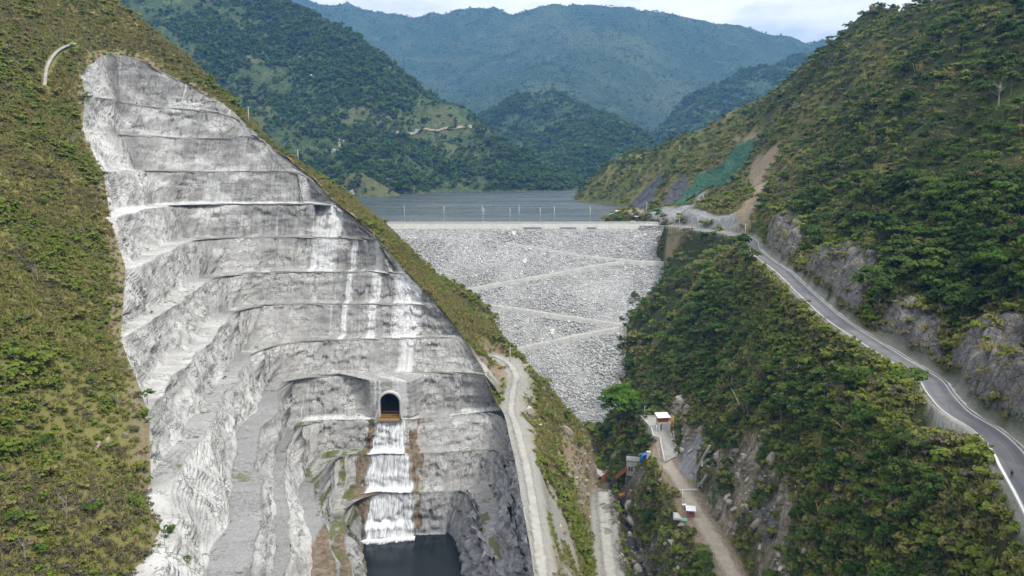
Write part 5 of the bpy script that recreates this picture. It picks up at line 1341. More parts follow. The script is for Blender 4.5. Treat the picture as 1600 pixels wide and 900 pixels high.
# ---- tunnel mouth
TY = TY0 + 2.5
por = empty('tunnel_portal', (TX, TY, z0))
tag(por, 'arched tunnel mouth with concrete collar above the waterfall', 'tunnel portal')
def arch(r, h, n=18):
    return [(-r, 0)] + [(-r, h * k / 3) for k in (1, 2)] + [(-r * math.cos(math.pi * k / n), h + r * math.sin(math.pi * k / n)) for k in range(n + 1)] + [(r, h * k / 3) for k in (2, 1)] + [(r, 0)]
def arch_shell(name, ri, ro, hh, ya, yb, mat, zb=0.0):
    A_, B_ = arch(ri, hh), arch(ro, hh); n = len(A_); V = []
    for y in (ya, yb):
        V += [(x, y, z + zb) for x, z in A_] + [(x, y, z + zb) for x, z in B_]
    Fs = []
    for k in range(n - 1):
        Fs += [(k, k + 1, n + k + 1, n + k), (2 * n + k, 3 * n + k, 3 * n + k + 1, 2 * n + k + 1), (k, 2 * n + k, 2 * n + k + 1, k + 1), (n + k, n + k + 1, 3 * n + k + 1, 3 * n + k)]
    return mesh_np(name, V, Fs, mat, smooth=False, parent=por)
arch_shell('collar', 3.85, 4.75, 6.2, -0.6, 2.2, MT['concrete'], 0.2)
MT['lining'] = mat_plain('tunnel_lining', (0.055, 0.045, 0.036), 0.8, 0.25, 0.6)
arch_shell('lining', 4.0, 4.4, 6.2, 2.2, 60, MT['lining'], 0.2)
MB().box((0, 60.2, 5), (10, 0.4, 12)).build('painted_dark_end', MT['dark'], por)  # black sheet standing in for the darkness deeper in the tunnel
MT['wet_floor'] = mat_water('tunnel_water', (0.20, 0.105, 0.035), 0.12, 1.2, 0.3, 0.1)
MB().box((0, 29.4, 0.55), (8.0, 60.4, 0.5)).build('invert', MT['wet_floor'], por)
MT['ochre'] = mat_plain('ochre_wet_concrete', (0.24, 0.155, 0.07), 0.5, 0.25)
for k, (y_, z_) in enumerate(((-0.35, 0.55), (1.9, 0.95), (4.4, 1.35))):
    MB().box((0, y_, z_), (7.66, 0.35, 0.4 + 0.5 * k * 0), 0, 0.04).build('weir_sill', MT['ochre'], por)
MB().prism(None, [(-5.6, -3.6, -0.6), (-5.0, -3.6, -0.6), (-5.0, -3.6, 1.0), (-5.6, -3.6, 0.7)], [(-4.7, -0.2, -0.6), (-4.1, -0.2, -0.6), (-4.1, -0.2, 4.4), (-4.7, -0.2, 4.2)]).build('wing_wall', MT['old_concrete'], por)
MB().prism(None, [(4.9, -3.0, -0.6), (5.4, -3.0, -0.6), (5.4, -3.0, 0.6), (4.9, -3.0, 0.6)], [(4.1, -0.2, -0.6), (4.6, -0.2, -0.6), (4.6, -0.2, 2.6), (4.1, -0.2, 2.8)]).build('wing_wall', MT['old_concrete'], por)
MB().box((0, -1.9, 0.1), (8.2, 3.2, 0.5)).build('apron', MT['ochre'], por)

# ---- lamp posts and short posts on the crest
def lamp(x, y, z, h, arms, label):
    r = empty('lamp_post', (x, y, z)); tag(r, label, 'lamp post', 'lamp posts along the dam crest')
    MB().tube([(0, 0, 0), (0, 0, h)], [0.22, 0.13], 8).build('pole', MT['galv'], r, True)
    MB().box((0, 0, 0.15), (0.7, 0.7, 0.3), 0, 0.04).build('footing', MT['concrete'], r)
    for s in arms:
        MB().tube([(0, 0, h - 0.2), (0, s * 0.8, h + 0.12), (0, s * 1.7, h + 0.1)], 0.06, 6).build('arm', MT['galv'], r)
        MB().box((0, s * 2.0, h + 0.08), (0.34, 0.9, 0.16), 0, 0.05).build('lamp_head', MT['galv'], r)
crest_z = wb + 2.4
LPX = [(632, 'near the wooded spur'), (694, 'second from the wooded spur'), (753.5, 'of a close pair, the taller thin one'), (756, 'of a close pair, the thicker one'), (797, 'at mid crest, left of its near twin'), (811, 'at mid crest, right of its near twin'), (844, 'between mid crest and the last two'), (866, 'last but one before the abutment'), (922, 'standing nearest the right abutment')]
for k, (px, wh) in enumerate(LPX):
    x = PY(px, 340, cy + 7.8)[0]
    lamp(x, cy + 7.8, crest_z, 14.2 - (1.6 if px in (756, 797, 844) else 0) - (0.8 if px == 922 else 0), (1,) if k % 2 else (1, -1), 'grey lamp post on the dam crest, ' + wh)
for px, wh in ((627, 'behind the wooded spur'), (641, 'the tallest of the short posts'), (650, 'just left of the third'), (653, 'third from the spur'), (698, 'alone beside the second lamp post')):
    x = PY(px, 345, cy + 1.2)[0]; r = empty('marker_post', (x, cy + 1.2, crest_z)); tag(r, 'short thin post at the crest wall, ' + wh, 'post', 'short posts along the crest wall')
    hh = {627: 3.6, 641: 8.0, 650: 4.0, 653: 6.5, 698: 4.4}[px]
    MB().tube([(0, 0, 0), (0, 0, hh)], 0.11, 6).build('pole', MT['galv'], r); MB().box((0, 0, hh - .2), (0.9, 0.14, 0.14)).build('cross_arm', MT['galv'], r)

# ---- buildings on the right abutment
def flat(x, y): return gz(x, y)
bx, by, bz = PY(968, 340, 636); bz = 99.0
r = empty('control_building', (bx, by, bz)); tag(r, 'two storey brick control building with white roof beside the lake', 'building')
MB().box((1.2, 0, 2.0), (7.0, 6.0, 6.6)).build('wall', MT['brick'], r)
MB().box((1.2, -3.05, 0.7), (7.3, 0.3, 3.9)).build('portico', MT['concrete'], r)
MB().box((1.2, 0, 5.75), (9.2, 8.0, 0.45), 0, 0.03).build('roof', MT['white'], r)
for dx in (-1.2, 1.2, 3.4):
    f = MB().box((dx, -3.08, 4.0), (1.3, 0.16, 1.3)).build('window', MT['white'], r); MB().box((dx, -3.18, 4.0), (1.05, 0.06, 1.05)).build('pane', MT['glass'], f)
f = MB().box((0.6, -3.25, 0.6), (1.2, 0.12, 2.4)).build('door', MT['dark'], r)
r = empty('brick_annex', (bx - 6.5, by + 1, bz)); tag(r, 'low red brick annex with sloping grey roof next to the lake', 'building')
MB().box((0, 0, 0.9), (5.0, 5.0, 4.2)).build('wall', MT['brick'], r)
MB().prism(None, [(-3.0, -3, 2.6), (3.0, -3, 3.9), (3.0, -3, 4.2), (-3.0, -3, 2.9)], [(-3.0, 3, 2.6), (3.0, 3, 3.9), (3.0, 3, 4.2), (-3.0, 3, 2.9)]).build('roof', MT['steel_grey'], r)
MB().box((0.6, -2.55, 1.6), (1.6, 0.12, 1.1)).build('window', MT['dark'], r)
bx2, by2, _ = PY(1002, 342, 606); bz2 = 99.2
r = empty('site_office', (bx2, by2, bz2)); tag(r, 'long low site office with flat white roof and brick wall', 'building')
MB().box((0, 0, 1.1), (9.4, 4.0, 3.4)).build('wall', MT['brick'], r)
MB().box((0, -0.3, 3.0), (11.0, 5.6, 0.55), 0, 0.04).build('roof', MT['white'], r)
for dx in (-2.6, 0.4): MB().box((dx, -2.05, 1.5), (1.8, 0.12, 1.3)).build('window', MT['dark'], r)
MB().box((3.0, -2.05, 1.2), (1.1, 0.12, 2.1)).build('door', MT['orange'], r)
r = empty('water_tank', (bx2 - 3.8, by2 + 3.6, bz2 + 0.0)); tag(r, 'dark blue round water tank on a stand behind the site office', 'water tank')
MB().tube([(0, 0, 2.4), (0, 0, 5.2)], 1.3, 16).build('tank', MT['dark_blue'], r, False); MB().tube([(0, 0, 5.2), (0, 0, 5.6)], [1.1, 0.4], 16).build('lid', MT['dark_blue'], r)
for sx in (-.8, .8):
    for sy in (-.8, .8): MB().box((sx, sy, 0.9), (0.15, 0.15, 3.0)).build('leg', MT['steel_grey'], r)
# white pickup and orange drum
def car(loc, rz, mat, label):
    r = empty('parked_van', loc, rz); tag(r, label, 'van')
    bm = MB(); prof = [(-2.3, .45), (2.3, .45), (2.35, 1.0), (1.75, 1.15), (1.15, 1.85), (-2.15, 1.9), (-2.35, 1.1)]
    bm.prism(None, [(x, -.85, z) for x, z in prof], [(x, .85, z) for x, z in prof]).build('body', mat, r)
    for sy in (-.87, .87): MB().box((-0.5, sy, 1.5), (2.6, 0.03, 0.42)).build('side_window', MT['glass'], r)
    MB().box((1.5, 0, 1.52), (0.05, 1.4, 0.5), rot=Matrix.Rotation(-.7, 3, 'Y')).build('windscreen', MT['glass'], r)
    for sx in (-1.5, 1.5):
        for sy in (-.8, .8): MB().tube([(sx, sy - .12, .38), (sx, sy + .12, .38)], .38, 12).build('wheel', MT['dark'], r)
vx, vy, _ = PY(990, 347, 592); car((vx, vy, max(gz(vx, vy), crest_z)), 0.1, MT['white'], 'white van parked at the end of the dam crest')
dx_, dy_, _ = PY(983.5, 349, 584); r = empty('road_drum', (dx_, dy_, crest_z)); tag(r, 'orange and white traffic drum at the end of the crest', 'traffic drum')
MB().tube([(0, 0, 0), (0, 0, 1.6)], [0.75, 0.6], 12).build('drum', MT['orange'], r); MB().tube([(0, 0, .7), (0, 0, 1.05)], [0.72, 0.69], 12).build('band', MT['white'], r)

# ---- gate house and platform in the gorge
px_, py_, pz_ = PZ(1036, 676, 26.4)
gh = empty('gate_house', (px_, py_ + 2.2, 26.5), 0.12); tag(gh, 'small red walled gate house with white roof on a concrete base', 'hut')
MB().box((0, 0, 2.1), (4.6, 3.6, 4.6)).build('base', MT['concrete'], gh)
MB().box((0, 0, 5.6), (4.3, 3.3, 2.5)).build('wall', MT['red'], gh)
MB().prism(None, [(-2.9, -2.6, 6.6), (2.9, -2.6, 6.6), (2.9, -2.6, 6.8), (-2.9, -2.6, 6.8)], [(-2.9, 2.6, 7.3), (2.9, 2.6, 7.3), (2.9, 2.6, 7.5), (-2.9, 2.6, 7.5)]).build('roof', MT['roof'], gh)
for z in (1.6, 2.6, 3.3): MB().box((0.6, -1.84, z), (2.4, 0.12, 0.12)).build('grille_bar', MT['steel_grey'], gh)
MB().box((-1.1, -1.83, 2.3), (0.5, 0.1, 2.6)).build('slot', MT['dark'], gh)
MB().box((2.75, -0.6, 2.0), (0.8, 2.2, 4.4)).build('pier', MT['concrete'], gh)
yf = empty('pipe_gantry', (px_ + 4.3, py_ + 2.6, 26.3), 0.12); tag(yf, 'yellow painted pipe gantry standing against the gate house', 'gantry')
for dx in (-.5, .6): MB().tube([(dx, 0, -.5), (dx, 0, 7.0)], 0.22, 8).build('post', MT['yellow'], yf, True)
for z in (2.2, 4.6, 6.4): MB().box((0.05, 0, z), (1.7, 0.3, 0.3)).build('beam', MT['yellow'], yf)
MB().tube([(-1.6, 0.4, 7.2), (-.6, .5, 8.2), (.7, .4, 8.0), (1.0, .2, 6.6)], 0.18, 8).build('cable_loop', MT['dark'], yf, True)
# platform deck + parapets
c0, c1, c2_, c3, c4 = [Vector(PZ(*p)) for p in ((1001, 652, 27.2), (1018, 672, 27.0), (1021, 684, 26.6), (1031, 686, 26.4), (1038, 722, 25.2))]
d0, d1, d2 = [Vector(PZ(*p)) for p in ((1050, 650, 27.2), (1052, 676, 26.4), (1058, 712, 25.2))]
pl = empty('concrete_platform', (c1.x, c1.y, 26)); tag(pl, 'concrete platform with parapet walls where the dirt road ends', 'platform')
mb = MB()
deck = [c0, c1, c2_, c3, c4, d2, d1, d0]
mb.prism(None, [p - Vector(pl.location) - Vector((0, 0, 7.5)) for p in deck], [p - Vector(pl.location) for p in deck]).build('deck', MT['gravel'], pl)
def wallseg(a, b, h, th, nm, mat, root, dz=0.0, drop=0.3):
    a, b = a - Vector(root.location), b - Vector(root.location); d = (b - a); n = Vector((-d.y, d.x, 0)).normalized() * th * .5
    lo, hi = Vector((0, 0, -drop + dz)), Vector((0, 0, h + dz))
    MB().prism(None, [a - n + lo, a + n + lo, a + n + hi, a - n + hi], [b - n + lo, b + n + lo, b + n + hi, b - n + hi]).build(nm, mat, root)
for a, b in ((c0, c1), (c1, c2_)): wallseg(a, b, 1.1, 0.55, 'parapet', MT['concrete'], pl, drop=8.0)
wallseg(c2_ + Vector((.2, 0, 0)), c3, 1.0, 0.5, 'parapet', MT['concrete'], pl, drop=8.0); wallseg(c3, c4, 1.0, 0.5, 'parapet', MT['concrete'], pl, drop=7.0)
wallseg(d1, d2, 0.8, 0.5, 'parapet', MT['concrete'], pl, drop=3.0); wallseg(c0 + Vector((0.3, 0.3, 0)), d0, 0.6, 0.3, 'parapet', MT['concrete'], pl, drop=2)
lx, ly, lz = PZ(1007, 650, 27.2); r = empty('lamp_post', (lx, ly, lz)); tag(r, 'white lamp post at the corner of the gorge platform', 'lamp post')
MB().tube([(0, 0, 0), (0, 0, 4.6)], 0.12, 8).build('pole', MT['galv'], r, True); MB().box((.4, 0, 4.6), (0.9, .25, .15)).build('lamp_head', MT['galv'], r)
lx, ly, lz = PZ(1026, 676, 26.6); r = empty('marker_post', (lx, ly, lz)); tag(r, 'thin pale post in front of the gate house', 'post')
MB().tube([(0, 0, 0), (0, 0, 3.6)], 0.14, 8).build('pole', MT['white'], r, True); MB().box((0, 0, 3.6), (.4, .1, .5)).build('plate', MT['steel_grey'], r)

# ---- valve house, blue pipe, flume, culvert by the river
vx, vy, vz = PZ(992, 741, 9.5)
r = empty('valve_house', (vx, vy + 2.5, vz), -0.18); tag(r, 'grey concrete valve house with flat roof above the stream', 'valve house')
MB().box((0, 0, 2.4), (6.4, 5.0, 6.6)).build('wall', MT['concrete'], r); MB().box((0, 0, 5.85), (6.9, 5.5, 0.35), 0, .03).build('roof', MT['old_concrete'], r)
for dx in (-2.0, -.9, .8): MB().box((dx, -2.53, 2.2), (.6, .1, 2.0)).build('window', MT['dark'], r)
for s in (-1, 1):
    MB().box((0, s * 2.7, 6.7), (6.6, .07, .07)).build('hand_rail', MT['galv'], r)
bxp, byp, vz2 = hit(1011, 719); vz2 += 1.9
r = empty('pipe', (bxp, byp, vz2)); tag(r, 'bright blue bent steel pipe through a concrete block', 'pipe')
MB().tube([(-2.6, -.6, -2.6), (-2.5, -.5, -.7), (-1.9, -.3, .3), (-.8, 0, .6), (1.2, .1, .6), (4.0, .2, .6)], 0.62, 12).build('pipe_run', MT['blue'], r, True)
MB().box((0.6, .1, .2), (1.7, 1.7, 3.2), 0, .05).build('thrust_block', MT['concrete'], r); MB().tube([(3.0, .2, .6), (3.3, .2, .6)], .85, 12).build('flange', MT['blue'], r)
a = Vector(PZ(962, 748, 7.5)); b = Vector(PZ(979, 734, 11.5))
r = empty('flume', a); d = b - a; tag(r, 'rust brown steel flume sloping from the valve house', 'flume')
n_ = Vector((-d.y, d.x, 0)).normalized()
MB().prism(None, [n_ * 1.0, n_ * -1.0, n_ * -1.0 + Vector((0, 0, .25)), n_ * 1.0 + Vector((0, 0, .25))], [d + n_ * 1.0, d + n_ * -1.0, d + n_ * -1.0 + Vector((0, 0, .25)), d + n_ + Vector((0, 0, .25))]).build('trough', MT['rust'], r)
for s in (-1, 1): MB().prism(None, [n_ * s * 1.0, n_ * s * 1.15, n_ * s * 1.15 + Vector((0, 0, 1.3)), n_ * s + Vector((0, 0, 1.3))], [d + n_ * s * 1.0, d + n_ * s * 1.15, d + n_ * s * 1.15 + Vector((0, 0, 1.3)), d + n_ * s + Vector((0, 0, 1.3))]).build('side_plate', MT['rust'], r)
for f in (.25, .8): MB().box(d * f + Vector((0, 0, -3.0)), (.5, .5, 6)).build('support', MT['dark'], r)
a = Vector(PZ(936, 757, 4.0)); r = empty('culvert', (a.x, a.y + 1.5, a.z), -0.45); tag(r, 'concrete box culvert mouth with rusty hood by the lower track', 'culvert')
MB().box((-1.6, 1.2, 4.6), (7.4, 5.0, 0.6), 0, .04, rot=Matrix.Rotation(0.30, 3, 'Y')).build('hood', MT['old_concrete'], r)
MB().box((1.9, 0.2, 2.1), (0.5, 6.0, 4.6), rot=Matrix.Rotation(0.12, 3, 'Y')).build('rust_plate', MT['rust'], r); MB().box((-0.5, 2.6, 2.2), (4.6, .4, 4.4)).build('back_wall', MT['rust'], r)
MB().box((-3.0, -1.0, 1.6), (0.7, 2.0, 4.2)).build('pier', MT['concrete'], r); MB().box((-3.9, .4, 1.8), (2.0, .2, 2.6)).build('opening', MT['dark'], r)
ex = Vector(PZ(971, 777, 1.5)); r = empty('scrap_pipe', ex); tag(r, 'short rusty orange scrap pipe lying in the stream bed', 'pipe')
MB().tube([(-1.3, 0, .6), (1.3, .5, .9)], .8, 12).build('barrel', MT['orange'], r, True); MB().tube([(-1.5, 0, .58), (-1.2, 0, .62)], .95, 12).build('rim', MT['rust'], r)

# ---- guard booth by the dirt road
gx_, gy_, _ = PZ(1080, 806, 22.2); gzz = gz(gx_, gy_) + .1
r = empty('guard_booth', (gx_, gy_ + 1.0, gzz), -0.15); tag(r, 'small red guard booth with white sheet roof by the dirt road', 'booth')
MB().box((0, 0, 1.2), (2.5, 2.3, 2.5)).build('wall', MT['red'], r)
MB().prism(None, [(-1.7, -1.6, 2.5), (1.7, -1.6, 2.5), (1.7, -1.6, 2.62), (-1.7, -1.6, 2.62)], [(-1.7, 1.7, 2.95), (1.7, 1.7, 2.95), (1.7, 1.7, 3.07), (-1.7, 1.7, 3.07)]).build('roof', MT['roof'], r)
f = MB().box((0.1, -1.17, 1.6), (1.9, .08, .95)).build('window', MT['steel_grey'], r); MB().box((.1, -1.22, 1.6), (1.6, .04, .7)).build('pane', MT['glass'], f)
f = MB().box((-1.27, 0, 1.1), (.06, .9, 2.0)).build('door', MT['dark'], r)
sx, sy, _ = PZ(1062, 800, 22.2); r2 = empty('concrete_slab', (sx, sy, gz(sx, sy) + 0.18), -0.2); tag(r2, 'grey concrete yard slab on the stream side of the booth', 'slab')
MB().box((0.5, 0, -.3), (5.4, 4.6, .7), 0, .04).build('slab', MT['concrete'], r2); MB().box((-2.0, 0, .1), (.3, 4.6, .35)).build('kerb', MT['old_concrete'], r2)
for (px, py, mt, nm, lab, cat) in ((1071, 796, 'dark_blue', 'barrel', 'blue plastic barrel against the guard booth', 'barrel'),):
    x, y, _ = PZ(px, py, 22.4); z = gz(x, y) + .3; r = empty(nm, (x, y, z)); tag(r, lab, cat)
    MB().tube([(0, 0, 0), (0, 0, .25), (0, 0, .75), (0, 0, 1.0)], [.36, .42, .42, .36], 14).build('barrel_body', MT[mt], r, True); MB().tube([(0, 0, 1.0), (0, 0, 1.06)], .32, 14).build('lid', MT['dark'], r)
x, y, _ = PZ(1069, 791, 22.4); r = empty('crate', (x, y, gz(x, y) + .3), .3); tag(r, 'yellow wooden crate behind the blue barrel', 'crate')
MB().box((0, 0, .35), (1.5, 1.0, .7), 0, .03).build('box', MT['yellow'], r); MB().box((0, 0, .72), (1.6, 1.1, .08)).build('lid', MT['white'], r)
x, y, _ = PZ(1070, 811, 21.8); r = empty('tarpaulin', (x, y, gz(x, y) + .1)); tag(r, 'pale green tarpaulin heap beside the yard slab', 'tarpaulin')
MT['mint'] = mat_plain('green_tarp', (0.10, 0.36, 0.22), .6, .1)
bm = bmesh.new(); bmesh.ops.create_icosphere(bm, subdivisions=3, radius=.9)
for v in bm.verts:
    v.co.z = max(0, v.co.z) * .55 + .08 * math.sin(7 * v.co.x + 3 * v.co.y); v.co.x *= 1.3
me = bpy.data.meshes.new('sheet'); bm.to_mesh(me); bm.free(); me.materials.append(MT['mint']); o = bpy.data.objects.new('sheet', me); COL.objects.link(o); o.parent = r
MB().tube([(-1.1, .3, .4), (0, .35, .62), (1.1, .3, .4)], .05, 6).build('rope', MT['white'], r)
# barrier: sill across the road and its post
a, b = Vector(PZ(1050, 767.5, 23.3)), Vector(PZ(1094, 765, 23.1)); r = empty('road_sill', a); tag(r, 'pale concrete sill laid across the dirt road', 'road sill')
d = b - a; n_ = Vector((-d.y, d.x, 0)).normalized() * .55
r.data = None
MB().prism(None, [n_ + Vector((0, 0, -.5)), -n_ + Vector((0, 0, -.5)), -n_ * .7 + Vector((0, 0, .33)), n_ * .7 + Vector((0, 0, .33))], [d + n_ + Vector((0, 0, -.5)), d - n_ + Vector((0, 0, -.5)), d - n_ * .7 + Vector((0, 0, .35)), d + n_ * .7 + Vector((0, 0, .35))]).build('sill', MT['concrete'], r)
MB().box((d.x, d.y, .5), (.6, .6, 1.0)).build('end_block', MT['dark'], r)
x, y, z = PZ(1066, 787, 22.6); r = empty('barrier_pole', (x, y, gz(x, y))); tag(r, 'tall white raised barrier pole beside the road sill', 'barrier')
MB().tube([(0, 0, 0), (0, 0, 5.6)], [.13, .08], 8).build('arm', MT['white'], r, True); MB().box((.25, 0, .5), (.6, .5, 1.0), 0, .04).build('housing', MT['yellow'], r)
# steel pipes up the rock
for pts, lab in (([(1087, 762, 23.5), (1088, 738, 29), (1097, 718, 38), (1109, 697, 46)], 'long grey steel pipe climbing the rock from the dirt road'), ([(1090, 763, 23.5), (1097, 752, 27), (1105, 742, 31)], 'short grey steel pipe leaning on the rock by the road')):
    P3 = [Vector(PZ(*p)) for p in pts]; P3 = [Vector((p.x, p.y, max(p.z, gz(p.x, p.y) + .7))) for p in P3]
    r = empty('steel_pipe', P3[0]); tag(r, lab, 'pipe'); loc = [p - P3[0] for p in P3]
    MB().tube(loc, .42, 10).build('pipe_run', MT['galv'], r, True)
    for q in loc[1:]: MB().tube([q + Vector((0, 0, -.1)), q + Vector((0, .05, .25))], .56, 10).build('flange', MT['steel_grey'], r)
    for q in loc[1:-1]: MB().box(q + Vector((0, 0, -1.3)), (.7, .7, 2.4)).build('saddle', MT['concrete'], r)

# ---- paved road: retaining wall with ribs, guard wall, traffic posts, one person
t_ = np.gradient(ROAD[:, :2], axis=0); t_ /= np.linalg.norm(t_, axis=1, keepdims=True); nL = np.stack([-t_[:, 1], t_[:, 0]], 1)
rp = to_px(ROAD); 
def road_range(xa, xb):
    m = np.nonzero((rp[:, 0] > xa) & (rp[:, 0] < xb) & (np.arange(len(rp)) > 40))[0]; return m[0], m[-1] + 1
def valley_side(i, off):                        # offset towards the gorge
    s = -1 if (ROAD[i, :2] - nL[i] * 5)[0] < (ROAD[i, :2] + nL[i] * 5)[0] else 1
    return ROAD[i, :2] + s * nL[i] * off
q0 = RWALL.copy(); rw = empty('retaining_wall', q0[0]); tag(rw, 'ribbed concrete retaining wall holding up the paved road', 'retaining wall')
V = []
for p in q0: V += [p + [0, 0, .22], p + [-.45, -.25, .22], p + [-.75, -.35, -6.2], p + [0, 0, -6.2]]
V = np.array(V) - q0[0]; mesh_np('panel', V, grid_faces(22, 4), MT['old_concrete'], smooth=False, parent=rw)
for p in q0[1::2]:
    q = p - q0[0]; MB().prism(None, [(q[0] - 1.05, q[1] - .5, q[2] - 6.3), (q[0] - .4, q[1] - .8, q[2] - 6.3), (q[0] - .2, q[1] - .1, q[2] - 6.3), (q[0] - .8, q[1] + .3, q[2] - 6.3)], [(q[0] - .75, q[1] - .5, q[2] - .1), (q[0] - .3, q[1] - .6, q[2] - .1), (q[0] - .2, q[1] - .1, q[2] - .1), (q[0] - .55, q[1] + .1, q[2] - .1)]).build('rib', MT['concrete'], rw)
i0, i1 = road_range(1572, 1660)
q0 = np.array([np.r_[valley_side(i, 3.5), ROAD[i, 2]] for i in range(i0, i1)]); q0 = resample(q0, 16)
gw = empty('guard_wall', q0[0]); tag(gw, 'white capped guard wall along the nearest bend of the paved road', 'guard wall')
V = []
for p in q0: V += [p + [.2, 0, -.3], p + [.2, 0, .75], p + [-.2, 0, .75], p + [-.3, 0, -3.5]]
mesh_np('wall', np.array(V) - q0[0], grid_faces(16, 4), MT['old_concrete'], smooth=False, parent=gw)
V = []
for p in q0: V += [p + [.27, 0, .70], p + [.27, 0, .92], p + [-.27, 0, .92], p + [-.27, 0, .70]]
mesh_np('coping', np.array(V) - q0[0], grid_faces(16, 4), MT['white'], smooth=False, parent=gw)
# drain on the uphill side
def uphill_side(i, off):
    v = valley_side(i, off); return 2 * ROAD[i, :2] - v
q = np.array([np.r_[uphill_side(i, 4.0), ROAD[i, 2] + .12] for i in range(36, len(ROAD))])
tag(ribbon('concrete_path', resample(q, 200), .34, MT['concrete'], .02, 0, 3, wob=.5, seed=9), kind='structure')
# the person
def person(loc, rz, label):
    me = bpy.data.meshes.new('person'); bm = bmesh.new(); sk = bm.verts.layers.skin.new()
    P, E, R = [], [], []
    def v(p, r, link=None):
        P.append(p); R.append(r)
        if link is not None: E.append((link, len(P) - 1))
        return len(P) - 1
    pel = v((0, 0, .95), .145); wst = v((0, .01, 1.1), .13, pel); che = v((0, .015, 1.32), .155, wst); nk0 = v((0, .01, 1.47), .075, che); nk = v((0, 0, 1.54), .055, nk0); hd = v((0, -.01, 1.63), .085, nk); top = v((0, .0, 1.74), .075, hd)
    v((0, -.10, 1.625), .022, hd)
    for s in (-1, 1):
        hp = v((s * .1, 0, .88), .1, pel); kn = v((s * .12, -.02, .5), .068, hp); an = v((s * .13, .02, .09), .045, kn); toe_ = v((s * .15, -.14, .04), .038, an)
        sh = v((s * .19, .015, 1.42), .065, che); el = v((s * .25, .03, 1.14), .045, sh); wr = v((s * .24, -.09, .92), .03, el); pa = v((s * .235, -.13, .85), .034, wr)
        for k in range(4):
            ba = v((s * (.215 + .014 * k), -.15 + .012 * k, .80), .0095, pa); m_ = v((s * (.214 + .014 * k), -.155 + .012 * k, .765 + .004 * abs(k - 1)), .009, ba); v((s * (.212 + .014 * k), -.145 + .012 * k, .735 + .008 * abs(k - 1)), .008, m_)
        t1 = v((s * .205, -.165, .83), .011, pa); v((s * .195, -.185, .80), .009, t1)
    vs = [bm.verts.new(p) for p in P]
    for a, b in E: bm.edges.new((vs[a], vs[b]))
    for q_, r_ in zip(vs, R): q_[sk].radius = (r_, r_)
    vs[0][sk].use_root = True
    bm.to_mesh(me); bm.free(); o = bpy.data.objects.new('person', me); COL.objects.link(o)
    o.modifiers.new('skin', 'SKIN'); o.modifiers.new('sub', 'SUBSURF').levels = 1
    dg = bpy.context.evaluated_depsgraph_get(); m2 = bpy.data.meshes.new_from_object(o.evaluated_get(dg))
    o.modifiers.clear(); o.data = m2
    MT['skin'] = mat_plain('skin', (0.32, 0.19, 0.13), .6, .05); MT['cloth'] = mat_plain('dark_cloth', (0.02, 0.022, 0.03), .9, .2); MT['trousers'] = mat_plain('dark_trousers', (0.03, 0.03, 0.035), .9, .2)
    m2.materials.clear()
    for m_ in ('skin', 'cloth', 'trousers'): m2.materials.append(MT[m_])
    for p in m2.polygons:
        z = p.center.z; ax = abs(p.center.x); p.use_smooth = True
        p.material_index = 0 if (z > 1.5 or (ax > .17 and z < .93 and z > .6)) else (2 if z < 1.0 and ax < .2 else 1)
    bm = bmesh.new(); bmesh.ops.create_icosphere(bm, subdivisions=2, radius=.105)
    for q_ in list(bm.verts):
        if q_.co.y < -.04 and q_.co.z < .04: q_.co *= .8
    mh = bpy.data.meshes.new('hair'); bm.to_mesh(mh); bm.free(); mh.materials.append(MT['dark']); h = bpy.data.objects.new('hair', mh); COL.objects.link(h); h.location = (0, .02, 1.70); h.parent = o
    o.location = loc; o.rotation_euler = (0, 0, rz); tag(o, label, 'person'); return o
ip = int(np.argmin(np.abs(rp[:, 0] - 1603) + (np.arange(len(rp)) < 60) * 1e4)); pv_ = valley_side(ip, 2.3)
person((pv_[0], pv_[1], ROAD[ip, 2] + .14), 2.4, 'person in dark clothes standing beside the guard wall')

# ---- utility poles
def pole(base, h, label, arms=1, group='utility poles', tilt=0.0):
    r = empty('utility_pole', base); r.rotation_euler = (0, tilt, 0); tag(r, label, 'utility pole', group)
    MB().tube([(0, 0, -1), (0, 0, h)], [.24, .15], 8).build('pole', MT['concrete'], r, True)
    for k in range(arms):
        a = MB().box((0, 0, h - .5 - 1.1 * k), (2.2, .16, .16)).build('cross_arm', MT['steel_grey'], r)
        for dx in (-.95, .95): MB().tube([(dx, 0, h - .42 - 1.1 * k), (dx, 0, h - .12 - 1.1 * k)], .09, 6).build('insulator', MT['white'], a)
for (px, py, h, lab) in ((389, 184, 9, 'concrete utility pole high on the grassy ridge'), (466, 250, 6.5, 'utility pole lower down the grassy ridge'), (797, 566, 6.5, 'utility pole where the gravel track tops the spur'), (1031, 272, 11, 'tall utility pole at the head of the dark rock slope'), (1062, 238, 8, 'utility pole on the skyline ridge, lowest of three'), (1070, 232, 8.5, 'utility pole on the skyline ridge, middle of three'), (1078, 227, 8, 'utility pole on the skyline ridge, highest of three'), (1164, 376, 10, 'utility pole at the hairpin of the paved road'), (1045, 351, 8, 'utility pole where the road leaves the crest'), (1053, 352, 8, 'second utility pole after the crest end'), (1061, 354, 6, 'third utility pole below the pale rock cut'), (1010, 338, 11, 'utility pole behind the site office'), (1090, 357, 8, 'utility pole against the pale rock cut')):
    b_ = hit(px, py)
    if px in (389, 466):                       # these stand on the ridge line itself
        b_ = min((hit(px, py + k) for k in range(0, 30, 2)), key=lambda q: abs(q[1] - np.interp(px, [389, 466], [414, 403])))
    pole(b_, h, lab)
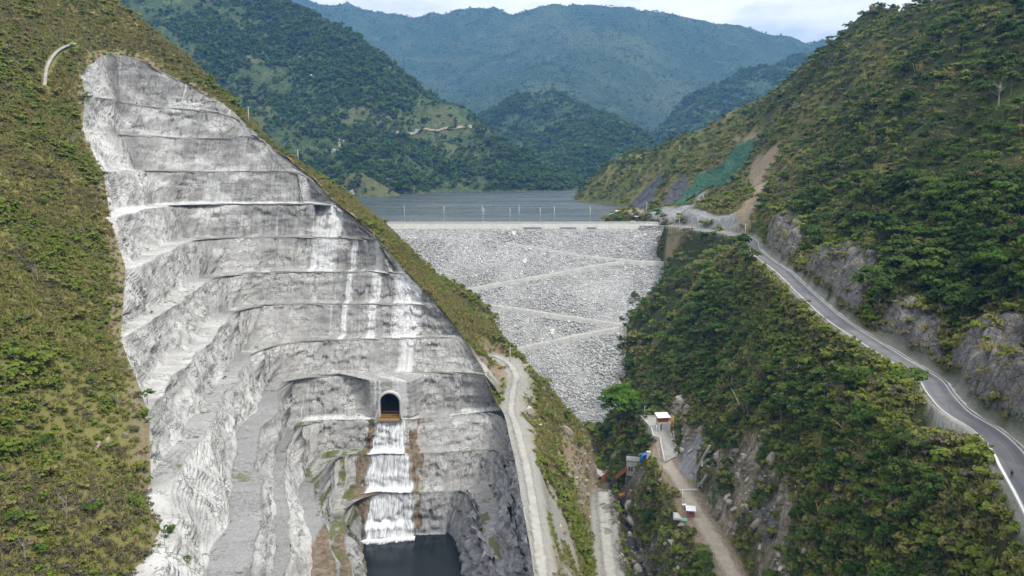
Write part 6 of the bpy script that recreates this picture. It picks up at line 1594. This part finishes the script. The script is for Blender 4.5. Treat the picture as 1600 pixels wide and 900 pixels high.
# ---- lattice pylon and small houses across the lake, road scar there
M1F = GridF(M1[4], M1[5], M1[2])
pb = M1F.hit(531, 238)
if pb:
    r = empty('pylon', pb); tag(r, 'lattice power pylon on the hill across the lake', 'pylon')
    H_ = 26
    for sx in (-1, 1):
        for sy in (-1, 1): MB().tube([(sx * 2.6, sy * 2.6, -1), (sx * .5, sy * .5, H_)], .22, 4).build('leg', MT['galv'], r)
    for z, wd in ((H_ * .7, 6), (H_ * .88, 5)): MB().box((0, 0, z), (wd * 2, .5, .5)).build('cross_arm', MT['galv'], r)
    mb = MB()
    for k in range(7):
        za, zc_ = H_ * k / 7, H_ * (k + 1) / 7; wa, wc = 2.6 - 2.1 * k / 7, 2.6 - 2.1 * (k + 1) / 7
        mb.tube([(-wa, -wa, za), (wc, -wc, zc_)], .13, 4); mb.tube([(wa, -wa, za), (-wc, -wc, zc_)], .13, 4)
    mb.build('bracing', MT['galv'], r)
def far_house(px, py, wd, mt, lab, roofm='white'):
    b_ = M1F.hit(px, py)
    if not b_: return
    wd *= .75; r = empty('farm_house', b_); tag(r, lab, 'house', None)
    MB().box((0, 0, 1.0), (wd, wd * .7, 5.0)).build('wall', MT[mt], r)
    MB().prism(None, [(-wd * .58, -wd * .45, 3.5), (wd * .58, -wd * .45, 3.5), (0, -wd * .45, 5.4)], [(-wd * .58, wd * .45, 3.5), (wd * .58, wd * .45, 3.5), (0, wd * .45, 5.4)]).build('roof', MT[roofm], r)
    MB().box((wd * .2, -wd * .36, 1.6), (1.4, .2, 1.4)).build('window', MT['dark'], r); MB().box((-wd * .2, -wd * .36, 1.2), (1.2, .2, 2.4)).build('door', MT['dark'], r)
for px, py, wd, mt, lab in ((521, 237, 11, 'new_concrete', 'white farm house beside the lattice pylon'), (537, 223, 8, 'new_concrete', 'pale house where the far hill road begins'), (568, 215, 7, 'white', 'small white house on the far hill road'), (651, 206, 9, 'white', 'white house midway along the far hill road'), (735, 199, 8, 'new_concrete', 'pale house at the far end of the hill road'), (487, 120, 8, 'white', 'lone white house high on the hill across the lake'), (469, 92, 9, 'white', 'white house near the top of the far hill'), (551, 302, 9, 'white', 'white boat house on the lake shore')):
    far_house(px, py, wd, mt, lab)
pts = [M1F.hit(*p) for p in [(528, 238), (538, 226), (552, 217), (570, 214), (590, 213), (612, 212), (632, 209), (652, 207), (672, 204), (690, 203), (712, 202), (736, 199)]]
pts = [p for p in pts if p]
MT['farsoil'] = mat_plain('bare_far_soil', (0.25, 0.195, 0.135), .95, .2, .05, obj=False)
q = resample(catmull(pts, 6), 160); q[:, 2] = M1F(q[:, 0], q[:, 1]) + 3.2
tag(ribbon('dirt_road', q, 2.4, MT['farsoil'], 2.2, 0, 3, wob=.5, seed=14, drape=M1F), kind='structure')
MT['dirtpath'] = mat_plain('worn_concrete', (0.31, 0.285, 0.235), .95, .2, .4, obj=False)
# ---- concrete drain path on the grassy hillside
pp = [hit(*p) for p in [(70, 142), (71, 128), (73, 112), (79, 98), (88, 87), (98, 79), (110, 74), (118, 71)]]
q = resample(catmull(pp, 6), 90); q[:, 2] = np.convolve(np.pad(HF(q[:, 0], q[:, 1]), 8, mode='edge'), np.ones(17) / 17, 'valid') + .7
hp = ribbon('concrete_path', q, .62, MT['dirtpath'], 0, .1, 3, wob=.12, seed=15); tag(hp, kind='structure')
sd_ = hp.modifiers.new('thick', 'SOLIDIFY'); sd_.thickness = .8; sd_.offset = -1
PATHLINE = q
# ---- green erosion netting
NETP = poly_px([(1049, 319), (1066, 304), (1082, 287), (1089, 272), (1107, 263), (1119, 266), (1135, 249), (1146, 236), (1158, 222), (1180, 216), (1178, 240), (1158, 267), (1144, 283), (1133, 294), (1115, 299), (1095, 302), (1076, 315), (1064, 322)])
nx_ = np.arange(NETP[:, 0].min() - 2, NETP[:, 0].max() + 2, 1.5); ny_ = np.arange(NETP[:, 1].min() - 2, NETP[:, 1].max() + 2, 1.5)
NX_, NY_ = np.meshgrid(nx_, ny_); NZ_ = HF(NX_, NY_) + .9 + 1.7 * ridged(NX_ / 9, NY_ / 30, seed=610, oct=3)
kp = soft_poly(NX_, NY_, NETP, .5, seed=611, rag=2.2, rs=7) > .5
m = NT('green_netting'); v = m.pos((.4, .12, .4), (0, 0, .5)); n = m.noise(v, 1.0, 6, .65, .4); n2 = m.noise(m.pos(), .6, 5, .6)
c = m.mix(m.ramp(n, [(.35, 0), (.68, 1)]), (0.008, 0.034, 0.021), (0.040, 0.118, 0.062)); c = m.mix(m.ramp(n2, [(.5, 0), (.75, .5)]), c, (0.075, 0.15, 0.075))
MT['net'] = m.done(c, m.bump(n, .8, .5), .8)
V, Fq = compact(np.stack([NX_, NY_, NZ_], -1), grid_faces(len(ny_), len(nx_), kp))
net = mesh_np('erosion_netting', V, Fq, MT['net']); tag(net, 'dark green erosion netting draped over the landslide scar', 'netting')
sd_ = net.modifiers.new('thick', 'SOLIDIFY'); sd_.thickness = .25
# ================================================================== VEGETATION
def on_ground(n, x0, x1, y0, y1):
    x, y = cand(n, x0, x1, y0, y1); P = np.stack([x, y, HF(x, y)], 1)
    return P[in_view(P, 330)]
def vis(P, up=2.0):
    """roughly: is the point (or something up metres above it) seen from the camera"""
    seen = np.zeros(len(P), bool); T = P + np.array([0, 0, up])
    for C in (np.array([0, 0, CZ]), np.array([-35, 5, CZ + 6]), np.array([38, 10, CZ + 12])):
        todo = np.nonzero(~seen)[0]; t = T[todo]; ok = np.ones(len(t), bool)
        for f in np.linspace(0.25, 0.985, 60):
            q = C + (t - C) * f
            m = (q[:, 1] > YS[0]) & (q[:, 1] < YS[-1]); ok &= ~(m & (HF(q[:, 0], q[:, 1]) > q[:, 2] + 0.4))
        seen[todo] = ok
    return seen
def g(A, P): return samp(A, P[:, 0], P[:, 1])
def near_cut(P): return g(np.where(INCUT, -d_cut, d_cut), P)

# ---- left hillside and spur: scrub
n = 420000
P = on_ground(n, -400, 45, 95, 520)
P = P[near_cut(P) > 0.3]; P = P[polyline_dist(P[:, 0], P[:, 1], PATHLINE)[0] > 1.6]
side = P[:, 0] < -40
bare = np.clip(g(m_soil, P) * 0.9 + g(m_grav, P) * 1.3, 0, 1)
dens = np.clip(0.85 + 0.7 * fbm(P[:, 0] / 16, P[:, 1] / 16, seed=501), 0.5, 1) * (1 - bare) * np.where(P[:, 0] > 20, .75, 1)
P = P[RNG.random(len(P)) < dens]; P = P[vis(P)]
green = fbm(P[:, 0] / 22, P[:, 1] / 22, seed=502, oct=3) + 0.25 * fbm(P[:, 0] / 5, P[:, 1] / 5, seed=503)
r = RNG.random(len(P)); pg = np.clip(0.30 + 0.60 * green, 0.05, 0.85) * (1 - 0.55 * sstep(220, 330, P[:, 1]))
br = sstep(0.05, 0.45, fbm(P[:, 0] / 19, P[:, 1] / 19, seed=507, oct=3))
idx = np.where(r < pg * 0.6, 0, np.where(r < pg, 2, np.where(r < pg + (1 - pg) * (.30 - .2 * br), 1, np.where(r < pg + (1 - pg) * (.66 - .2 * br), 3, np.where(r < pg + (1 - pg) * (.94 - .30 * br), 4, 5)))))
idx = np.where((RNG.random(len(P)) < 0.55 * sstep(210, 320, P[:, 1])) & (idx != 0), 3, idx)
sc = np.where(idx >= 3, RNG.uniform(0.55, 1.1, len(P)), RNG.lognormal(-0.55, 0.40, len(P)).clip(0.28, 1.9)) * np.where(P[:, 1] > 250, 1.15, 1) * (1 + np.where(idx < 3, 0.75 * np.clip(green, 0, 1) + 0.5 * (RNG.random(len(P)) < .05), 0))
LEFTN = len(P)
scatter('scrub', P, sc, idx, SHRUBS, 'low green and straw coloured scrub over the grassy hillside', 'scrub')

P = on_ground(60000, -420, 20, 480, 1150); P = P[(P[:, 2] > 97.5) | (P[:, 1] < 560)]; P = P[vis(P)]; P = P[RNG.random(len(P)) < .5]
scatter('scrub', P, RNG.lognormal(.35, .4, len(P)).clip(.6, 3), RNG.choice(6, len(P), p=[.3, .2, .2, .12, .12, .06]), SHRUBS, 'scrub on the far side of the ridge beside the lake', 'scrub')
# ---- scrub under and between the trees of the other side
P = np.vstack([on_ground(90000, 40, 560, 95, 1200), on_ground(110000, 40, 175, 95, 430)])
gs = g(m_grassy, P); bare = np.clip(g(m_soil, P) + g(m_rock, P) * 0.8 + g(m_grav, P) + g(m_shot, P) + g(m_dark, P) * .95, 0, 1)
bare = np.maximum(bare, .93 * np.clip(g(m_cliff * uphill, P) * 1.5, 0, 1)); bare = np.where(in_poly(P[:, 0], P[:, 1], NETP), 1, bare)
for o in list(COL.objects):
    if o.parent is None and o.name.split('.')[0] in ('valve_house', 'culvert', 'pipe', 'flume', 'guard_booth', 'concrete_slab', 'scrap_pipe', 'gate_house', 'concrete_platform'): bare = np.where((np.abs(P[:, 0] - o.location.x) < 5) & (P[:, 1] - o.location.y > -8) & (P[:, 1] - o.location.y < 5), 1, bare)
dr_w = polyline_dist(P[:, 0], P[:, 1], RWALL)[0]; bare = np.where((dr_w < 4.5) & (P[:, 2] < 83), .9, bare)
dr = np.minimum(g(d_road, P) - 5.4, g(d_vroad, P) - 5.0); 
dens = (0.45 + 0.4 * gs) * (1 - bare) * (dr > 0) * (g(d_river, P) > 4) * (P[:, 2] > 97) + (0.55 * (1 - bare) * (dr > 0) * (g(d_river, P) > 4)) * (P[:, 2] <= 97) * (P[:, 1] < 575)
P = P[RNG.random(len(P)) < dens]; P = P[vis(P)]; gs = g(m_grassy, P)
r = RNG.random(len(P)); idx = np.where(r < 0.30, 0, np.where(r < 0.5, 1, np.where(r < .62, 2, np.where(r < .76, 4, np.where(r < .86, 3, 5)))))
sc = RNG.lognormal(0.05, 0.4, len(P)).clip(0.5, 2.6) * np.where(P[:, 1] > 400, 1.7, 1.1)
scatter('scrub', P, sc, idx, SHRUBS, 'scrub and undergrowth between the trees of the forested slope', 'scrub')

# ---- forest on the right mountain
P = np.vstack([on_ground(42000, 42, 620, 98, 1240), on_ground(9000, 45, 170, 98, 420)])
gs = g(m_grassy, P); bare = np.clip(g(m_soil, P) + g(m_rock, P) * 0.85 + g(m_grav, P) + 1.2 * g(m_shot, P) + g(m_dark, P), 0, 1)
clear = (g(d_road, P) > 6.6) & (g(m_cliff, P) < .35) & (polyline_dist(P[:, 0], P[:, 1], RWALL)[0] > 8.5) & ~in_poly(P[:, 0], P[:, 1], NETP) & (g(d_vroad, P) > 6.0) & (g(d_river, P) > 6) & ((P[:, 2] > 97.5) | (P[:, 1] < 560))
for o in list(COL.objects):
    if o.parent is None and o.name.split('.')[0] in ('gate_house', 'guard_booth', 'concrete_slab', 'valve_house', 'culvert', 'concrete_platform', 'pipe', 'flume', 'person', 'site_office', 'control_building'): clear &= np.hypot(P[:, 0] - o.location.x, P[:, 1] - o.location.y) > 6.5
for o in list(COL.objects):
    if o.parent is None and o.name.split('.')[0] in ('valve_house', 'culvert', 'pipe', 'flume', 'guard_booth', 'concrete_slab', 'scrap_pipe'): clear &= ~((np.abs(P[:, 0] - o.location.x) < 6) & (P[:, 1] - o.location.y > -17) & (P[:, 1] - o.location.y < 7) & (P[:, 2] < o.location.z + 6))
bt_ = PZ(968, 690, 10.0); clear &= (np.hypot(P[:, 0] - bt_[0], P[:, 1] - bt_[1]) > 11) | (P[:, 2] > 26)
clump = np.clip(0.62 + 1.0 * fbm(P[:, 0] / 24, P[:, 1] / 24, seed=511), 0.1, 1)
below = (g(d_road, P) > 0) & (P[:, 2] < 96)
dens = clump * (1 - bare) * (1 - 0.82 * gs) * clear * np.where(P[:, 1] > 520, 0.55, 1.0) * np.where(P[:, 1] < 240, 1.0, 0.8)
P = P[RNG.random(len(P)) < dens]; P = P[vis(P, 5)]
TP = P
r = RNG.random(len(P)); lt = fbm(P[:, 0] / 30, P[:, 1] / 30, seed=513)
low = P[:, 2] < 92
idx = np.where(r < .28, 0, np.where(r < .48, 1, np.where(r < .66, 2, np.where(r < .76 + .22 * lt, 3, np.where(r < .86 + .14 * lt, 4, np.where(r < .9, 5, 6))))))
size = RNG.lognormal(-0.12, 0.36, len(P)).clip(0.4, 1.9) * np.where(low, 0.72, 0.92) * np.where(P[:, 1] > 500, 0.9, 1)
size = size * np.where((g(d_road, P) < 20) & low, 0.38 + 0.62 * sstep(7, 20, g(d_road, P)), 1.0)
dist = np.linalg.norm(P - np.array([0, 0, CZ]), axis=1)
px = to_px(P); inside = (px[:, 0] > 4) & (px[:, 0] < 1596) & (px[:, 1] > 6) & (px[:, 1] < 915)
rank = np.argsort(-(size / dist) * inside)
solo, rest = rank[:290], rank[290:]
scatter('forest', P[rest], size[rest], idx[rest], [t[2] for t in TREES], 'dense mixed forest covering the steep mountainside', 'forest', tilt=0.08)
KIND = [('dark green round crowned tree', 'forest_tree'), ('tall narrow dark green tree', 'forest_tree'), ('low spreading dark green tree', 'forest_tree'), ('bright mid green tree', 'forest_tree'), ('flat topped light green tree', 'forest_tree'), ('small olive grey tree', 'forest_tree'), ('grey brown twiggy tree', 'forest_tree')]
def where_is(p):
    q = to_px(p); dv, dr = float(samp(d_vroad, p[0], p[1])), float(samp(d_road, p[0], p[1]))
    above = p[2] > 95 or (p[0] > 112)
    if above: return 'on the steep slope above the paved road' if dr > 22 else 'on the uphill bank of the paved road'
    if dr < 16: return 'just below the outer kerb of the paved road'
    if dv < 22: return 'beside the dirt road in the gorge'
    return 'on the slope between paved road and gorge'
def plant(kind, loc, s, rz, label, cat, group=None, name='forest_tree'):
    c, t, _ = TREES[kind]
    root = bpy.data.objects.new(name, t.data); COL.objects.link(root)
    root.location = loc; root.scale = (s, s, s); root.rotation_euler = (RNG.normal(0, .05), RNG.normal(0, .05), rz)
    tag(root, label, cat, group)
    k = bpy.data.objects.new('crown', c.data); COL.objects.link(k); k.parent = root
    return root
for i in solo:
    k = int(idx[i]); wh = where_is(P[i])
    plant(k, P[i], float(size[i]), float(RNG.uniform(0, 6.28)), KIND[k][0] + ' ' + wh, 'tree', KIND[k][0] + 's ' + wh)

# ---- trees on the hills across the lake
def far_scatter(M, n, s0, s1, label, m=20, yb=None, dens=None):
    X, Y, Z, Fm, xs, ys = M; f = GridF(xs, ys, Z)
    x, y = RNG.uniform(xs[0], xs[-1], n), RNG.uniform(ys[0], ys[-1], n); z = f(x, y)
    Q = np.stack([x, y, z], 1); k = in_view(Q, m) & (z > 97.2)
    gx = (f(x + 12, y) - f(x - 12, y)) / 24; gy = (f(x, y + 12) - f(x, y - 12)) / 24
    facing = (gx * x / np.hypot(x, y) + gy * y / np.hypot(x, y)) - (z - CZ) / np.hypot(x, y)
    k &= facing > -0.12
    Q = Q[k]; d = np.clip(0.62 + 1.1 * fbm(Q[:, 0] / 90, Q[:, 1] / 90, seed=520, oct=4), 0.06, 1)
    Q = Q[RNG.random(len(Q)) < d]
    scatter('forest', Q, RNG.lognormal(0, .35, len(Q)).clip(.4, 2) * RNG.uniform(s0, s1, len(Q)), RNG.choice(3, len(Q), p=[.45, .35, .2]), FARTREE, label, 'forest')
far_scatter(M1, 90000, 0.8, 1.35, 'forest patches on the hill across the lake')
far_scatter(M2, 70000, 0.9, 1.5, 'forest on the rounded hill behind the lake')
far_scatter(M3, 45000, 1.1, 1.8, 'forest on the dark hill behind the valley')
far_scatter(M4, 60000, 0.6, 1.1, 'forest on the blue mountain closing the valley')
# ---- single trees and shrubs the photograph shows one by one
BT = PZ(968, 690, 10.0)
def big_tree():
    b_ = BT; z = gz(b_[0], b_[1])
    V, Fq, T = crown_mesh(71, 10.2, 9.0, 17.0, 95, 85, 0.85, rcs=.55); V[:, 2] += np.where(V[:, 2] < 10, 0, 0)
    r = empty('broadleaf_tree', (b_[0], b_[1], z)); tag(r, 'large bright green broadleaf tree at the foot of the dam', 'tree')
    mesh_np('crown', V, Fq, MT['leaf_big'], smooth=False, parent=r, attrs={'tint': T})
    limb_mb(72, 19, .75, 7.0, 7, .3).build('trunk', MT['bark'], r, True)
big_tree()
def bare_tree(px, py, h, label, seed, lean=0.0, nb=7, name='bare_tree', P0=None):
    b_ = P0 or hit(px, py); r = empty(name, b_); r.rotation_euler = (0, lean, 0); tag(r, label, 'dead tree')
    rg = random.Random(seed); mb = MB(); mb.tube([(0, 0, -.5), (.1 * h * rg.uniform(-.4, .4), 0, h * .5), (.1 * h * rg.uniform(-.6, .6), 0, h)], [h * .035, h * .022, h * .007], 6); mb.build('trunk', MT['dead'], r)
    for k in range(nb):
        a = rg.uniform(0, 6.28); z = h * rg.uniform(.35, .8); e = h * rg.uniform(.2, .42); mb = MB()
        p1 = Vector((0, 0, z)); p2 = Vector((math.cos(a) * e * .6, math.sin(a) * e * .6, z + h * .14)); p3 = Vector((math.cos(a) * e, math.sin(a) * e, z + h * rg.uniform(.18, .34)))
        mb.tube([p1, p2, p3], [h * .013, h * .009, h * .004], 5)
        for j in range(3):
            f = rg.uniform(.4, 1); q_ = p2.lerp(p3, f); mb.tube([q_, q_ + Vector((rg.uniform(-1, 1), rg.uniform(-1, 1), rg.uniform(.3, 1))) * h * .12], [h * .005, h * .002], 4)
        mb.build('branch', MT['dead'], r)
for a in [(185, 642, 4.6, 'grey leafless tree near the edge of the shotcreted cut', 1), (104, 812, 4.8, 'pale thin leafless tree on the lower grassy hillside', 2), (60, 445, 4.5, 'small bare tree in the scrub of the left slope', 3), (1096, 535, 8.0, 'bleached bare tree on the slope below the paved road', 4), (1143, 606, 9.5, 'tall bleached bare trunk above the fallen log', 5, 0, 3), (1240, 178, 10, 'wide bare crowned tree high in the forest', 6, 0, 10), (1510, 358, 7, 'dead grey tree in the forest above the rock cut', 7), (1468, 303, 8, 'leaning dead tree in the dark forest', 8, .35), (1560, 165, 10, 'bare branched tree near the top of the forest', 9, 0, 10), (1330, 600, 5.5, 'grey bare tree amid the slope forest', 10), (1215, 300, 9, 'thin dead tree above the pale scar', 11), (40, 880, 4.0, 'bare silvery bush at the bottom of the left slope', 12), (115, 235, 6, 'grey dead tree on the upper grassy slope', 13)]:
    bare_tree(*a)
p0, p1 = Vector(hit(1141, 608)), Vector(hit(1163, 655)); r = empty('fallen_log', p0); tag(r, 'long pale fallen trunk lying down the slope', 'fallen tree')
d = p1 - p0; MB().tube([Vector((0, 0, 1.2)), d * .5 + Vector((0, 0, 1.6)), d + Vector((0, 0, 1.0))], [.22, .3, .42], 8).build('trunk', MT['dead'], r, True); MB().tube([d * .4 + Vector((0, 0, 1.5)), d * .4 + Vector((2.0, -.5, 3.0))], [.14, .05], 6).build('branch', MT['dead'], r)
def leaf_shrub(px, py, s, label, kind=0, name='shrub', mat='leaf_light', cat='shrub'):
    b_ = hit(px, py); seed = int(px * 7 + py)
    V, Fq, T = crown_mesh(seed, 1.0 * s, 0.85 * s, 0.75 * s, 11, 26, 0.30 * s ** .5)
    r = empty(name, b_); tag(r, label, cat); mesh_np('foliage', V, Fq, MT[mat], smooth=False, parent=r, attrs={'tint': T}); limb_mb(seed, .9 * s, .05 * s, .5 * s, 4).build('stem', MT['bark'], r)
LS = [(148, 806, 2.1, 'bright green leafy shrub beside the pale bare tree'), (212, 795, 1.9, 'bright green shrub close to the cut on the lower slope'), (66, 700, 1.8, 'round green shrub in the grass of the lower left slope'), (230, 625, 1.8, 'flat green shrub at the very edge of the cut'), (150, 380, 2.2, 'green shrub on the open slope left of the cut'), (66, 322, 2.3, 'dark shrub on the slope under the drain path'), (262, 842, 1.7, 'green shrub hanging over the cut near the bottom edge'), (285, 885, 1.6, 'leafy shrub in the bottom corner of the cut'), (20, 820, 1.7, 'light green shrub at the lower left edge of the slope'), (70, 865, 1.6, 'yellow green shrub on the lowest part of the slope'), (118, 88, 3.2, 'dark rounded bush beside the top of the drain path'), (95, 30, 3.0, 'grey green bush high on the grassy hill'), (138, 160, 2.6, 'vivid green bush against the upper edge of the cut'), (45, 590, 1.7, 'yellow green shrub in mid slope grass')]
for a in LS: leaf_shrub(*a)
for a in [(872, 735, 3.4, 'dark green bush halfway down the dry spur'), (880, 800, 3.0, 'light green bush between gravel track and lower track'), (858, 655, 2.8, 'bush on the spur face under the gravel track'), (905, 700, 3.2, 'dense bush on the lower end of the spur'), (842, 600, 2.6, 'dark bush on the crest of the spur'), (826, 583, 2.2, 'small bush where the spur crest begins'), (966, 805, 3.0, 'bush between lower track and stream'), (945, 690, 4.2, 'dark shrub beneath the big bright tree'), (975, 700, 4.0, 'yellowish shrub beneath the big bright tree'), (1024, 760, 2.2, 'dark olive shrub between the valve house and the dirt road'), (1020, 790, 3.4, 'olive shrub on the gorge bank below the booth'), (1045, 845, 3.6, 'dense shrub on the gorge bank opposite the lower track'), (1000, 785, 2.8, 'shrub standing right beside the stream')]:
    leaf_shrub(*a, mat='leaf_shrub')
tl = hit(1428, 640); plant(4, tl, 1.25, .4, 'flat topped light green tree standing alone against the paved road', 'tree', None, 'roadside_tree')
# ---- plants rooted on the benches of the cut
bi = np.nonzero((rowkind < .3))[0]
nb = 0
for (px, py, s, lab) in ((582, 662, 1.7, 'green fern tuft beside the tunnel mouth'), (352, 592, 1.0, 'small green tuft on a mid bench of the cut'), (515, 715, 1.5, 'mossy green clump at the left end of the wet bench'), (548, 714, 1.3, 'mossy green clump on the wet bench near the falls'), (512, 815, 1.2, 'green clump on the lowest left bench by the pool'), (530, 760, 1.1, 'green clump on the brown wet wall'), (718, 805, 2.2, 'bright green bush in the rock corner right of the pool'), (765, 760, 1.3, 'green tuft on the jointed rock rib'), (780, 800, 1.2, 'green tuft lower on the jointed rock rib'), (530, 372, .9, 'tiny green tuft under the dark overhang'), (240, 490, .9, 'small tuft on the left bench of the cut'), (400, 545, 1.0, 'small tuft where the cut turns its corner')):
    q_ = to_px(CUTD.reshape(-1, 3)); j = int(np.argmin(((q_ - (px, py)) ** 2).sum(1) + (CUTD.reshape(-1, 3)[:, 1] > 420) * 1e6)); b_ = CUTD.reshape(-1, 3)[j]
    V, Fq, T = crown_mesh(900 + nb, .8 * s, .6 * s, .45 * s, 6, 20, .26 * s ** .5); r = empty('bench_plant', b_); tag(r, lab, 'plant'); nb += 1
    mesh_np('foliage', V, Fq, MT['leaf_light'], smooth=False, parent=r, attrs={'tint': T}); limb_mb(900 + nb, .6 * s, .03, .3 * s, 3).build('stem', MT['bark'], r)
for px, py, s_, wh in ((152, 700, 1.5, 'the largest stone lying in the grass of the lower left slope'), (196, 683, 1.1, 'beside the rim of the cut in the grass'), (168, 690, .9, 'small stone next to the largest grass boulder')):
    b_ = hit(px, py); o = bpy.data.objects.new('boulder', TSTONES[0].data); COL.objects.link(o); o.location = (b_[0], b_[1], b_[2] + .3 * s_); o.scale = (s_ * 1.5, s_ * 1.2, s_ * 1.2); o.rotation_euler = (px, py, s_); tag(o, 'pale grey boulder, ' + wh, 'boulder')
# ---- boulders: the largest one by one, the rest as rubble
n = 9000
P = on_ground(n, 5, 105, 170, 360)
mk = g(m_low, P) * .8 + g(np.where(GX > 20, bank, 0), P) * .5 + np.where((P[:, 0] < 40), g(m_soil, P) * .35, 0)
mk = mk * (g(d_vroad, P) > 5.5) * (g(d_lt, P) > 4.8) * (g(d_track, P) > 4)
P = P[RNG.random(len(P)) < mk * .8]; P = P[vis(P, 1)]
sc = RNG.lognormal(0.0, .6, len(P)).clip(.4, 4.2)
o_ = np.argsort(-sc / P[:, 1]); bigb, small = o_[:60], o_[60:]
scatter('rubble', P[small], sc[small][:, None] * np.array([1.2, 1.0, .9]), RNG.integers(0, 3, len(small)), TSTONES, 'broken pale stone lying on the gorge banks', 'rubble', tilt=.5)
for i in bigb:
    o = bpy.data.objects.new('boulder', TSTONES[i % 3].data); COL.objects.link(o); o.location = P[i] + np.array([0, 0, .15 * sc[i]]); o.scale = (sc[i] * 1.3, sc[i] * 1.05, sc[i]); o.rotation_euler = tuple(RNG.uniform(0, 6, 3))
    left_ = P[i][0] < float(np.interp(P[i][1], RIVER[::-1, 1], RIVER[::-1, 0]))
    wh = 'on the spur side bank of the stream' if left_ else ('on the rock slope above the dirt road' if P[i][2] > 24 else 'on the gorge bank below the dirt road')
    tag(o, 'pale angular boulder ' + wh, 'boulder', 'boulders ' + wh)
